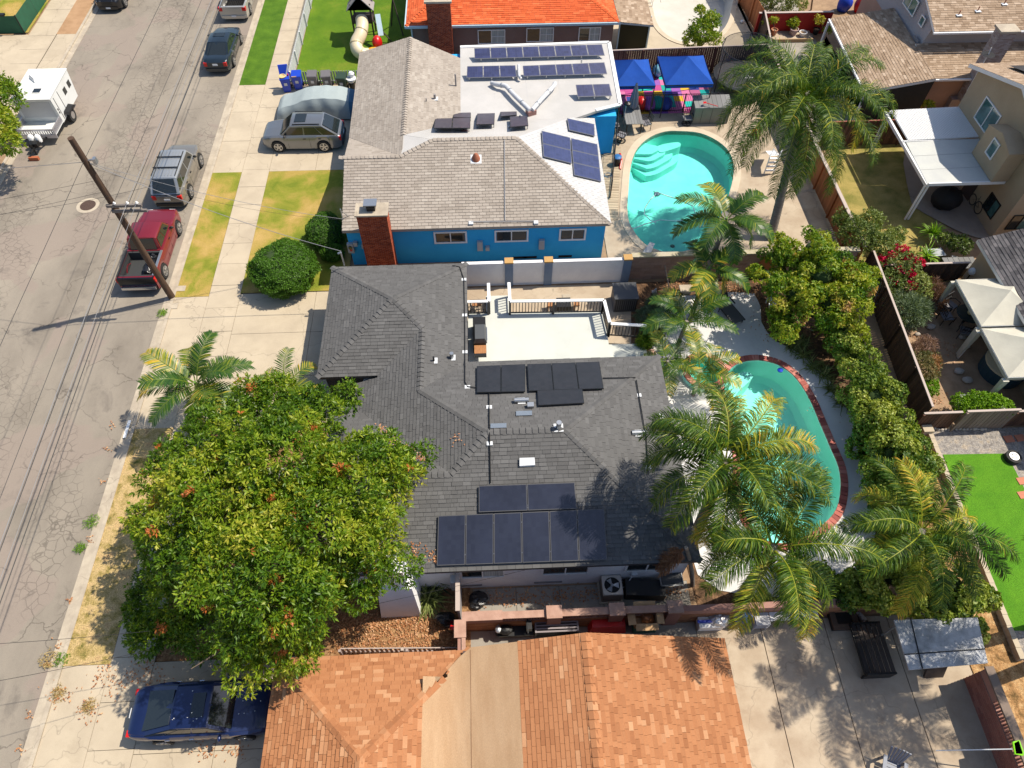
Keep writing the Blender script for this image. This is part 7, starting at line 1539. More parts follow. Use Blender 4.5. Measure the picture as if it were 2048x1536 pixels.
litter('orange dry leaves caught in the roof valley of the charcoal roof', [(762, 858), (775, 870), (786, 880), (812, 896), (822, 900), (838, 912), (846, 918)], 4.5, 26, 1, fn=lambda x, y: onA(x, y, .03))
litter('dry leaves scattered over the left of the charcoal roof and by the panels', [(830, 1110), (862, 1105), (830, 1095), (870, 1120), (912, 880)], 6, 16, 2, fn=lambda x, y: onA(x, y, .03))
litter('dry leaves blown over the lower driveway and the straw verge', [(300, 1330), (330, 1400), (230, 1370), (310, 1360), (270, 1345), (460, 1350), (180, 1420), (205, 1350), (120, 1390), (470, 1500), (410, 1500)], 14, 40, 3, z=.11)
litter('tan leaf litter covering the mulch beside the mauve picket fence', [(x, y) for x in range(680, 920, 22) for y in (1235, 1255, 1290)], 12, 60, 4, z=.05)
litter('leaf litter along the foot of the white house wall', [(x, 1200 - (x - 950) * .05) for x in range(950, 1360, 24)], 9, 34, 5, z=.08)
litter('leaf litter under the palms in the soil bed', [(1330, 575), (1360, 580), (1420, 575), (1450, 578), (1480, 575), (1510, 578), (1300, 590), (1540, 620), (1545, 660)], 12, 70, 6, z=.04)
litter('leaf litter in the dirt of the fenced garden', [(1830, 690), (1800, 660), (1850, 800), (1880, 800), (1900, 700), (1800, 780)], 14, 50, 7, z=.04)
litter('twigs and leaves on the white pool deck', [(1690, 835), (1700, 905), (1712, 890), (1620, 800), (1720, 1100), (1500, 650), (1560, 1150), (1620, 1140)], 12, 7, 8, z=.06)
litter('dry leaves in the gutter beside the straw verge', [(225, 850), (215, 900), (205, 960), (180, 1080), (140, 1200), (118, 1290), (95, 1330), (60, 1430), (40, 1500)], 4, 12, 9, z=.04)
# ================================================================ small things
BLUEP = mat('blue_bin_plastic', (.008, .045, .42), rough=.4, fine=0); GREYP = mat('grey_bin_plastic', (.13, .12, .125), rough=.5, fine=0); GRNP = mat('green_bin_plastic', (.022, .045, .025), rough=.5, fine=0)
REDP = mat('red_plastic', (.5, .008, .008), rough=.35, fine=0); YELP = mat('yellow_plastic', (.7, .33, .01), rough=.4, fine=0); CREAM = mat('cream_plastic', (.62, .53, .36), rough=.4, fine=0)
WOODW = mat('warm_wood', (.36, .16, .06), (.28, .12, .04), .7, ns=5, stretch=(4, 1, 4)); CARD = mat('cardboard', (.52, .33, .17), (.46, .29, .15), .85, ns=4); GREYF = mat('grey_fabric', (.16, .155, .17), rough=.85); DKF = mat('charcoal_sling', (.06, .062, .065), rough=.8)
GREYT = mat('grey_timber', (.17, .17, .17), rough=.8, tone=[(0, (.14, .14, .14)), (1, (.20, .20, .20))]); SHED = mat('sage_resin', (.19, .19, .155), (.17, .17, .14), .7, ns=2)
CF = Vector((0, 0, 0))
def bin_(label, px, py, mt, open_=False, rz=0.0, lidm=None):
    c = P(px, py, .08); t = thing('wheelie_bin', label, 'wheelie bin', tuple(c), rz, 'wheelie bins by the picket fence'); M_ = Tm(t)
    def O(b, n, m, par=t, **k): b.v = [tuple(M_ @ Vector(v)) for v in b.v]; return b.out(n, m, par, **k)
    b = B(); b.hexa([(-.22, -.2, .02), (.22, -.2, .02), (.22, .24, .02), (-.22, .24, .02), (-.29, -.32, .95), (.29, -.32, .95), (.29, .3, .95), (-.29, .3, .95)]); b.bb(-.31, .31, -.34, .32, .93, .98); O(b, 'body', mt)
    O(B().hexa([(-.1, -.285, .5), (.1, -.285, .5), (.1, -.27, .5), (-.1, -.27, .5), (-.1, -.315, .7), (.1, -.315, .7), (.1, -.3, .7), (-.1, -.3, .7)]), 'emblem', mat('bin_print', (.5, .5, .52), rough=.5))
    if open_: O(B().hexa([(-.3, .33, .9), (.3, .33, .9), (.3, .38, .9), (-.3, .38, .9), (-.3, .55, 1.45), (.3, .55, 1.45), (.3, .6, 1.45), (-.3, .6, 1.45)]), 'lid', mt)
    else: b = B(); b.hexa([(-.32, -.37, .985), (.32, -.37, .985), (.32, .34, .985), (-.32, .34, .985), (-.29, -.33, 1.03), (.29, -.33, 1.03), (.29, .3, 1.08), (-.29, .3, 1.08)]); O(b, 'lid', lidm or mt)
    for s in (-1, 1): O(B().cyl((s * .24, .3, .12), (s * .3, .3, .12), .12, n=12), 'wheel', BLKM)
    O(B().cyl((-.28, .38, .93), (.28, .38, .93), .018, n=6), 'handle', mt)
    return c
c = bin_('blue wheelie bin with its lid thrown open and junk sticking out', 576, 181, BLUEP, True, .15)
B().lathe((c.x - .1, c.y - .05, c.z + 1.0), [(.2, -.02), (.24, .06), (.17, .08), (.12, .02)], 18).out('wicker_ring', mat('wicker', (.55, .42, .2), rough=.8), label='round wicker basket on top of the open blue bin', category='basket', smooth=True)
B().beam((c.x + .05, c.y - .1, c.z + .8), (c.x + .35, c.y + .25, c.z + 1.6), .1, .02).out('white_board', TRIMW, label='white plastic strip poking out of the open blue bin', category='strip'); B().box((c.x + .2, c.y + .1, c.z + 1.02), (.12, .12, .12)).out('red_cup', REDP, label='small red cup in the open blue bin', category='cup')
c = bin_('blue wheelie bin with a closed lid', 599, 176, BLUEP, False, .05); B().box((c.x - .08, c.y - .28, c.z + 1.0), (.3, .2, .06), .1).out('flattened_box', CARD, label='flattened cardboard poking from the closed blue bin', category='box')
bin_('left one of the two grey brown wheelie bins', 630, 176, GREYP); bin_('right one of the two grey brown wheelie bins', 657, 176, GREYP, rz=.1); bin_('dark green wheelie bin near the roof edge', 688, 180, GRNP, rz=-.1)
c = P(706, 178, .08); b = thing('bucket_stack', 'stack of white and grey buckets at the end of the bin row', 'buckets', tuple(c)); B().lathe(c, [(.17, 0), (.2, .5)], 14).out('bucket', BLKM, b); B().lathe(c + Vector((0, 0, .5)), [(.18, 0), (.32, .2), (.32, .28), (.2, .3)], 16).out('basin', TRIMW, b); B().lathe(c + Vector((.05, .1, .82)), [(.16, 0), (.2, .2), (.12, .3)], 14).out('bucket', TRIMW, b)
# play set ------------------------------------------------------
pc = P(728, 88); ps = thing('play_set', 'brown play tower with a grey gabled roof and a cream spiral tube slide', 'play set', tuple(pc)); x, y = pc.x + .1, pc.y + .9; BRW = mat('dark_play_timber', (.05, .035, .028), rough=.8); SHG = mat('grey_play_roof', (.26, .235, .225), rough=.8)
for sx in (-.65, .65):
    for sy in (-.65, .65): B().box((x + sx, y + sy, 1.3), (.1, .1, 2.6)).out('post', BRW, ps)
B().box((x, y, 1.35), (1.4, 1.4, .08)).out('platform', BRW, ps)
for s, (dy, zt) in enumerate(((-.55, 3.25), (.35, 3.6))):
    b = B(); b.slab([(x - .9, y + dy - .35, zt - .95), (x, y + dy - .35, zt), (x, y + dy + .75, zt), (x - .9, y + dy + .75, zt - .95)], (0, 0, -.06)); b.slab([(x, y + dy - .35, zt), (x + .9, y + dy - .35, zt - .95), (x + .9, y + dy + .75, zt - .95), (x, y + dy + .75, zt)], (0, 0, -.06)); b.out('roof', SHG, ps)
    B().add([(x - .85, y + dy - .3, zt - .95), (x + .85, y + dy - .3, zt - .95), (x, y + dy - .3, zt - .08)], [(0, 1, 2), (2, 1, 0)]).out('gable', BRW, ps)
B().bb(x - .6, x + .6, y - .72, y - .66, 1.4, 1.9).out('front_panel', BRW, ps)
sl_ = [(x + .0, y - .7, 1.65), (x + .05, y - 1.3, 1.45), (x - .1, y - 1.9, 1.15), (x - .35, y - 2.3, .9), (x - .3, y - 2.75, .65), (x + .05, y - 2.95, .45), (x + .4, y - 2.85, .35)]
pp = [Vector(p) for p in sl_]; fin = []
for i in range(len(pp) - 1):
    p0, p1, p2, p3 = pp[max(0, i - 1)], pp[i], pp[i + 1], pp[min(len(pp) - 1, i + 2)]
    for k in range(4): t_ = k / 4; fin.append(.5 * (2 * p1 + (p2 - p0) * t_ + (2 * p0 - 5 * p1 + 4 * p2 - p3) * t_ ** 2 + (3 * p1 - p0 - 3 * p2 + p3) * t_ ** 3))
fin.append(pp[-1]); tsl = B().tube(fin, .42, 16).out('tube_slide', CREAM, ps, smooth=True)
for i in (6, 13, 19): d_ = (fin[i + 1] - fin[i]).normalized(); B().cyl(fin[i] - d_ * .03, fin[i] + d_ * .03, .45, n=16).out('joint_ring', mat('slide_ring', (.45, .36, .2), rough=.5), tsl)
B().lathe((x + .75, y - 2.7, .06), [(.5, 0), (.52, .45), (.3, .55)], 14).out('slide_exit', YELP, ps, smooth=True); b = B(); b.tube([(x + .7, y + .6, 2.4), (x + 2.1, y + .6, 2.3), (x + 2.6, y - .1, .1)], .05, 6); b.tube([(x + 2.1, y + .6, 2.3), (x + 1.7, y + 1.3, .1)], .05, 6); b.tube([(x + .7, y - .4, 1.4), (x + 1.9, y - 1.0, .08), (x + 1.0, y - 1.2, .08)], .05, 6); b.out('swing_frame', BRW, ps)
B().ell((x + .95, y - 1.7, .55), (.35, .45, .45), 12, 8).out('ball_ride', REDP, label='shiny red plastic ride between the play tower and the roof', category='ride on toy', smooth=True); b = B(); b.hexa([(x + 1.3, y - 2.2, .1), (x + 1.9, y - 2.0, .1), (x + 1.9, y - 1.95, .1), (x + 1.3, y - 2.15, .1), (x + 1.35, y - 2.3, .6), (x + 1.85, y - 2.1, .6), (x + 1.85, y - 2.05, .6), (x + 1.35, y - 2.25, .6)]); b.out('toy_easel', TRIMW, label='white and pink toy lying by the slide exit', category='toy')
B().beam((x + 1.1, y - .6, 1.9), (x + 1.25, y - 1.5, .9), .35, .04).out('side_slide', mat('pale_blue_plastic', (.45, .58, .65), rough=.4), ps)
# foam mats, toys -------------------------------------------------
mc = [(.02, .05, .30), (.0, .30, .26), (.40, .05, .22), (.26, .08, .38), (.62, .36, .02), (.02, .16, .45), (.0, .42, .38), (.55, .14, .30), (.55, .58, .55)]
fm = [mat('foam_%s' % n, c_, rough=.8, fine=.04) for n, c_ in zip(('navy', 'green', 'crimson', 'purple', 'yellow', 'blue', 'teal', 'pink', 'white'), mc)]
fl_ = thing('foam_mat', 'patchwork of coloured foam floor tiles under the blue tents', 'foam mat', (11, 40, .05)); fmm = [B().box((0, 0, 0), (.60, .60, .02)).mesh('tile', m) for m in fm]
for i in range(11):
    for j in range(7): piece('tile', fmm[rnd.choice((0, 1, 2, 3, 4, 5, 6, 7, 4, 7, 8, 2))], fl_, Matrix.Translation((8.35 + i * .61, 39.45 + j * .61, .062)))
for i in range(4): piece('tile', fmm[(7, 5, 6, 3)[i]], fl_, Matrix.Translation((7.4, 36.3 + i * .61, .062)))
b = thing('play_tent', 'pop up play tunnel in red, blue and green under the blue tents', 'play tunnel', (10.8, 39.6, .07))
for i, m in enumerate((REDP, fm[3], fm[1], fm[0])): B().ell((10.0 + i * .52, 39.75 - .1 * (i % 2), .42), (.42, .45, .42), 14, 8).out('segment', m, b, smooth=True)
B().ell(tuple(P(1316, 140, .5)), (.35, .45, .4), 12, 8).out('inflatable_ring', mat('aqua_print', (.02, .25, .42), (.3, .5, .6), .4, ns=4), label='aqua printed inflatable standing between the two blue tents', category='inflatable', smooth=True)
# trampoline --------------------------------------------------------
tc = P(1482, 178); tp = thing('trampoline', 'big black trampoline with a mesh safety net in the corner of the fence', 'trampoline', (tc.x, tc.y + .2, .05)); x, y = tc.x, tc.y + .2; TR_ = 1.95
B().cyl((x, y, .85), (x, y, .88), TR_ * .86, n=40).out('jump_mat', mat('jump_mat_black', (.045, .046, .05), rough=.6), tp); b = B(); n = 40
b.add([(x + r_ * math.cos(i * 2 * math.pi / n), y + r_ * math.sin(i * 2 * math.pi / n), .9) for r_ in (TR_ * .86, TR_) for i in range(n)], [(i, n + i, n + (i + 1) % n, (i + 1) % n)[::-1] for i in range(n)]); b.out('spring_pad', mat('pad_black', (.025, .026, .03), rough=.5), tp)
B().box((x + .25, y - .35, .885), (.5, .1, .006), .1).out('printed_stripe', mat('white_print', (.6, .6, .6)), tp); B().box((x + .3, y - .15, .885), (.16, .14, .006), .5).out('printed_badge', MATS['white_print'], tp)
b = B(); [b.tube([(x + TR_ * math.cos(a), y + TR_ * math.sin(a), .05), (x + TR_ * math.cos(a), y + TR_ * math.sin(a), 1.9), (x + TR_ * .93 * math.cos(a), y + TR_ * .93 * math.sin(a), 2.7)], .025, 6) for a in [k * math.pi / 3 + .3 for k in range(6)]]; b.tube([(x + TR_ * .93 * math.cos(a), y + TR_ * .93 * math.sin(a), 2.7) for a in [k * math.pi / 16 for k in range(33)]], .022, 5); b.out('net_pole', BLKM, tp)
def netmat():
    m = bpy.data.materials.new('safety_net'); m.use_nodes = True; t = m.node_tree; t.nodes.clear(); d = _n(t, 'ShaderNodeBsdfDiffuse'); d.inputs[0].default_value = (.10, .10, .105, 1); tr = _n(t, 'ShaderNodeBsdfTransparent'); mx = _n(t, 'ShaderNodeMixShader'); mx.inputs[0].default_value = .42
    t.links.new(tr.outputs[0], mx.inputs[1]); t.links.new(d.outputs[0], mx.inputs[2]); o = _n(t, 'ShaderNodeOutputMaterial'); t.links.new(mx.outputs[0], o.inputs[0]); return m
b = B(); n = 40; b.add([(x + q * math.cos(i * 2 * math.pi / n), y + q * math.sin(i * 2 * math.pi / n), z) for q, z in ((TR_ * .86, .92), (TR_ * .88, 1.6), (TR_ * .92, 2.68)) for i in range(n)], [(k * n + i, k * n + (i + 1) % n, (k + 1) * n + (i + 1) % n, (k + 1) * n + i) for k in (0, 1) for i in range(n)]); b.out('safety_net', netmat(), tp, smooth=True)
# outdoor furniture by the oval pool ---------------------------------
def table(label, c, sx, sy, h, mt, rz=0.0, planks=6, legm=BLKM):
    t = thing('table', label, 'table', tuple(c), rz); M_ = Tm(t)
    for i in range(planks): b = B().box((-sx / 2 + sx * (i + .5) / planks, 0, h), (sx / planks - .01, sy, .035)); b.v = [tuple(M_ @ Vector(v)) for v in b.v]; b.out('plank', mt, t)
    for a in (-1, 1):
        for q in (-1, 1): b = B().box((a * (sx / 2 - .08), q * (sy / 2 - .08), h / 2 - .01), (.06, .06, h - .02)); b.v = [tuple(M_ @ Vector(v)) for v in b.v]; b.out('leg', legm, t)
    return t
c = P(1262, 250, .05); table('grey slatted outdoor table beside the blue house and the oval pool', c, 1.05, 1.9, .72, GREYT)
def chair(label, c, rz, swivel=False, seatm=None):
    t = thing('patio_chair', label, 'chair', tuple(c), rz, 'black patio chairs'); M_ = Tm(t)
    def O(b, n, m): b.v = [tuple(M_ @ Vector(v)) for v in b.v]; b.out(n, m, t)
    O(B().box((0, 0, .44), (.5, .5, .06)), 'seat', seatm or GREYF)
    b = B(); [b.beam((-.24 + i * .12, .24, .5), (-.24 + i * .12, .32, .98), .02, .02) for i in range(5)]; b.beam((-.28, .32, .98), (.28, .32, .98), .035, .03); b.beam((-.28, .27, .72), (.28, .27, .72), .03, .03); O(b, 'backrest', BLKM)
    for s in (-1, 1): b = B(); b.tube([(s * .28, .26, .5), (s * .29, .1, .68), (s * .29, -.24, .66), (s * .27, -.26, .3)], .02, 5); O(b, 'armrest', BLKM)
    if swivel: b = B(); b.cyl((0, 0, .1), (0, 0, .42), .04); b.tube([(.27 * math.cos(a), .27 * math.sin(a), .04) for a in [k * math.pi / 8 for k in range(17)]], .025, 5); b.beam((-.27, 0, .05), (.27, 0, .05), .03, .03); b.beam((0, -.27, .05), (0, .27, .05), .03, .03); O(b, 'swivel_base', BLKM)
    else:
        for sx in (-.23, .23):
            for sy in (-.23, .24): O(B().box((sx, sy, .21), (.03, .03, .42)), 'leg', BLKM)
chair('patio chair pulled out at the right side of the slatted table', P(1290, 258, .05), -1.35); chair('swivel patio chair at the near end of the slatted table', P(1242, 282, .05), 2.6, True); chair('patio chair at the left side of the slatted table', P(1228, 262, .05), 1.7)
chair('swivel patio chair standing alone by the storage shed', P(1372, 248, .05), .1, True)
c = P(1262, 240, .05); u = thing('parasol', 'closed grey parasol on a pole beside the slatted table', 'parasol', tuple(c)); B().cyl(c, c + Vector((0, 0, 2.5)), .025).out('pole', BLKM, u)
b = B(); pr = [(.16, .9), (.24, 1.1), (.2, 1.6), (.12, 2.1), (.04, 2.5)]; vs = []
for r_, z in pr:
    for i in range(16): q = r_ * (1.25 if i % 2 else .8); a = i * math.pi / 8; vs.append((c.x + q * math.cos(a), c.y + q * math.sin(a), c.z + z))
b.add(vs, [(j * 16 + i, j * 16 + (i + 1) % 16, (j + 1) * 16 + (i + 1) % 16, (j + 1) * 16 + i) for j in range(4) for i in range(16)]); b.out('folded_canopy', mat('mauve_grey_cloth', (.25, .23, .27), rough=.8), u)
c = P(1246, 252, .05); u = thing('patio_heater', 'thin steel post lamp with a black disc near the table', 'post lamp', tuple(c)); B().cyl(c, c + Vector((0, 0, 1.5)), .03).out('post', GRYM, u); B().lathe(c + Vector((.1, .1, 1.45)), [(.22, 0), (.2, .08), (.05, .16)], 14).out('disc', BLKM, u)
c = P(1417, 246, .05); sb = thing('storage_shed', 'low sage grey storage shed with a planked lid beside the oval pool', 'storage shed', tuple(c)); B().bb(c.x - 1.05, c.x + 1.15, c.y - .1, c.y + .9, .05, 1.15).out('body', SHED, sb)
for i in range(8): B().hexa([(c.x - 1.1 + i * .285, c.y - .15, 1.17), (c.x - .83 + i * .285, c.y - .15, 1.17), (c.x - .83 + i * .285, c.y + .95, 1.33), (c.x - 1.1 + i * .285, c.y + .95, 1.33), (c.x - 1.1 + i * .285, c.y - .15, 1.22), (c.x - .83 + i * .285, c.y - .15, 1.22), (c.x - .83 + i * .285, c.y + .95, 1.38), (c.x - 1.1 + i * .285, c.y + .95, 1.38)]).out('lid_plank', GREYT, sb)
for i in (0, 1, 2): B().bb(c.x - .6 + i * .6, c.x - .585 + i * .6, c.y - .112, c.y - .1, .1, 1.1).out('door_seam', BLKM, sb)
b = B(); p = P(1410, 205, 1.45); b.beam(p, p + Vector((.75, -.3, -.08)), .03, .03); b.add([p + Vector((-.1, .06, 0)), p + Vector((.08, .12, 0)), p + Vector((.1, -.08, 0)), p + Vector((-.12, -.1, 0))], [(0, 3, 2, 1)]); b.out('red_brush', REDP, label='red handled brush lying on the storage shed lid', category='brush')
c = P(1543, 352, .05); u = thing('pool_slide', 'white pool slide with a curled rail and steps under the tallest palm', 'pool slide', tuple(c)); b = B(); b.tube([c + Vector((-.4, .2, 0)), c + Vector((-.4, .2, 1.2)), c + Vector((-.2, .5, 1.5)), c + Vector((.1, .5, 1.2))], .035, 6); b.tube([c + Vector((.15, .2, 0)), c + Vector((.15, .2, 1.2)), c + Vector((.3, .5, 1.5))], .035, 6); [b.box(tuple(c + Vector((-.12, .2, .25 + i * .28))), (.5, .14, .04)) for i in range(4)]; b.out('ladder', TRIMW, u); b = B(); b.add([c + Vector(q) for q in ((-.4, .3, 1.2), (.2, .3, 1.2), (.2, 1.0, 1.0), (-.4, 1.0, 1.0), (-.4, 1.6, .35), (.2, 1.6, .35))], [(0, 1, 2, 3), (3, 2, 5, 4)]); b.out('chute', TRIMW, u)
c = P(1510, 270, .05); B().lathe(c, [(.22, 0), (.25, .3), (.1, .36)], 12).out('life_buoy', REDP, label='small red tub on the deck under the tallest palm fronds', category='tub', smooth=True)
c = P(1233, 330, .05); u = thing('blue_bucket', 'black bin with a blue lid beside the oval pool', 'bin', tuple(c)); B().lathe(c, [(.2, 0), (.22, .55)], 14).out('body', BLKM, u); B().lathe(c + Vector((0, 0, .55)), [(.24, 0), (.24, .05), (.1, .09)], 14).out('lid', mat('mid_blue_plastic', (.02, .12, .32), rough=.4), u)
B().tube([P(1240, 308, .1), P(1243, 322, .25), P(1240, 338, .1)], .07, 6).out('red_float', REDP, label='curved red foam float by the black bin at the oval pool', category='float'); B().lathe(tuple(P(1218, 288, .3)), [(.1, 0), (.2, .15), (.12, .3)], 12).out('red_lantern', REDP, label='round red ball caught behind the iron fence', category='ball', smooth=True)
ho = B(); c = P(1216, 350, .1); ho.tube([c + Vector((.2 * math.cos(a), .2 * math.sin(a), .0)) for a in [k * math.pi / 6 for k in range(13)]], .03, 5); ho.out('hose_coil', GRYM, label='coiled grey hose on the slatted strip by the iron fence', category='hose')
sw = thing('slatted_walk', 'tan slatted boardwalk between the blue house and the iron fence', 'boardwalk', (7.2, 33, .05)); sm = B().box((0, 0, 0), (1.0, .11, .04)).mesh('slat', mat('tan_slat', (.42, .33, .22), rough=.8, tone=[(0, (.36, .28, .19)), (1, (.48, .39, .27))]))
for i in range(46): piece('slat', sm, sw, Matrix.Translation((6.75 + i * .022, 29.6 + i * .14, .075)))
# covered grill, bike and pots under the patio cover
c = P(1885, 410, .07); b = B(); b.ell((c.x, c.y, .55), (.85, .7, .65), 18, 10, zcut=-.85, jit=.08, rg=random.Random(3)); b.out('grill_cover', mat('black_cover', (.008, .008, .009), rough=.75, bump=(3, 1), fine=0), label='lumpy black covered fire table under the white patio cover', category='covered table', smooth=True)
c = P(1950, 425, .07); bk = thing('bicycle', 'bicycle wheel and black junk leaning on the beige house wall', 'bicycle', tuple(c)); B().tube([(c.x, c.y + .33 * math.cos(a), .42 + .33 * math.sin(a)) for a in [k * math.pi / 10 for k in range(21)]], .035, 6).out('wheel', BLKM, bk); B().tube([(c.x, c.y + .7 + .3 * math.cos(a), .4 + .3 * math.sin(a)) for a in [k * math.pi / 10 for k in range(21)]], .035, 6).out('wheel', BLKM, bk); b = B(); b.tube([(c.x, c.y, .42), (c.x, c.y + .35, .75), (c.x, c.y + .7, .4), (c.x, c.y + .3, .35), (c.x, c.y, .42)], .02, 5); b.beam((c.x, c.y + .3, .7), (c.x, c.y + .3, .95), .03, .03); b.out('frame', BLKM, bk)
c = P(1795, 275, .05); 
# side yard -------------------------------------------------------
c = P(1248, 622, .02); u = thing('deck_box', 'dark grey resin deck box at the end of the white wall', 'storage box', tuple(c)); B().bb(c.x - .55, c.x + .55, c.y - .05, c.y + .95, .03, .95).out('body', mat('grey_resin', (.10, .10, .11), rough=.6), u); b = B(); [b.bb(c.x - .5 + i * .1, c.x - .45 + i * .1, c.y - .06, c.y - .05, .06, .9) for i in range(11)]; b.out('rib', BLKM, u); B().bb(c.x - .6, c.x + .6, c.y - .1, c.y + 1.0, .95, 1.02).out('lid', mat('dark_lid', (.04, .043, .048), rough=.5), u)
c = P(955, 655, .5); bb = thing('barbecue', 'closed dark barbecue grill with orange side shelf on the pale deck', 'barbecue', (c.x, 20.8, .5)); x = -.45; y = 20.7
B().bb(x - .35, x + .25, y - .45, y + .45, .55, 1.25).out('cabinet', BLKM, bb); B().hexa([(x - .35, y - .45, 1.26), (x + .3, y - .45, 1.26), (x + .3, y + .5, 1.26), (x - .35, y + .5, 1.26), (x - .25, y - .4, 1.55), (x + .2, y - .4, 1.55), (x + .2, y + .45, 1.55), (x - .25, y + .45, 1.55)]).out('hood', mat('grill_hood', (.07, .075, .08), rough=.4), bb); B().cyl((x + .3, y - .35, 1.36), (x + .3, y + .4, 1.36), .02).out('handle', CHROME, bb)
B().bb(x - .3, x + .25, y - .95, y - .47, 1.1, 1.16).out('side_shelf', WOODW, bb); B().bb(x - .3, x + .25, y - 1.1, y - .96, 1.05, 1.18).out('side_burner', BLKM, bb); B().bb(x - .35, x + .25, y + .55, y + 1.2, .52, 1.2).out('side_cart', BLKM, bb)
fr = thing('wire_rack', 'small wire rack with orange items behind the deck railing', 'rack', (-.6, 23.3, 0)); b = B(); [b.beam((-.95 + i * .1, 23.0, .45), (-.95 + i * .1, 23.6, .5), .015, .015) for i in range(8)]; b.beam((-.95, 23.0, .45), (-.2, 23.0, .45), .02, .02); b.beam((-.95, 23.6, .5), (-.2, 23.6, .5), .02, .02); [b.box((q, w_, .24), (.03, .03, .46)) for q in (-.95, -.2) for w_ in (23.0, 23.6)]; b.out('grid', BLKM, fr); B().box((-.6, 23.3, .52), (.45, .25, .06)).out('tray', WOODW, fr)
fg = thing('fire_pit', 'black fire pit between two orange wood chairs behind the deck railing', 'fire pit', tuple(P(1126, 618))); c = P(1126, 619); B().bb(c.x - .35, c.x + .35, c.y - .3, c.y + .3, .02, .55).out('bowl', BLKM, fg)
for s, lab in ((-1, 'orange wooden stool left of the black fire pit'), (1, 'orange wooden stool right of the black fire pit')): v = thing('stool', lab, 'stool', (c.x + s * .65, c.y + .05, 0)); B().bb(c.x + s * .65 - .14, c.x + s * .65 + .14, c.y - .15, c.y + .2, .4, .46).out('seat', WOODW, v); [B().box((c.x + s * .65 + a, c.y + .02 + d, .21), (.04, .04, .38)).out('leg', WOODW, v) for a in (-.1, .1) for d in (-.12, .14)]
B().box(tuple(P(1133, 594, .035)), (.42, .36, .03)).out('sewer_lid', KERB, label='square pale drain lid in the side yard concrete', category='drain lid')
# sun lounger, agave pot, black dog, white cat
c = P(1459, 632, .055); u = thing('sun_lounger', 'charcoal sling sun lounger with raised back on the white pool deck', 'sun lounger', tuple(c)); dv = Vector((.42, -1.0, 0)).normalized(); sv = Vector((dv.y, -dv.x, 0)) * -1; s0 = c + Vector((-.25, .55, 0))
q = lambda a, w, z: s0 + dv * a + sv * w + Vector((0, 0, z))
B().hexa([q(0, -.32, .30), q(1.3, -.32, .30), q(1.3, .32, .30), q(0, .32, .30), q(0, -.32, .34), q(1.3, -.32, .34), q(1.3, .32, .34), q(0, .32, .34)]).out('seat', DKF, u); B().hexa([q(-.03, -.32, .31), q(-.03, .32, .31), q(-.5, .32, .85), q(-.5, -.32, .85), q(.0, -.32, .35), q(.0, .32, .35), q(-.47, .32, .89), q(-.47, -.32, .89)]).out('backrest', mat('charcoal_sling_dark', (.025, .026, .028), rough=.8), u)
b = B(); [b.beam(q(0, s * .34, .31), q(1.32, s * .34, .31), .04, .05) for s in (-1, 1)]; b.out('frame', BLKM, u); [B().beam(q(a, s * .33, .0), q(a, s * .33, .3), .04, .04).out('leg', BLKM, u) for a in (.15, 1.2) for s in (-1, 1)]; [B().beam(q(-.1, s * .38, .5), q(.35, s * .38, .5), .06, .03).out('armrest', BLKM, u) for s in (-1, 1)]
c = P(1417, 605, .055); u = thing('plant_pot', 'small dark bowl pot holding a blue green agave on the white deck', 'plant pot', tuple(c)); B().lathe(c, [(.12, 0), (.2, .2), (.19, .24)], 12).out('pot', mat('slate_pot', (.06, .08, .09)), u)
strappy('blue green agave in the small dark bowl pot', 1417, 600, 26, .28, leafmat('agave_blue', [(0, (.10, .2, .19)), (1, (.25, .38, .34))], .1), 120, w=.03, z=.28, name='agave')
B().box(tuple(P(1373, 577, .3)), (.7, .45, .08)).out('stone_bench_top', KERB, label='flat pale stone slab in the soil bed near the shorter king palm', category='stone slab'); B().box(tuple(P(1373, 582, .13)), (.4, .3, .25)).out('block_base', KERB, label='block under the flat pale stone slab', category='stone block')
def skin(name, verts, edges, rad, mt, root=0, label=None, cat=None, M_=None, levels=2, parent=None):
    me = bpy.data.meshes.new(name); me.from_pydata([tuple(M_ @ Vector(v)) if M_ else v for v in verts], edges, []); o = bpy.data.objects.new(name, me); link(o, parent)
    m = o.modifiers.new('skin', 'SKIN'); m.use_smooth_shade = True; s = o.modifiers.new('sub', 'SUBSURF'); s.levels = levels; s.render_levels = levels
    for i, v in enumerate(me.skin_vertices[0].data): v.radius = rad[i] if isinstance(rad[i], tuple) else (rad[i], rad[i]); v.use_root = (i == root)
    me.materials.append(mt); return setp(o, label=label, category=cat)
# standing black dog: chest, loin, hip, neck, head, muzzle, legs, tail
dog_v = [(0, 0, .50), (-.22, 0, .50), (-.42, 0, .50), (.15, 0, .54), (.27, 0, .66), (.36, 0, .72), (.50, 0, .67), (.10, .08, .40), (.11, .09, .22), (.13, .09, .02), (.10, -.08, .40), (.16, -.09, .22), (.14, -.09, .02),
         (-.42, .08, .40), (-.36, .09, .27), (-.47, .09, .15), (-.43, .09, .02), (-.42, -.08, .40), (-.36, -.09, .27), (-.47, -.09, .15), (-.43, -.09, .02), (-.55, 0, .52), (-.72, 0, .44), (.35, .06, .80), (.35, -.06, .80), (.17, .09, .01), (.18, -.09, .01)]
dog_e = [(0, 1), (1, 2), (0, 3), (3, 4), (4, 5), (5, 6), (3, 7), (7, 8), (8, 9), (9, 25), (3, 10), (10, 11), (11, 12), (12, 26), (2, 13), (13, 14), (14, 15), (15, 16), (2, 17), (17, 18), (18, 19), (19, 20), (2, 21), (21, 22), (5, 23), (5, 24)]
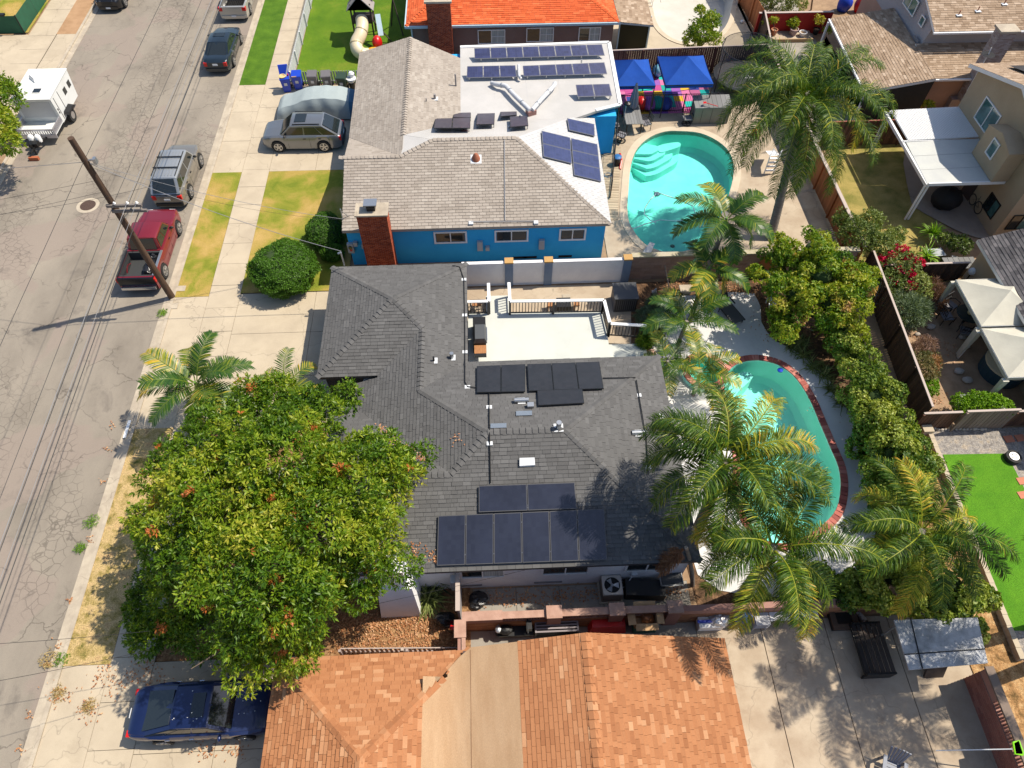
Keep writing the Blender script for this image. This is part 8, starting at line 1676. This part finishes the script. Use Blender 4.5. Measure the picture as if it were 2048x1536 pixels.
dog_r = [(.13, .16), (.10, .11), (.11, .12), (.11, .14), (.075, .08), (.075, .07), (.035, .035), .06, .035, .025, .06, .035, .025, .075, .045, .028, .024, .075, .045, .028, .024, .03, .012, .018, .018, .022, .022]
c = P(1338, 618, .055); skin('dog', dog_v, dog_e, dog_r, mat('black_fur', (.010, .009, .009), rough=.7, fine=0), 0, 'black dog standing on the white deck behind the small feathery palm', 'dog', Matrix.Translation(c) @ Matrix.Rotation(R_(65), 4, 'Z') @ Matrix.Scale(1.0, 4))
c = P(1308, 590, .03); cat_v = [(0, 0, .16), (.0, 0, .30), (.03, 0, .42), (.07, 0, .47), (.06, .04, .03), (.06, -.04, .03), (-.12, .0, .05), (-.3, .05, .04), (.02, .03, .53), (.02, -.03, .53)]
skin('cat', cat_v, [(0, 1), (1, 2), (2, 3), (1, 4), (1, 5), (0, 6), (6, 7), (2, 8), (2, 9)], [(.11, .10), .08, .06, .035, .028, .028, .08, .02, .015, .015], mat('white_fur', (.55, .53, .5), rough=.8, fine=0), 0, 'white and grey cat sitting in the soil bed by the leaning plank', 'cat', Matrix.Translation(c) @ Matrix.Rotation(R_(-70), 4, 'Z'))
# south side passage -----------------------------------------------
c = P(1222, 1205, .04); ac = thing('air_conditioner', 'beige outdoor air conditioner with a top fan in the side passage', 'air conditioner', tuple(c)); y = c.y + .4; TAUPE = mat('taupe_metal', (.34, .28, .24), rough=.5)
b = B(); b.bb(c.x - .38, c.x + .38, y - .38, y + .38, .1, .82); b.out('body', TAUPE, ac); b = B(); [b.bb(c.x - .385, c.x + .385, y - .385, y + .385, .2 + i * .1, .215 + i * .1) for i in range(6)]; b.out('louvre', BLKM, ac); B().bb(c.x - .45, c.x + .45, y - .45, y + .45, .04, .1).out('pad', KERB, ac)
b = B(); n = 24; b.add([(c.x + .3 * math.cos(i * 2 * math.pi / n), y + .3 * math.sin(i * 2 * math.pi / n), .86) for i in range(n)] + [(c.x + .37 * max(-1, min(1, 1.35 * math.cos(i * 2 * math.pi / n))), y + .37 * max(-1, min(1, 1.35 * math.sin(i * 2 * math.pi / n))), .86) for i in range(n)] + [(c.x + .38 * max(-1, min(1, 1.35 * math.cos(i * 2 * math.pi / n))), y + .38 * max(-1, min(1, 1.35 * math.sin(i * 2 * math.pi / n))), .8) for i in range(n)], [(i, n + i, n + (i + 1) % n, (i + 1) % n)[::-1] for i in range(n)] + [(n + i, 2 * n + i, 2 * n + (i + 1) % n, n + (i + 1) % n)[::-1] for i in range(n)]); b.out('top_plate', mat('pale_taupe', (.48, .43, .38), rough=.5), ac)
B().cyl((c.x, y, .821), (c.x, y, .825), .3, n=24).out('fan_well', UNDER, ac); b = B(); b.cyl((c.x, y, .825), (c.x, y, .86), .06); [b.hexa([(c.x + math.cos(a - .5) * .07, y + math.sin(a - .5) * .07, .83), (c.x + math.cos(a - .45) * .27, y + math.sin(a - .45) * .27, .83), (c.x + math.cos(a + .35) * .27, y + math.sin(a + .35) * .27, .85), (c.x + math.cos(a + .5) * .07, y + math.sin(a + .5) * .07, .85), (c.x + math.cos(a - .5) * .07, y + math.sin(a - .5) * .07, .838), (c.x + math.cos(a - .45) * .27, y + math.sin(a - .45) * .27, .838), (c.x + math.cos(a + .35) * .27, y + math.sin(a + .35) * .27, .858), (c.x + math.cos(a + .5) * .07, y + math.sin(a + .5) * .07, .858)]) for a in (0, 2.09, 4.19)]; b.out('fan_blade', GRYM, ac)
b = B(); q1 = P(1252, 1152, .9); b.tube([(c.x + .38, y, .4), (c.x + .55, y + .1, .3), (5.1, 9.2, .9)], .02, 5); b.bb(5.02, 5.22, 9.15, 9.27, .8, 1.05); b.out('power_box', PIPE, ac)
c = P(1287, 1190, .04); b = B(); b.box((c.x, c.y + .1, .35), (1.5, .62, .55), -.08); b.out('black_chest', mat('black_chest_plastic', (.018, .018, .02), rough=.6), label='long black lidded chest beside the air conditioner', category='chest')
c = P(1336, 1172, .04); u = thing('hand_cart', 'grey utility cart with a dark tray against the white wall', 'cart', tuple(c)); B().box((c.x, c.y + .1, .7), (.8, .6, .08)).out('tray', mat('dark_tray', (.05, .055, .06), rough=.5), u); b = B(); [b.beam((c.x + s * .42, c.y - .22, .74), (c.x + s * .42, c.y + .42, .74), .04, .05) for s in (-1, 1)]; [b.beam((c.x - .42, c.y + s, .74), (c.x + .42, c.y + s, .74), .04, .05) for s in (-.22, .42)]; b.out('rim', GRYM, u); [B().box((c.x + a, c.y + d, .35), (.05, .05, .66)).out('leg', GRYM, u) for a in (-.36, .36) for d in (-.15, .35)]
bag('flattened black rubbish bag in the leaf litter by the white wall', tuple(P(958, 1200, .05)), (.38, .32, .14), 41); bag('shiny tail end of a rubbish bag on the tan litter', tuple(P(952, 1212, .05)), (.24, .2, .1), 42)
c = P(891, 1243, .05); bag('black bags piled against the pink wall return', tuple(c), (.4, .3, .3), 43); B().beam(c + Vector((.2, -.3, .3)), c + Vector((.75, -.5, .35)), .14, .1).out('red_toolbox', REDP, label='red plastic sled shape beside the black bags', category='sled')
# narrow path things behind the terracotta roof
c = P(1283, 1262, .03); bxh = .75; u = thing('cardboard_box', 'open cardboard box with flaps out, filled with orange scraps, beside the brick wall', 'box', tuple(c)); x, y = c.x, c.y + .2
b = B(); [b.bb(*q_, bxh, 1.25) for q_ in ((x - .4, x - .385, y - .3, y + .3), (x + .385, x + .4, y - .3, y + .3), (x - .4, x + .4, y - .3, y - .285), (x - .4, x + .4, y + .285, y + .3))]; b.bb(x - .4, x + .4, y - .3, y + .3, bxh, bxh + .02); b.out('carton', CARD, u)
for f_ in ([(x - .4, y - .3, 1.25), (x - .4, y + .3, 1.25), (x - .65, y + .3, 1.2), (x - .65, y - .3, 1.2)], [(x + .4, y - .3, 1.25), (x + .65, y - .3, 1.2), (x + .65, y + .3, 1.2), (x + .4, y + .3, 1.25)], [(x - .4, y + .3, 1.25), (x + .4, y + .3, 1.25), (x + .4, y + .5, 1.33), (x - .4, y + .5, 1.33)], [(x - .4, y - .3, 1.25), (x - .4, y - .5, 1.15), (x + .4, y - .5, 1.15), (x + .4, y - .3, 1.25)]): B().slab(f_, (0, 0, -.012)).out('flap', CARD, u)
B().ell((x + .1, y, 1.0), (.25, .22, .14), 10, 6, jit=.2, rg=random.Random(4)).out('scraps', LITT, u); B().bb(x - .35, x + .5, y - .28, y + .3, .03, .74).out('green_crate', mat('green_crate', (.03, .12, .08), rough=.6), label='green crate carrying the open cardboard box', category='crate')
B().hexa([(x - 2.0, y - .25, .03), (x - .6, y - .25, .03), (x - .6, y + .3, .03), (x - 2.0, y + .3, .03), (x - 1.9, y - .2, .75), (x - .7, y - .2, .75), (x - .7, y + .25, .75), (x - 1.9, y + .25, .75)]).out('red_cart', REDP, label='red plastic cart left of the open cardboard box', category='cart')
pl_ = thing('pallet_stack', 'stack of dark slatted racks by the terracotta roof edge', 'rack stack', (x - 3.2, y, 0))
for k in range(5): b = B(); [b.bb(x - 4.0, x - 2.4, y - .3 + i * .11, y - .24 + i * .11, .2 + k * .13, .24 + k * .13) for i in range(6)]; b.bb(x - 4.0, x - 3.94, y - .3, y + .3, .14 + k * .13, .2 + k * .13); b.bb(x - 2.46, x - 2.4, y - .3, y + .3, .14 + k * .13, .2 + k * .13); b.out('slat_rack', mat('rack_mauve', (.22, .19, .2), rough=.6) if k == 4 else BLKM, pl_)
sc_ = thing('mobility_scooter', 'black and silver scooter parked in the narrow path', 'scooter', tuple(P(1030, 1275))); c = P(1030, 1268); x, y = c.x, c.y; b = B(); b.box((x, y, .35), (1.3, .35, .12)); b.ell((x - .35, y, .6), (.28, .2, .14), 10, 6); b.out('deck', BLKM, sc_); b = B(); b.tube([(x + .6, y, .3), (x + .55, y, 1.0), (x + .45, y, 1.1)], .03, 6); b.beam((x + .45, y - .3, 1.1), (x + .45, y + .3, 1.1), .04, .04); b.box((x + .5, y, .95), (.2, .3, .3)); b.out('handlebar', BLKM, sc_); B().ell((x - .62, y, .75), (.12, .16, .06), 10, 6).out('seat', GRYM, sc_)
for a in (-.55, .55): B().cyl((x + a, y - .06, .17), (x + a, y + .06, .17), .17, n=14).out('wheel', TYRE, sc_)
# coolers, chairs, table along the brick wall of the concrete yard
def cooler(label, px, py, lid, body=TRIMW):
    c = P(px, py, .05); t = thing('cooler', label, 'cooler', tuple(c)); B().bb(c.x - .45, c.x + .45, c.y - .1, c.y + .4, .06, .42).out('body', body, t); B().bb(c.x - .47, c.x + .47, c.y - .12, c.y + .42, .421, .52).out('lid', lid, t); return t
cooler('white cooler with a blue handle under the yellow palm frond', 1418, 1256, TRIMW); b = B(); c = P(1410, 1243, .6); b.box(tuple(c), (.55, .1, .06)); b.out('blue_strap', BLUEP, label='blue carry strap lying on the white cooler', category='strap'); SILVB = mat('crinkled_silver', (.5, .5, .52), rough=.35, metal=.5, bump=(12, 1), fine=0)
c = P(1437, 1240, .45); b = B(); b.ell(tuple(c), (.42, .3, .3), 14, 8, jit=.1, rg=random.Random(6)); b.out('silver_bag', SILVB, label='crinkled silver insulated bag behind the white cooler', category='bag')
c = P(1477, 1240, .05); u = thing('folded_chairs', 'bundle of folded camping chairs with blue fabric', 'camping chairs', tuple(c)); b = B(); b.ell((c.x, c.y, .6), (.35, .25, .5), 12, 8, jit=.16, rg=random.Random(8)); b.out('fabric', mat('camp_blue', (.02, .08, .35), rough=.8), u); b = B(); [b.tube([(c.x + .3 * math.cos(i * 1.3), c.y + .2 * math.sin(i * 1.3), .07), (c.x - .2 * math.cos(i * 1.1), c.y + .1, 1.1)], .015, 5) for i in range(7)]; b.out('tube_leg', GRYM, u)
c = P(1513, 1245, .05)
for k in range(4): v = thing('stacking_chair', ('topmost', 'second from the top', 'third from the top', 'bottom')[k] + ' of the stacked pale grey plastic chairs by the brick wall', 'chair', (c.x, c.y, .05 + .1 * (3 - k)), group='stacked pale grey chairs'); z = .35 + .12 * (3 - k); PG = mat('pale_grey_plastic', (.40, .40, .42), rough=.5); B().hexa([(c.x - .26, c.y - .3, z), (c.x + .26, c.y - .3, z), (c.x + .26, c.y + .2, z), (c.x - .26, c.y + .2, z), (c.x - .26, c.y - .3, z + .04), (c.x + .26, c.y - .3, z + .04), (c.x + .26, c.y + .2, z + .04), (c.x - .26, c.y + .2, z + .04)]).out('seat', PG, v); B().hexa([(c.x - .26, c.y + .2, z), (c.x + .26, c.y + .2, z), (c.x + .24, c.y + .32, z + .45), (c.x - .24, c.y + .32, z + .45), (c.x - .26, c.y + .23, z), (c.x + .26, c.y + .23, z), (c.x + .24, c.y + .35, z + .45), (c.x - .24, c.y + .35, z + .45)]).out('backrest', PG, v); [B().box((c.x + a, c.y + d, .05 + (z - .05) / 2), (.04, .04, z - .06)).out('leg', PG, v) for a in (-.23, .23) for d in (-.27, .17)] if k == 3 else None
c = P(1580, 1248, .05); tb = thing('folding_table', 'white plastic folding table under the drooping frond', 'table', tuple(c)); B().bb(c.x - .95, c.x + .85, c.y - .05, c.y + .7, .7, .75).out('tabletop', mat('table_white', (.62, .62, .64), rough=.4), tb); [B().tube([(c.x + a, c.y + .0, .06), (c.x + a, c.y + .0, .7)], .02, 5).out('leg', GRYM, tb) for a in (-.8, .7)]; [B().tube([(c.x + a, c.y + .6, .06), (c.x + a, c.y + .6, .7)], .02, 5).out('leg', GRYM, tb) for a in (-.8, .7)]
c = P(1682, 1245, .05); fp = thing('fire_table', 'square dark wooden fire table next to the sleeping dog', 'fire table', tuple(c)); b = B(); [b.bb(*q_, .35, .42) for q_ in ((c.x - .5, c.x + .5, c.y - .35, c.y - .15), (c.x - .5, c.x + .5, c.y + .4, c.y + .6), (c.x - .5, c.x - .3, c.y - .15, c.y + .4), (c.x + .3, c.x + .5, c.y - .15, c.y + .4))]; b.out('rim', WDK, fp); B().bb(c.x - .3, c.x + .3, c.y - .15, c.y + .4, .1, .3).out('basin', mat('rust_brown', (.08, .03, .02), rough=.8), fp); B().bb(c.x - .45, c.x + .45, c.y - .3, c.y + .55, .06, .34).out('base', BLKM, fp)
# resting dog: body on its side with stretched legs
hv = [(0, 0, .17), (-.25, .03, .17), (-.48, .05, .15), (.2, 0, .17), (.36, .02, .16), (.50, .05, .13), (.66, .07, .09), (.15, -.2, .09), (.28, -.42, .06), (.05, -.22, .06), (.14, -.46, .05), (-.45, -.18, .10), (-.30, -.36, .06), (-.48, -.5, .05), (-.52, -.16, .07), (-.40, -.38, .05), (-.58, -.5, .05), (-.66, .1, .1), (-.85, -.05, .06), (.48, .10, .24), (.52, -.01, .22)]
he = [(0, 1), (1, 2), (0, 3), (3, 4), (4, 5), (5, 6), (3, 7), (7, 8), (3, 9), (9, 10), (2, 11), (11, 12), (12, 13), (2, 14), (14, 15), (15, 16), (2, 17), (17, 18), (5, 19), (5, 20)]
hr = [(.16, .14), .13, .13, .15, .10, .095, .045, .06, .032, .055, .032, .07, .045, .03, .07, .045, .03, .06, .05, .025, .025]
def fur2():
    m, t, b = base('brindle_and_white_fur', .85, 0, .2); n_ = noise(t, 3.0, 3, .5, pos(t)); t.links.new(ramp(t, n_, [(.42, (.10, .065, .05)), (.5, (.22, .16, .13)), (.56, (.5, .46, .42))]), b.inputs['Base Color']); return m
c = P(1725, 1248, .05); skin('dog', hv, he, hr, fur2(), 0, 'brown and white dog sprawled on the concrete between the fire table and the dark bench', 'dog', Matrix.Translation(c) @ Matrix.Rotation(R_(-68), 4, 'Z') @ Matrix.Scale(.95, 4))
# dark slatted bench frame and metal shade roof
c0_ = P(1782, 1325, .05); u = thing('pergola_bench', 'tall dark timber slatted bench back beside the metal shade roof', 'bench', tuple(c0_)); x0 = 13.75; DTM = mat('dark_stained_timber', (.035, .024, .02), rough=.8, tone=[(0, (.025, .018, .015)), (1, (.065, .045, .035))])
for i in range(6): B().box((x0 - .75 + i * .17, 6.25, .5 + .03 * i), (.14, 1.7, .04)).out('slat', DTM, u)
b = B(); b.bb(x0 - .85, x0 + .2, 5.33, 5.4, .06, .66); b.bb(x0 - .85, x0 + .2, 7.1, 7.17, .06, .66); b.bb(x0 - .86, x0 - .8, 5.33, 7.17, .4, .5); b.out('frame', BLKM, u)
sr = thing('shade_roof', 'weathered pale metal shade roof half buried in ivy', 'shade roof', (15, 5.9, 0)); MET = mat('weathered_zinc', (.42, .43, .45), (.20, .21, .22), .55, ns=1.6, metal=.2, bump=(10, .3))
ed = [P(1788, 1240, 2.2), P(1818, 1340, 2.2), P(1976, 1326, 2.3), P(1955, 1235, 2.3)]; B().slab([tuple(v) for v in ed], (0, 0, -.06)).out('sheet', MET, sr)
for a, b_ in ((.2, .2),): B().beam(ed[0].lerp(ed[3], .2) + Vector((0, 0, .015)), ed[1].lerp(ed[2], .17) + Vector((0, 0, .015)), .03, .02).out('seam', UNDER, sr)
B().beam(ed[1].lerp(ed[0], .3) + Vector((0, 0, .015)), ed[2].lerp(ed[3], .3) + Vector((0, 0, .015)), .03, .02).out('seam', UNDER, sr)
for v in (ed[0] + Vector((.3, -.1, 0)), ed[3], ed[2] + Vector((0, .5, 0))): B().box((v.x - .1, v.y, 1.06), (.06, .06, 2.0)).out('post', GRYM, sr)
c = P(1865, 1350, .05); B().hexa([(c.x - .35, c.y - .1, .05), (c.x + .35, c.y - .1, .05), (c.x + .35, c.y, .05), (c.x - .35, c.y, .05), (c.x - .35, c.y + .35, .9), (c.x + .35, c.y + .3, .9), (c.x + .35, c.y + .4, .9), (c.x - .35, c.y + .45, .9)]).out('screen_frame', DTM, label='dark framed screen leaning under the near edge of the shade roof', category='screen')
# adirondack style chair at the bottom edge
c = P(1775, 1540, .05); u = thing('garden_chair', 'blue grey plastic garden chair with fan shaped slatted back at the bottom edge', 'chair', tuple(c), R_(-25)); M_ = Tm(u); BG = mat('blue_grey_plastic', (.10, .12, .17), rough=.5)
for i in range(6):
    a = (i - 2.5) * .13; b = B(); b.hexa([(-.22 + i * .075, .2, .4), (-.16 + i * .075, .2, .4), (-.16 + i * .075, .23, .4), (-.22 + i * .075, .23, .4), (-.26 + i * .09 + a * .2, .5, 1.0 - abs(i - 2.5) * .03), (-.19 + i * .09 + a * .2, .5, 1.0 - abs(i - 2.5) * .03), (-.19 + i * .09 + a * .2, .53, 1.0 - abs(i - 2.5) * .03), (-.26 + i * .09 + a * .2, .53, 1.0 - abs(i - 2.5) * .03)]); b.v = [tuple(M_ @ Vector(v)) for v in b.v]; b.out('back_slat', BG, u)
for i in range(5): b = B().box((0, -.3 + i * .12, .36 - i * .01), (.52, .1, .03)); b.v = [tuple(M_ @ Vector(v)) for v in b.v]; b.out('seat_slat', BG, u)
for s in (-1, 1):
    b = B().box((s * .33, -.05, .58), (.12, .65, .03)); b.v = [tuple(M_ @ Vector(v)) for v in b.v]; b.out('armrest', BG, u)
    for d in (-.3, .25): b = B().box((s * .3, d, .28), (.05, .08, .56)); b.v = [tuple(M_ @ Vector(v)) for v in b.v]; b.out('leg', BG, u)
# pool net lying across the rose wall
a, b_ = P(1872, 1501, .9), P(2025, 1498, 1.65); u = thing('pool_net', 'leaf skimmer net with lime green rim resting on the rose wall', 'skimmer net', tuple(a)); B().cyl(a, b_, .018, n=6).out('pole', PIPE, u); LIMEP = mat('lime_plastic', (.22, .62, .01), rough=.4)
q = [P(2026, 1485, 1.66), P(2038, 1481, 1.66), P(2046, 1505, 1.66), P(2045, 1510, 1.66), P(2030, 1508, 1.66)]; b = B(); b.tube(q + [q[0]], .03, 6); b.out('rim', LIMEP, u); B().add(q, [tuple(range(5))[::-1], tuple(range(5))]).out('mesh', UNDER, u)
# turf yard
c = P(2022, 918, .03); u = thing('spare_wheel', 'spare car wheel lying at the corner of the synthetic turf', 'wheel', tuple(c)); B().cyl(c + Vector((0, 0, .02)), c + Vector((0, 0, .24)), .32, n=22).out('tyre', TYRE, u); B().cyl(c + Vector((0, 0, .24)), c + Vector((0, 0, .26)), .2, n=18).out('rim', RIM, u); [B().cyl(c + Vector((.11 * math.cos(a), .11 * math.sin(a), .26)), c + Vector((.11 * math.cos(a), .11 * math.sin(a), .265)), .04, n=8).out('rim_hole', UNDER, u) for a in (.5, 2.07, 3.64, 5.2)]
for i, (px, py) in enumerate(((2018, 878), (2040, 876), (2044, 962), (2046, 990))): B().box(tuple(P(px, py, .05)), (.4, .32, .05), .1).out('stepping_brick', SH_ORG if False else mat('salmon_paver', (.45, .17, .1), rough=.9), label=('salmon paver left of the pair above the turf', 'salmon paver right of the pair above the turf', 'salmon paver at the right edge beside the turf', 'lower salmon paver at the right edge beside the turf')[i], category='paver')
rk = thing('rock_row', 'row of rounded pale stones along the foot of the board gate', 'stones', tuple(P(1930, 858)))
for i in range(16): p = P(1862 + i * 7.2, 858 + rnd.uniform(-1.5, 1.5), .08); r_ = rnd.uniform(.06, .12); B().ell(p, (r_, r_ * .8, r_ * .7), 8, 6).out('stone', mat('pale_stone', (.38, .33, .28), rough=.9), rk, smooth=True)
# inside the fenced garden
c = P(1925, 645, .05); u = thing('round_table', 'dark round table with chairs in the shade of the far gazebo', 'table', tuple(c)); B().cyl((c.x, c.y, .7), (c.x, c.y, .74), .6, n=20).out('tabletop', mat('dark_glass_top', (.03, .045, .045), rough=.15), u); B().cyl((c.x, c.y, .05), (c.x, c.y, .7), .06).out('stem', BLKM, u); B().lathe((c.x, c.y, .74), [(.12, 0), (.15, .08), (.05, .12)], 10).out('bowl', mat('wicker', (.55, .42, .2)), u)
for i, (dx, dy, r_) in enumerate(((-.95, .1, 1.6), (-.4, -.85, 2.7), (-.5, .8, .5))): chair(('black garden chair on the fence side of the round table', 'black garden chair at the near side of the round table', 'black garden chair at the far side of the round table')[i], (c.x + dx, c.y + dy, .02), r_)
c = P(1990, 745, .03); u = thing('jacuzzi', 'oval hot tub with a cream cover under the near gazebo', 'hot tub', tuple(c)); B().lathe((c.x + .2, c.y, .03), [(.95, 0), (1.0, .7)], 22).out('tub', mat('teal_tub', (.02, .06, .09), rough=.5), u); B().lathe((c.x + .2, c.y, .73), [(.98, 0), (.98, .08), (.5, .12)], 22).out('cover', CREAM, u)
b = B(); [b.tube([(c.x - .5 + i * .12, c.y - .4, .95), (c.x - .5 + i * .12, c.y + .1, .95)], .012, 4) for i in range(5)]; [b.tube([(c.x - .5, c.y - .4 + i * .5, .95), (c.x - .02, c.y - .4 + i * .5, .95)], .014, 4) for i in range(2)]; b.out('wire_rack', TRIMW, label='white wire rack on top of the hot tub cover', category='rack')
for i, (px, py, r_) in enumerate(((1925, 673, .22), (1862, 653, .25), (1835, 668, .15), (1935, 693, .15), (1918, 742, .25), (1935, 760, .25))): B().ell(P(px, py, .1), (r_, r_ * .75, r_ * .5), 9, 6, jit=.08, rg=random.Random(i)).out('boulder', mat('pale_stone', (.38, .33, .28)), label=('pale boulder near the gazebo curtain foot', 'pale boulder under the rosemary like bush', 'small stone left of the rosemary like bush', 'small stone at the gazebo curtain foot', 'pinkish boulder in the garden shade', 'lower pinkish boulder in the garden shade')[i], category='boulder', smooth=True)
c = P(1905, 545, .03); u = thing('grey_crate', 'weathered grey planked box by the wall of the low beige house', 'planked box', tuple(c)); [B().box((c.x - .55 + i * .28, c.y + .1, .62), (.26, .8, .04)).out('plank', GREYT, u) for i in range(6)]; B().bb(c.x - .68, c.x + .97, c.y - .28, c.y + .48, .03, .59).out('body', BLKM, u)
B().ell(tuple(P(1945, 543, 1.0)), (.2, .2, .2), 14, 10).out('globe_lamp', TRIMW, label='white globe lamp by the wall of the low beige house', category='lamp', smooth=True); b = B(); c = P(1945, 543, 0); b.cyl((P(1945, 543, 1.0).x, P(1945, 543, 1.0).y, 0), (P(1945, 543, 1.0).x, P(1945, 543, 1.0).y, .82), .03); b.out('lamp_post', BLKM, label='thin black post under the white globe lamp', category='post')
B().box(tuple(P(1872, 505, .5)), (.85, .55, .05), .1).out('grey_board', mat('box_grey', (.33, .35, .37)), label='flat grey board lying among the yuccas', category='board')
for i, (px, py, a) in enumerate(((1915, 515, .3), (1935, 520, -.4), (1850, 600, .6))): B().beam(P(px - 12, py - 3, .15), P(px + 12, py + 5, .2), .12, .05).out('scrap_wood', TRIMW if i < 2 else WGY, label=('white scrap of wood in the corner by the low beige house', 'second white scrap pointing to the slate roof', 'grey plank end beside the bare reddish bush')[i], category='scrap wood')
cr = thing('trellis', 'thin metal trellis leaning on the dark fence behind the corner tree', 'trellis', tuple(P(1750, 610))); b = B(); p0_ = P(1735, 600, .9); [b.beam(p0_ + Vector((i * .15, 0, -.5)), p0_ + Vector((i * .15 + .1, .5, .7)), .015, .015) for i in range(7)]; [b.beam(p0_ + Vector((0, i * .2, -.3 + i * .35)), p0_ + Vector((1.0, i * .2, -.3 + i * .35)), .015, .015) for i in range(3)]; b.out('bar', GRYM, cr)
lt_ = thing('lattice_bench', 'white slatted bench half hidden beneath the corner tree', 'bench', tuple(P(1553, 612))); c = P(1553, 605, .5)
for i in range(7): B().box((c.x - .35 + i * .1, c.y, .5), (.06, 1.1, .03), -.25).out('slat', TRIMW, lt_)
[B().box((c.x + a, c.y + d, .25), (.05, .05, .48)).out('leg', TRIMW, lt_) for a in (-.3, .25) for d in (-.4, .4)]
# top of the frame
c = P(1610, 12, .05)
for i, (px, py, m, lab, r_) in enumerate(((1690, 8, BLUEP, 'dark blue covered bundle behind the red wall', .55), (1720, 10, REDP, 'dark red bundle beside the blue one behind the red wall', .4))): B().ell(P(px, py, .5), (r_, r_ * .8, .6), 12, 8, jit=.08, rg=random.Random(i)).out('bundle', m, label=lab, category='bundle', smooth=True)
B().cyl(P(1622, 20), P(1626, -10, 1.5), .06, n=8).out('timber_post', WGY, label='leaning timber post behind the red wall', category='post')
c = P(1768, 12, 2.2); u = thing('satellite_dish', 'pale blue grey satellite dish on a wall above the patio roof', 'satellite dish', tuple(c)); B().lathe(c, [(.04, 0), (.3, .05), (.42, .14)], 18).out('reflector', mat('dish_grey', (.35, .42, .5), rough=.4), u); B().beam(c, c + Vector((-.4, .0, .2)), .03, .03).out('feed_arm', TRIMW, u); B().cyl(c - Vector((0, 0, 2.15)), c, .03).out('mast', GRYM, u)
B().ell(P(1484, 43, .12), (.12, .12, .12), 12, 8).out('ball', TRIMW, label='white ball on the brick path beside the empty pool', category='ball', smooth=True)
b = B(); p = P(1303, 10, .0); b.tube([p + Vector((0, -.25, 0)), p + Vector((0, -.25, .8)), p + Vector((.4, -.25, .9)), p + Vector((.6, -.25, .3))], .025, 6); b.tube([p + Vector((0, .25, 0)), p + Vector((0, .25, .8)), p + Vector((.4, .25, .9)), p + Vector((.6, .25, .3))], .025, 6); b.out('pool_ladder', CHROME, label='chrome ladder rail at the edge of the empty white pool', category='ladder')
dp = thing('empty_pool', 'drained white swimming pool behind the brown fence', 'swimming pool', tuple(P(1380, 20))); n = len(DRYPOOL); b = B(); inn = offset_ring(DRYPOOL, -.5)
b.add([(p[0], p[1], .03) for p in DRYPOOL] + [(p[0], p[1], -.9) for p in inn], [(i, (i + 1) % n, n + (i + 1) % n, n + i)[::-1] for i in range(n)]); b.out('pool_shell', concrete('white_plaster_shell', (.52, .50, .45), (.46, .44, .39), (.3, .28, .24), .4, .6, False), dp, smooth=True); sheet('pool_floor', [offset_ring(DRYPOOL, -.49)], -.895, MATS['white_plaster_shell'], dp)
b = B(); o1 = offset_ring(DRYPOOL, .35); b.add([(p[0], p[1], .06) for p in DRYPOOL] + [(p[0], p[1], .06) for p in o1] + [(p[0], p[1], 0) for p in DRYPOOL] + [(p[0], p[1], 0) for p in o1], [(i, n + i, n + (i + 1) % n, (i + 1) % n)[::-1] for i in range(n)] + [(i, (i + 1) % n, 2 * n + (i + 1) % n, 2 * n + i)[::-1] for i in range(n)] + [(n + i, n + (i + 1) % n, 3 * n + (i + 1) % n, 3 * n + i) for i in range(n)]); b.out('rim', MATS['cream_coping'], dp)
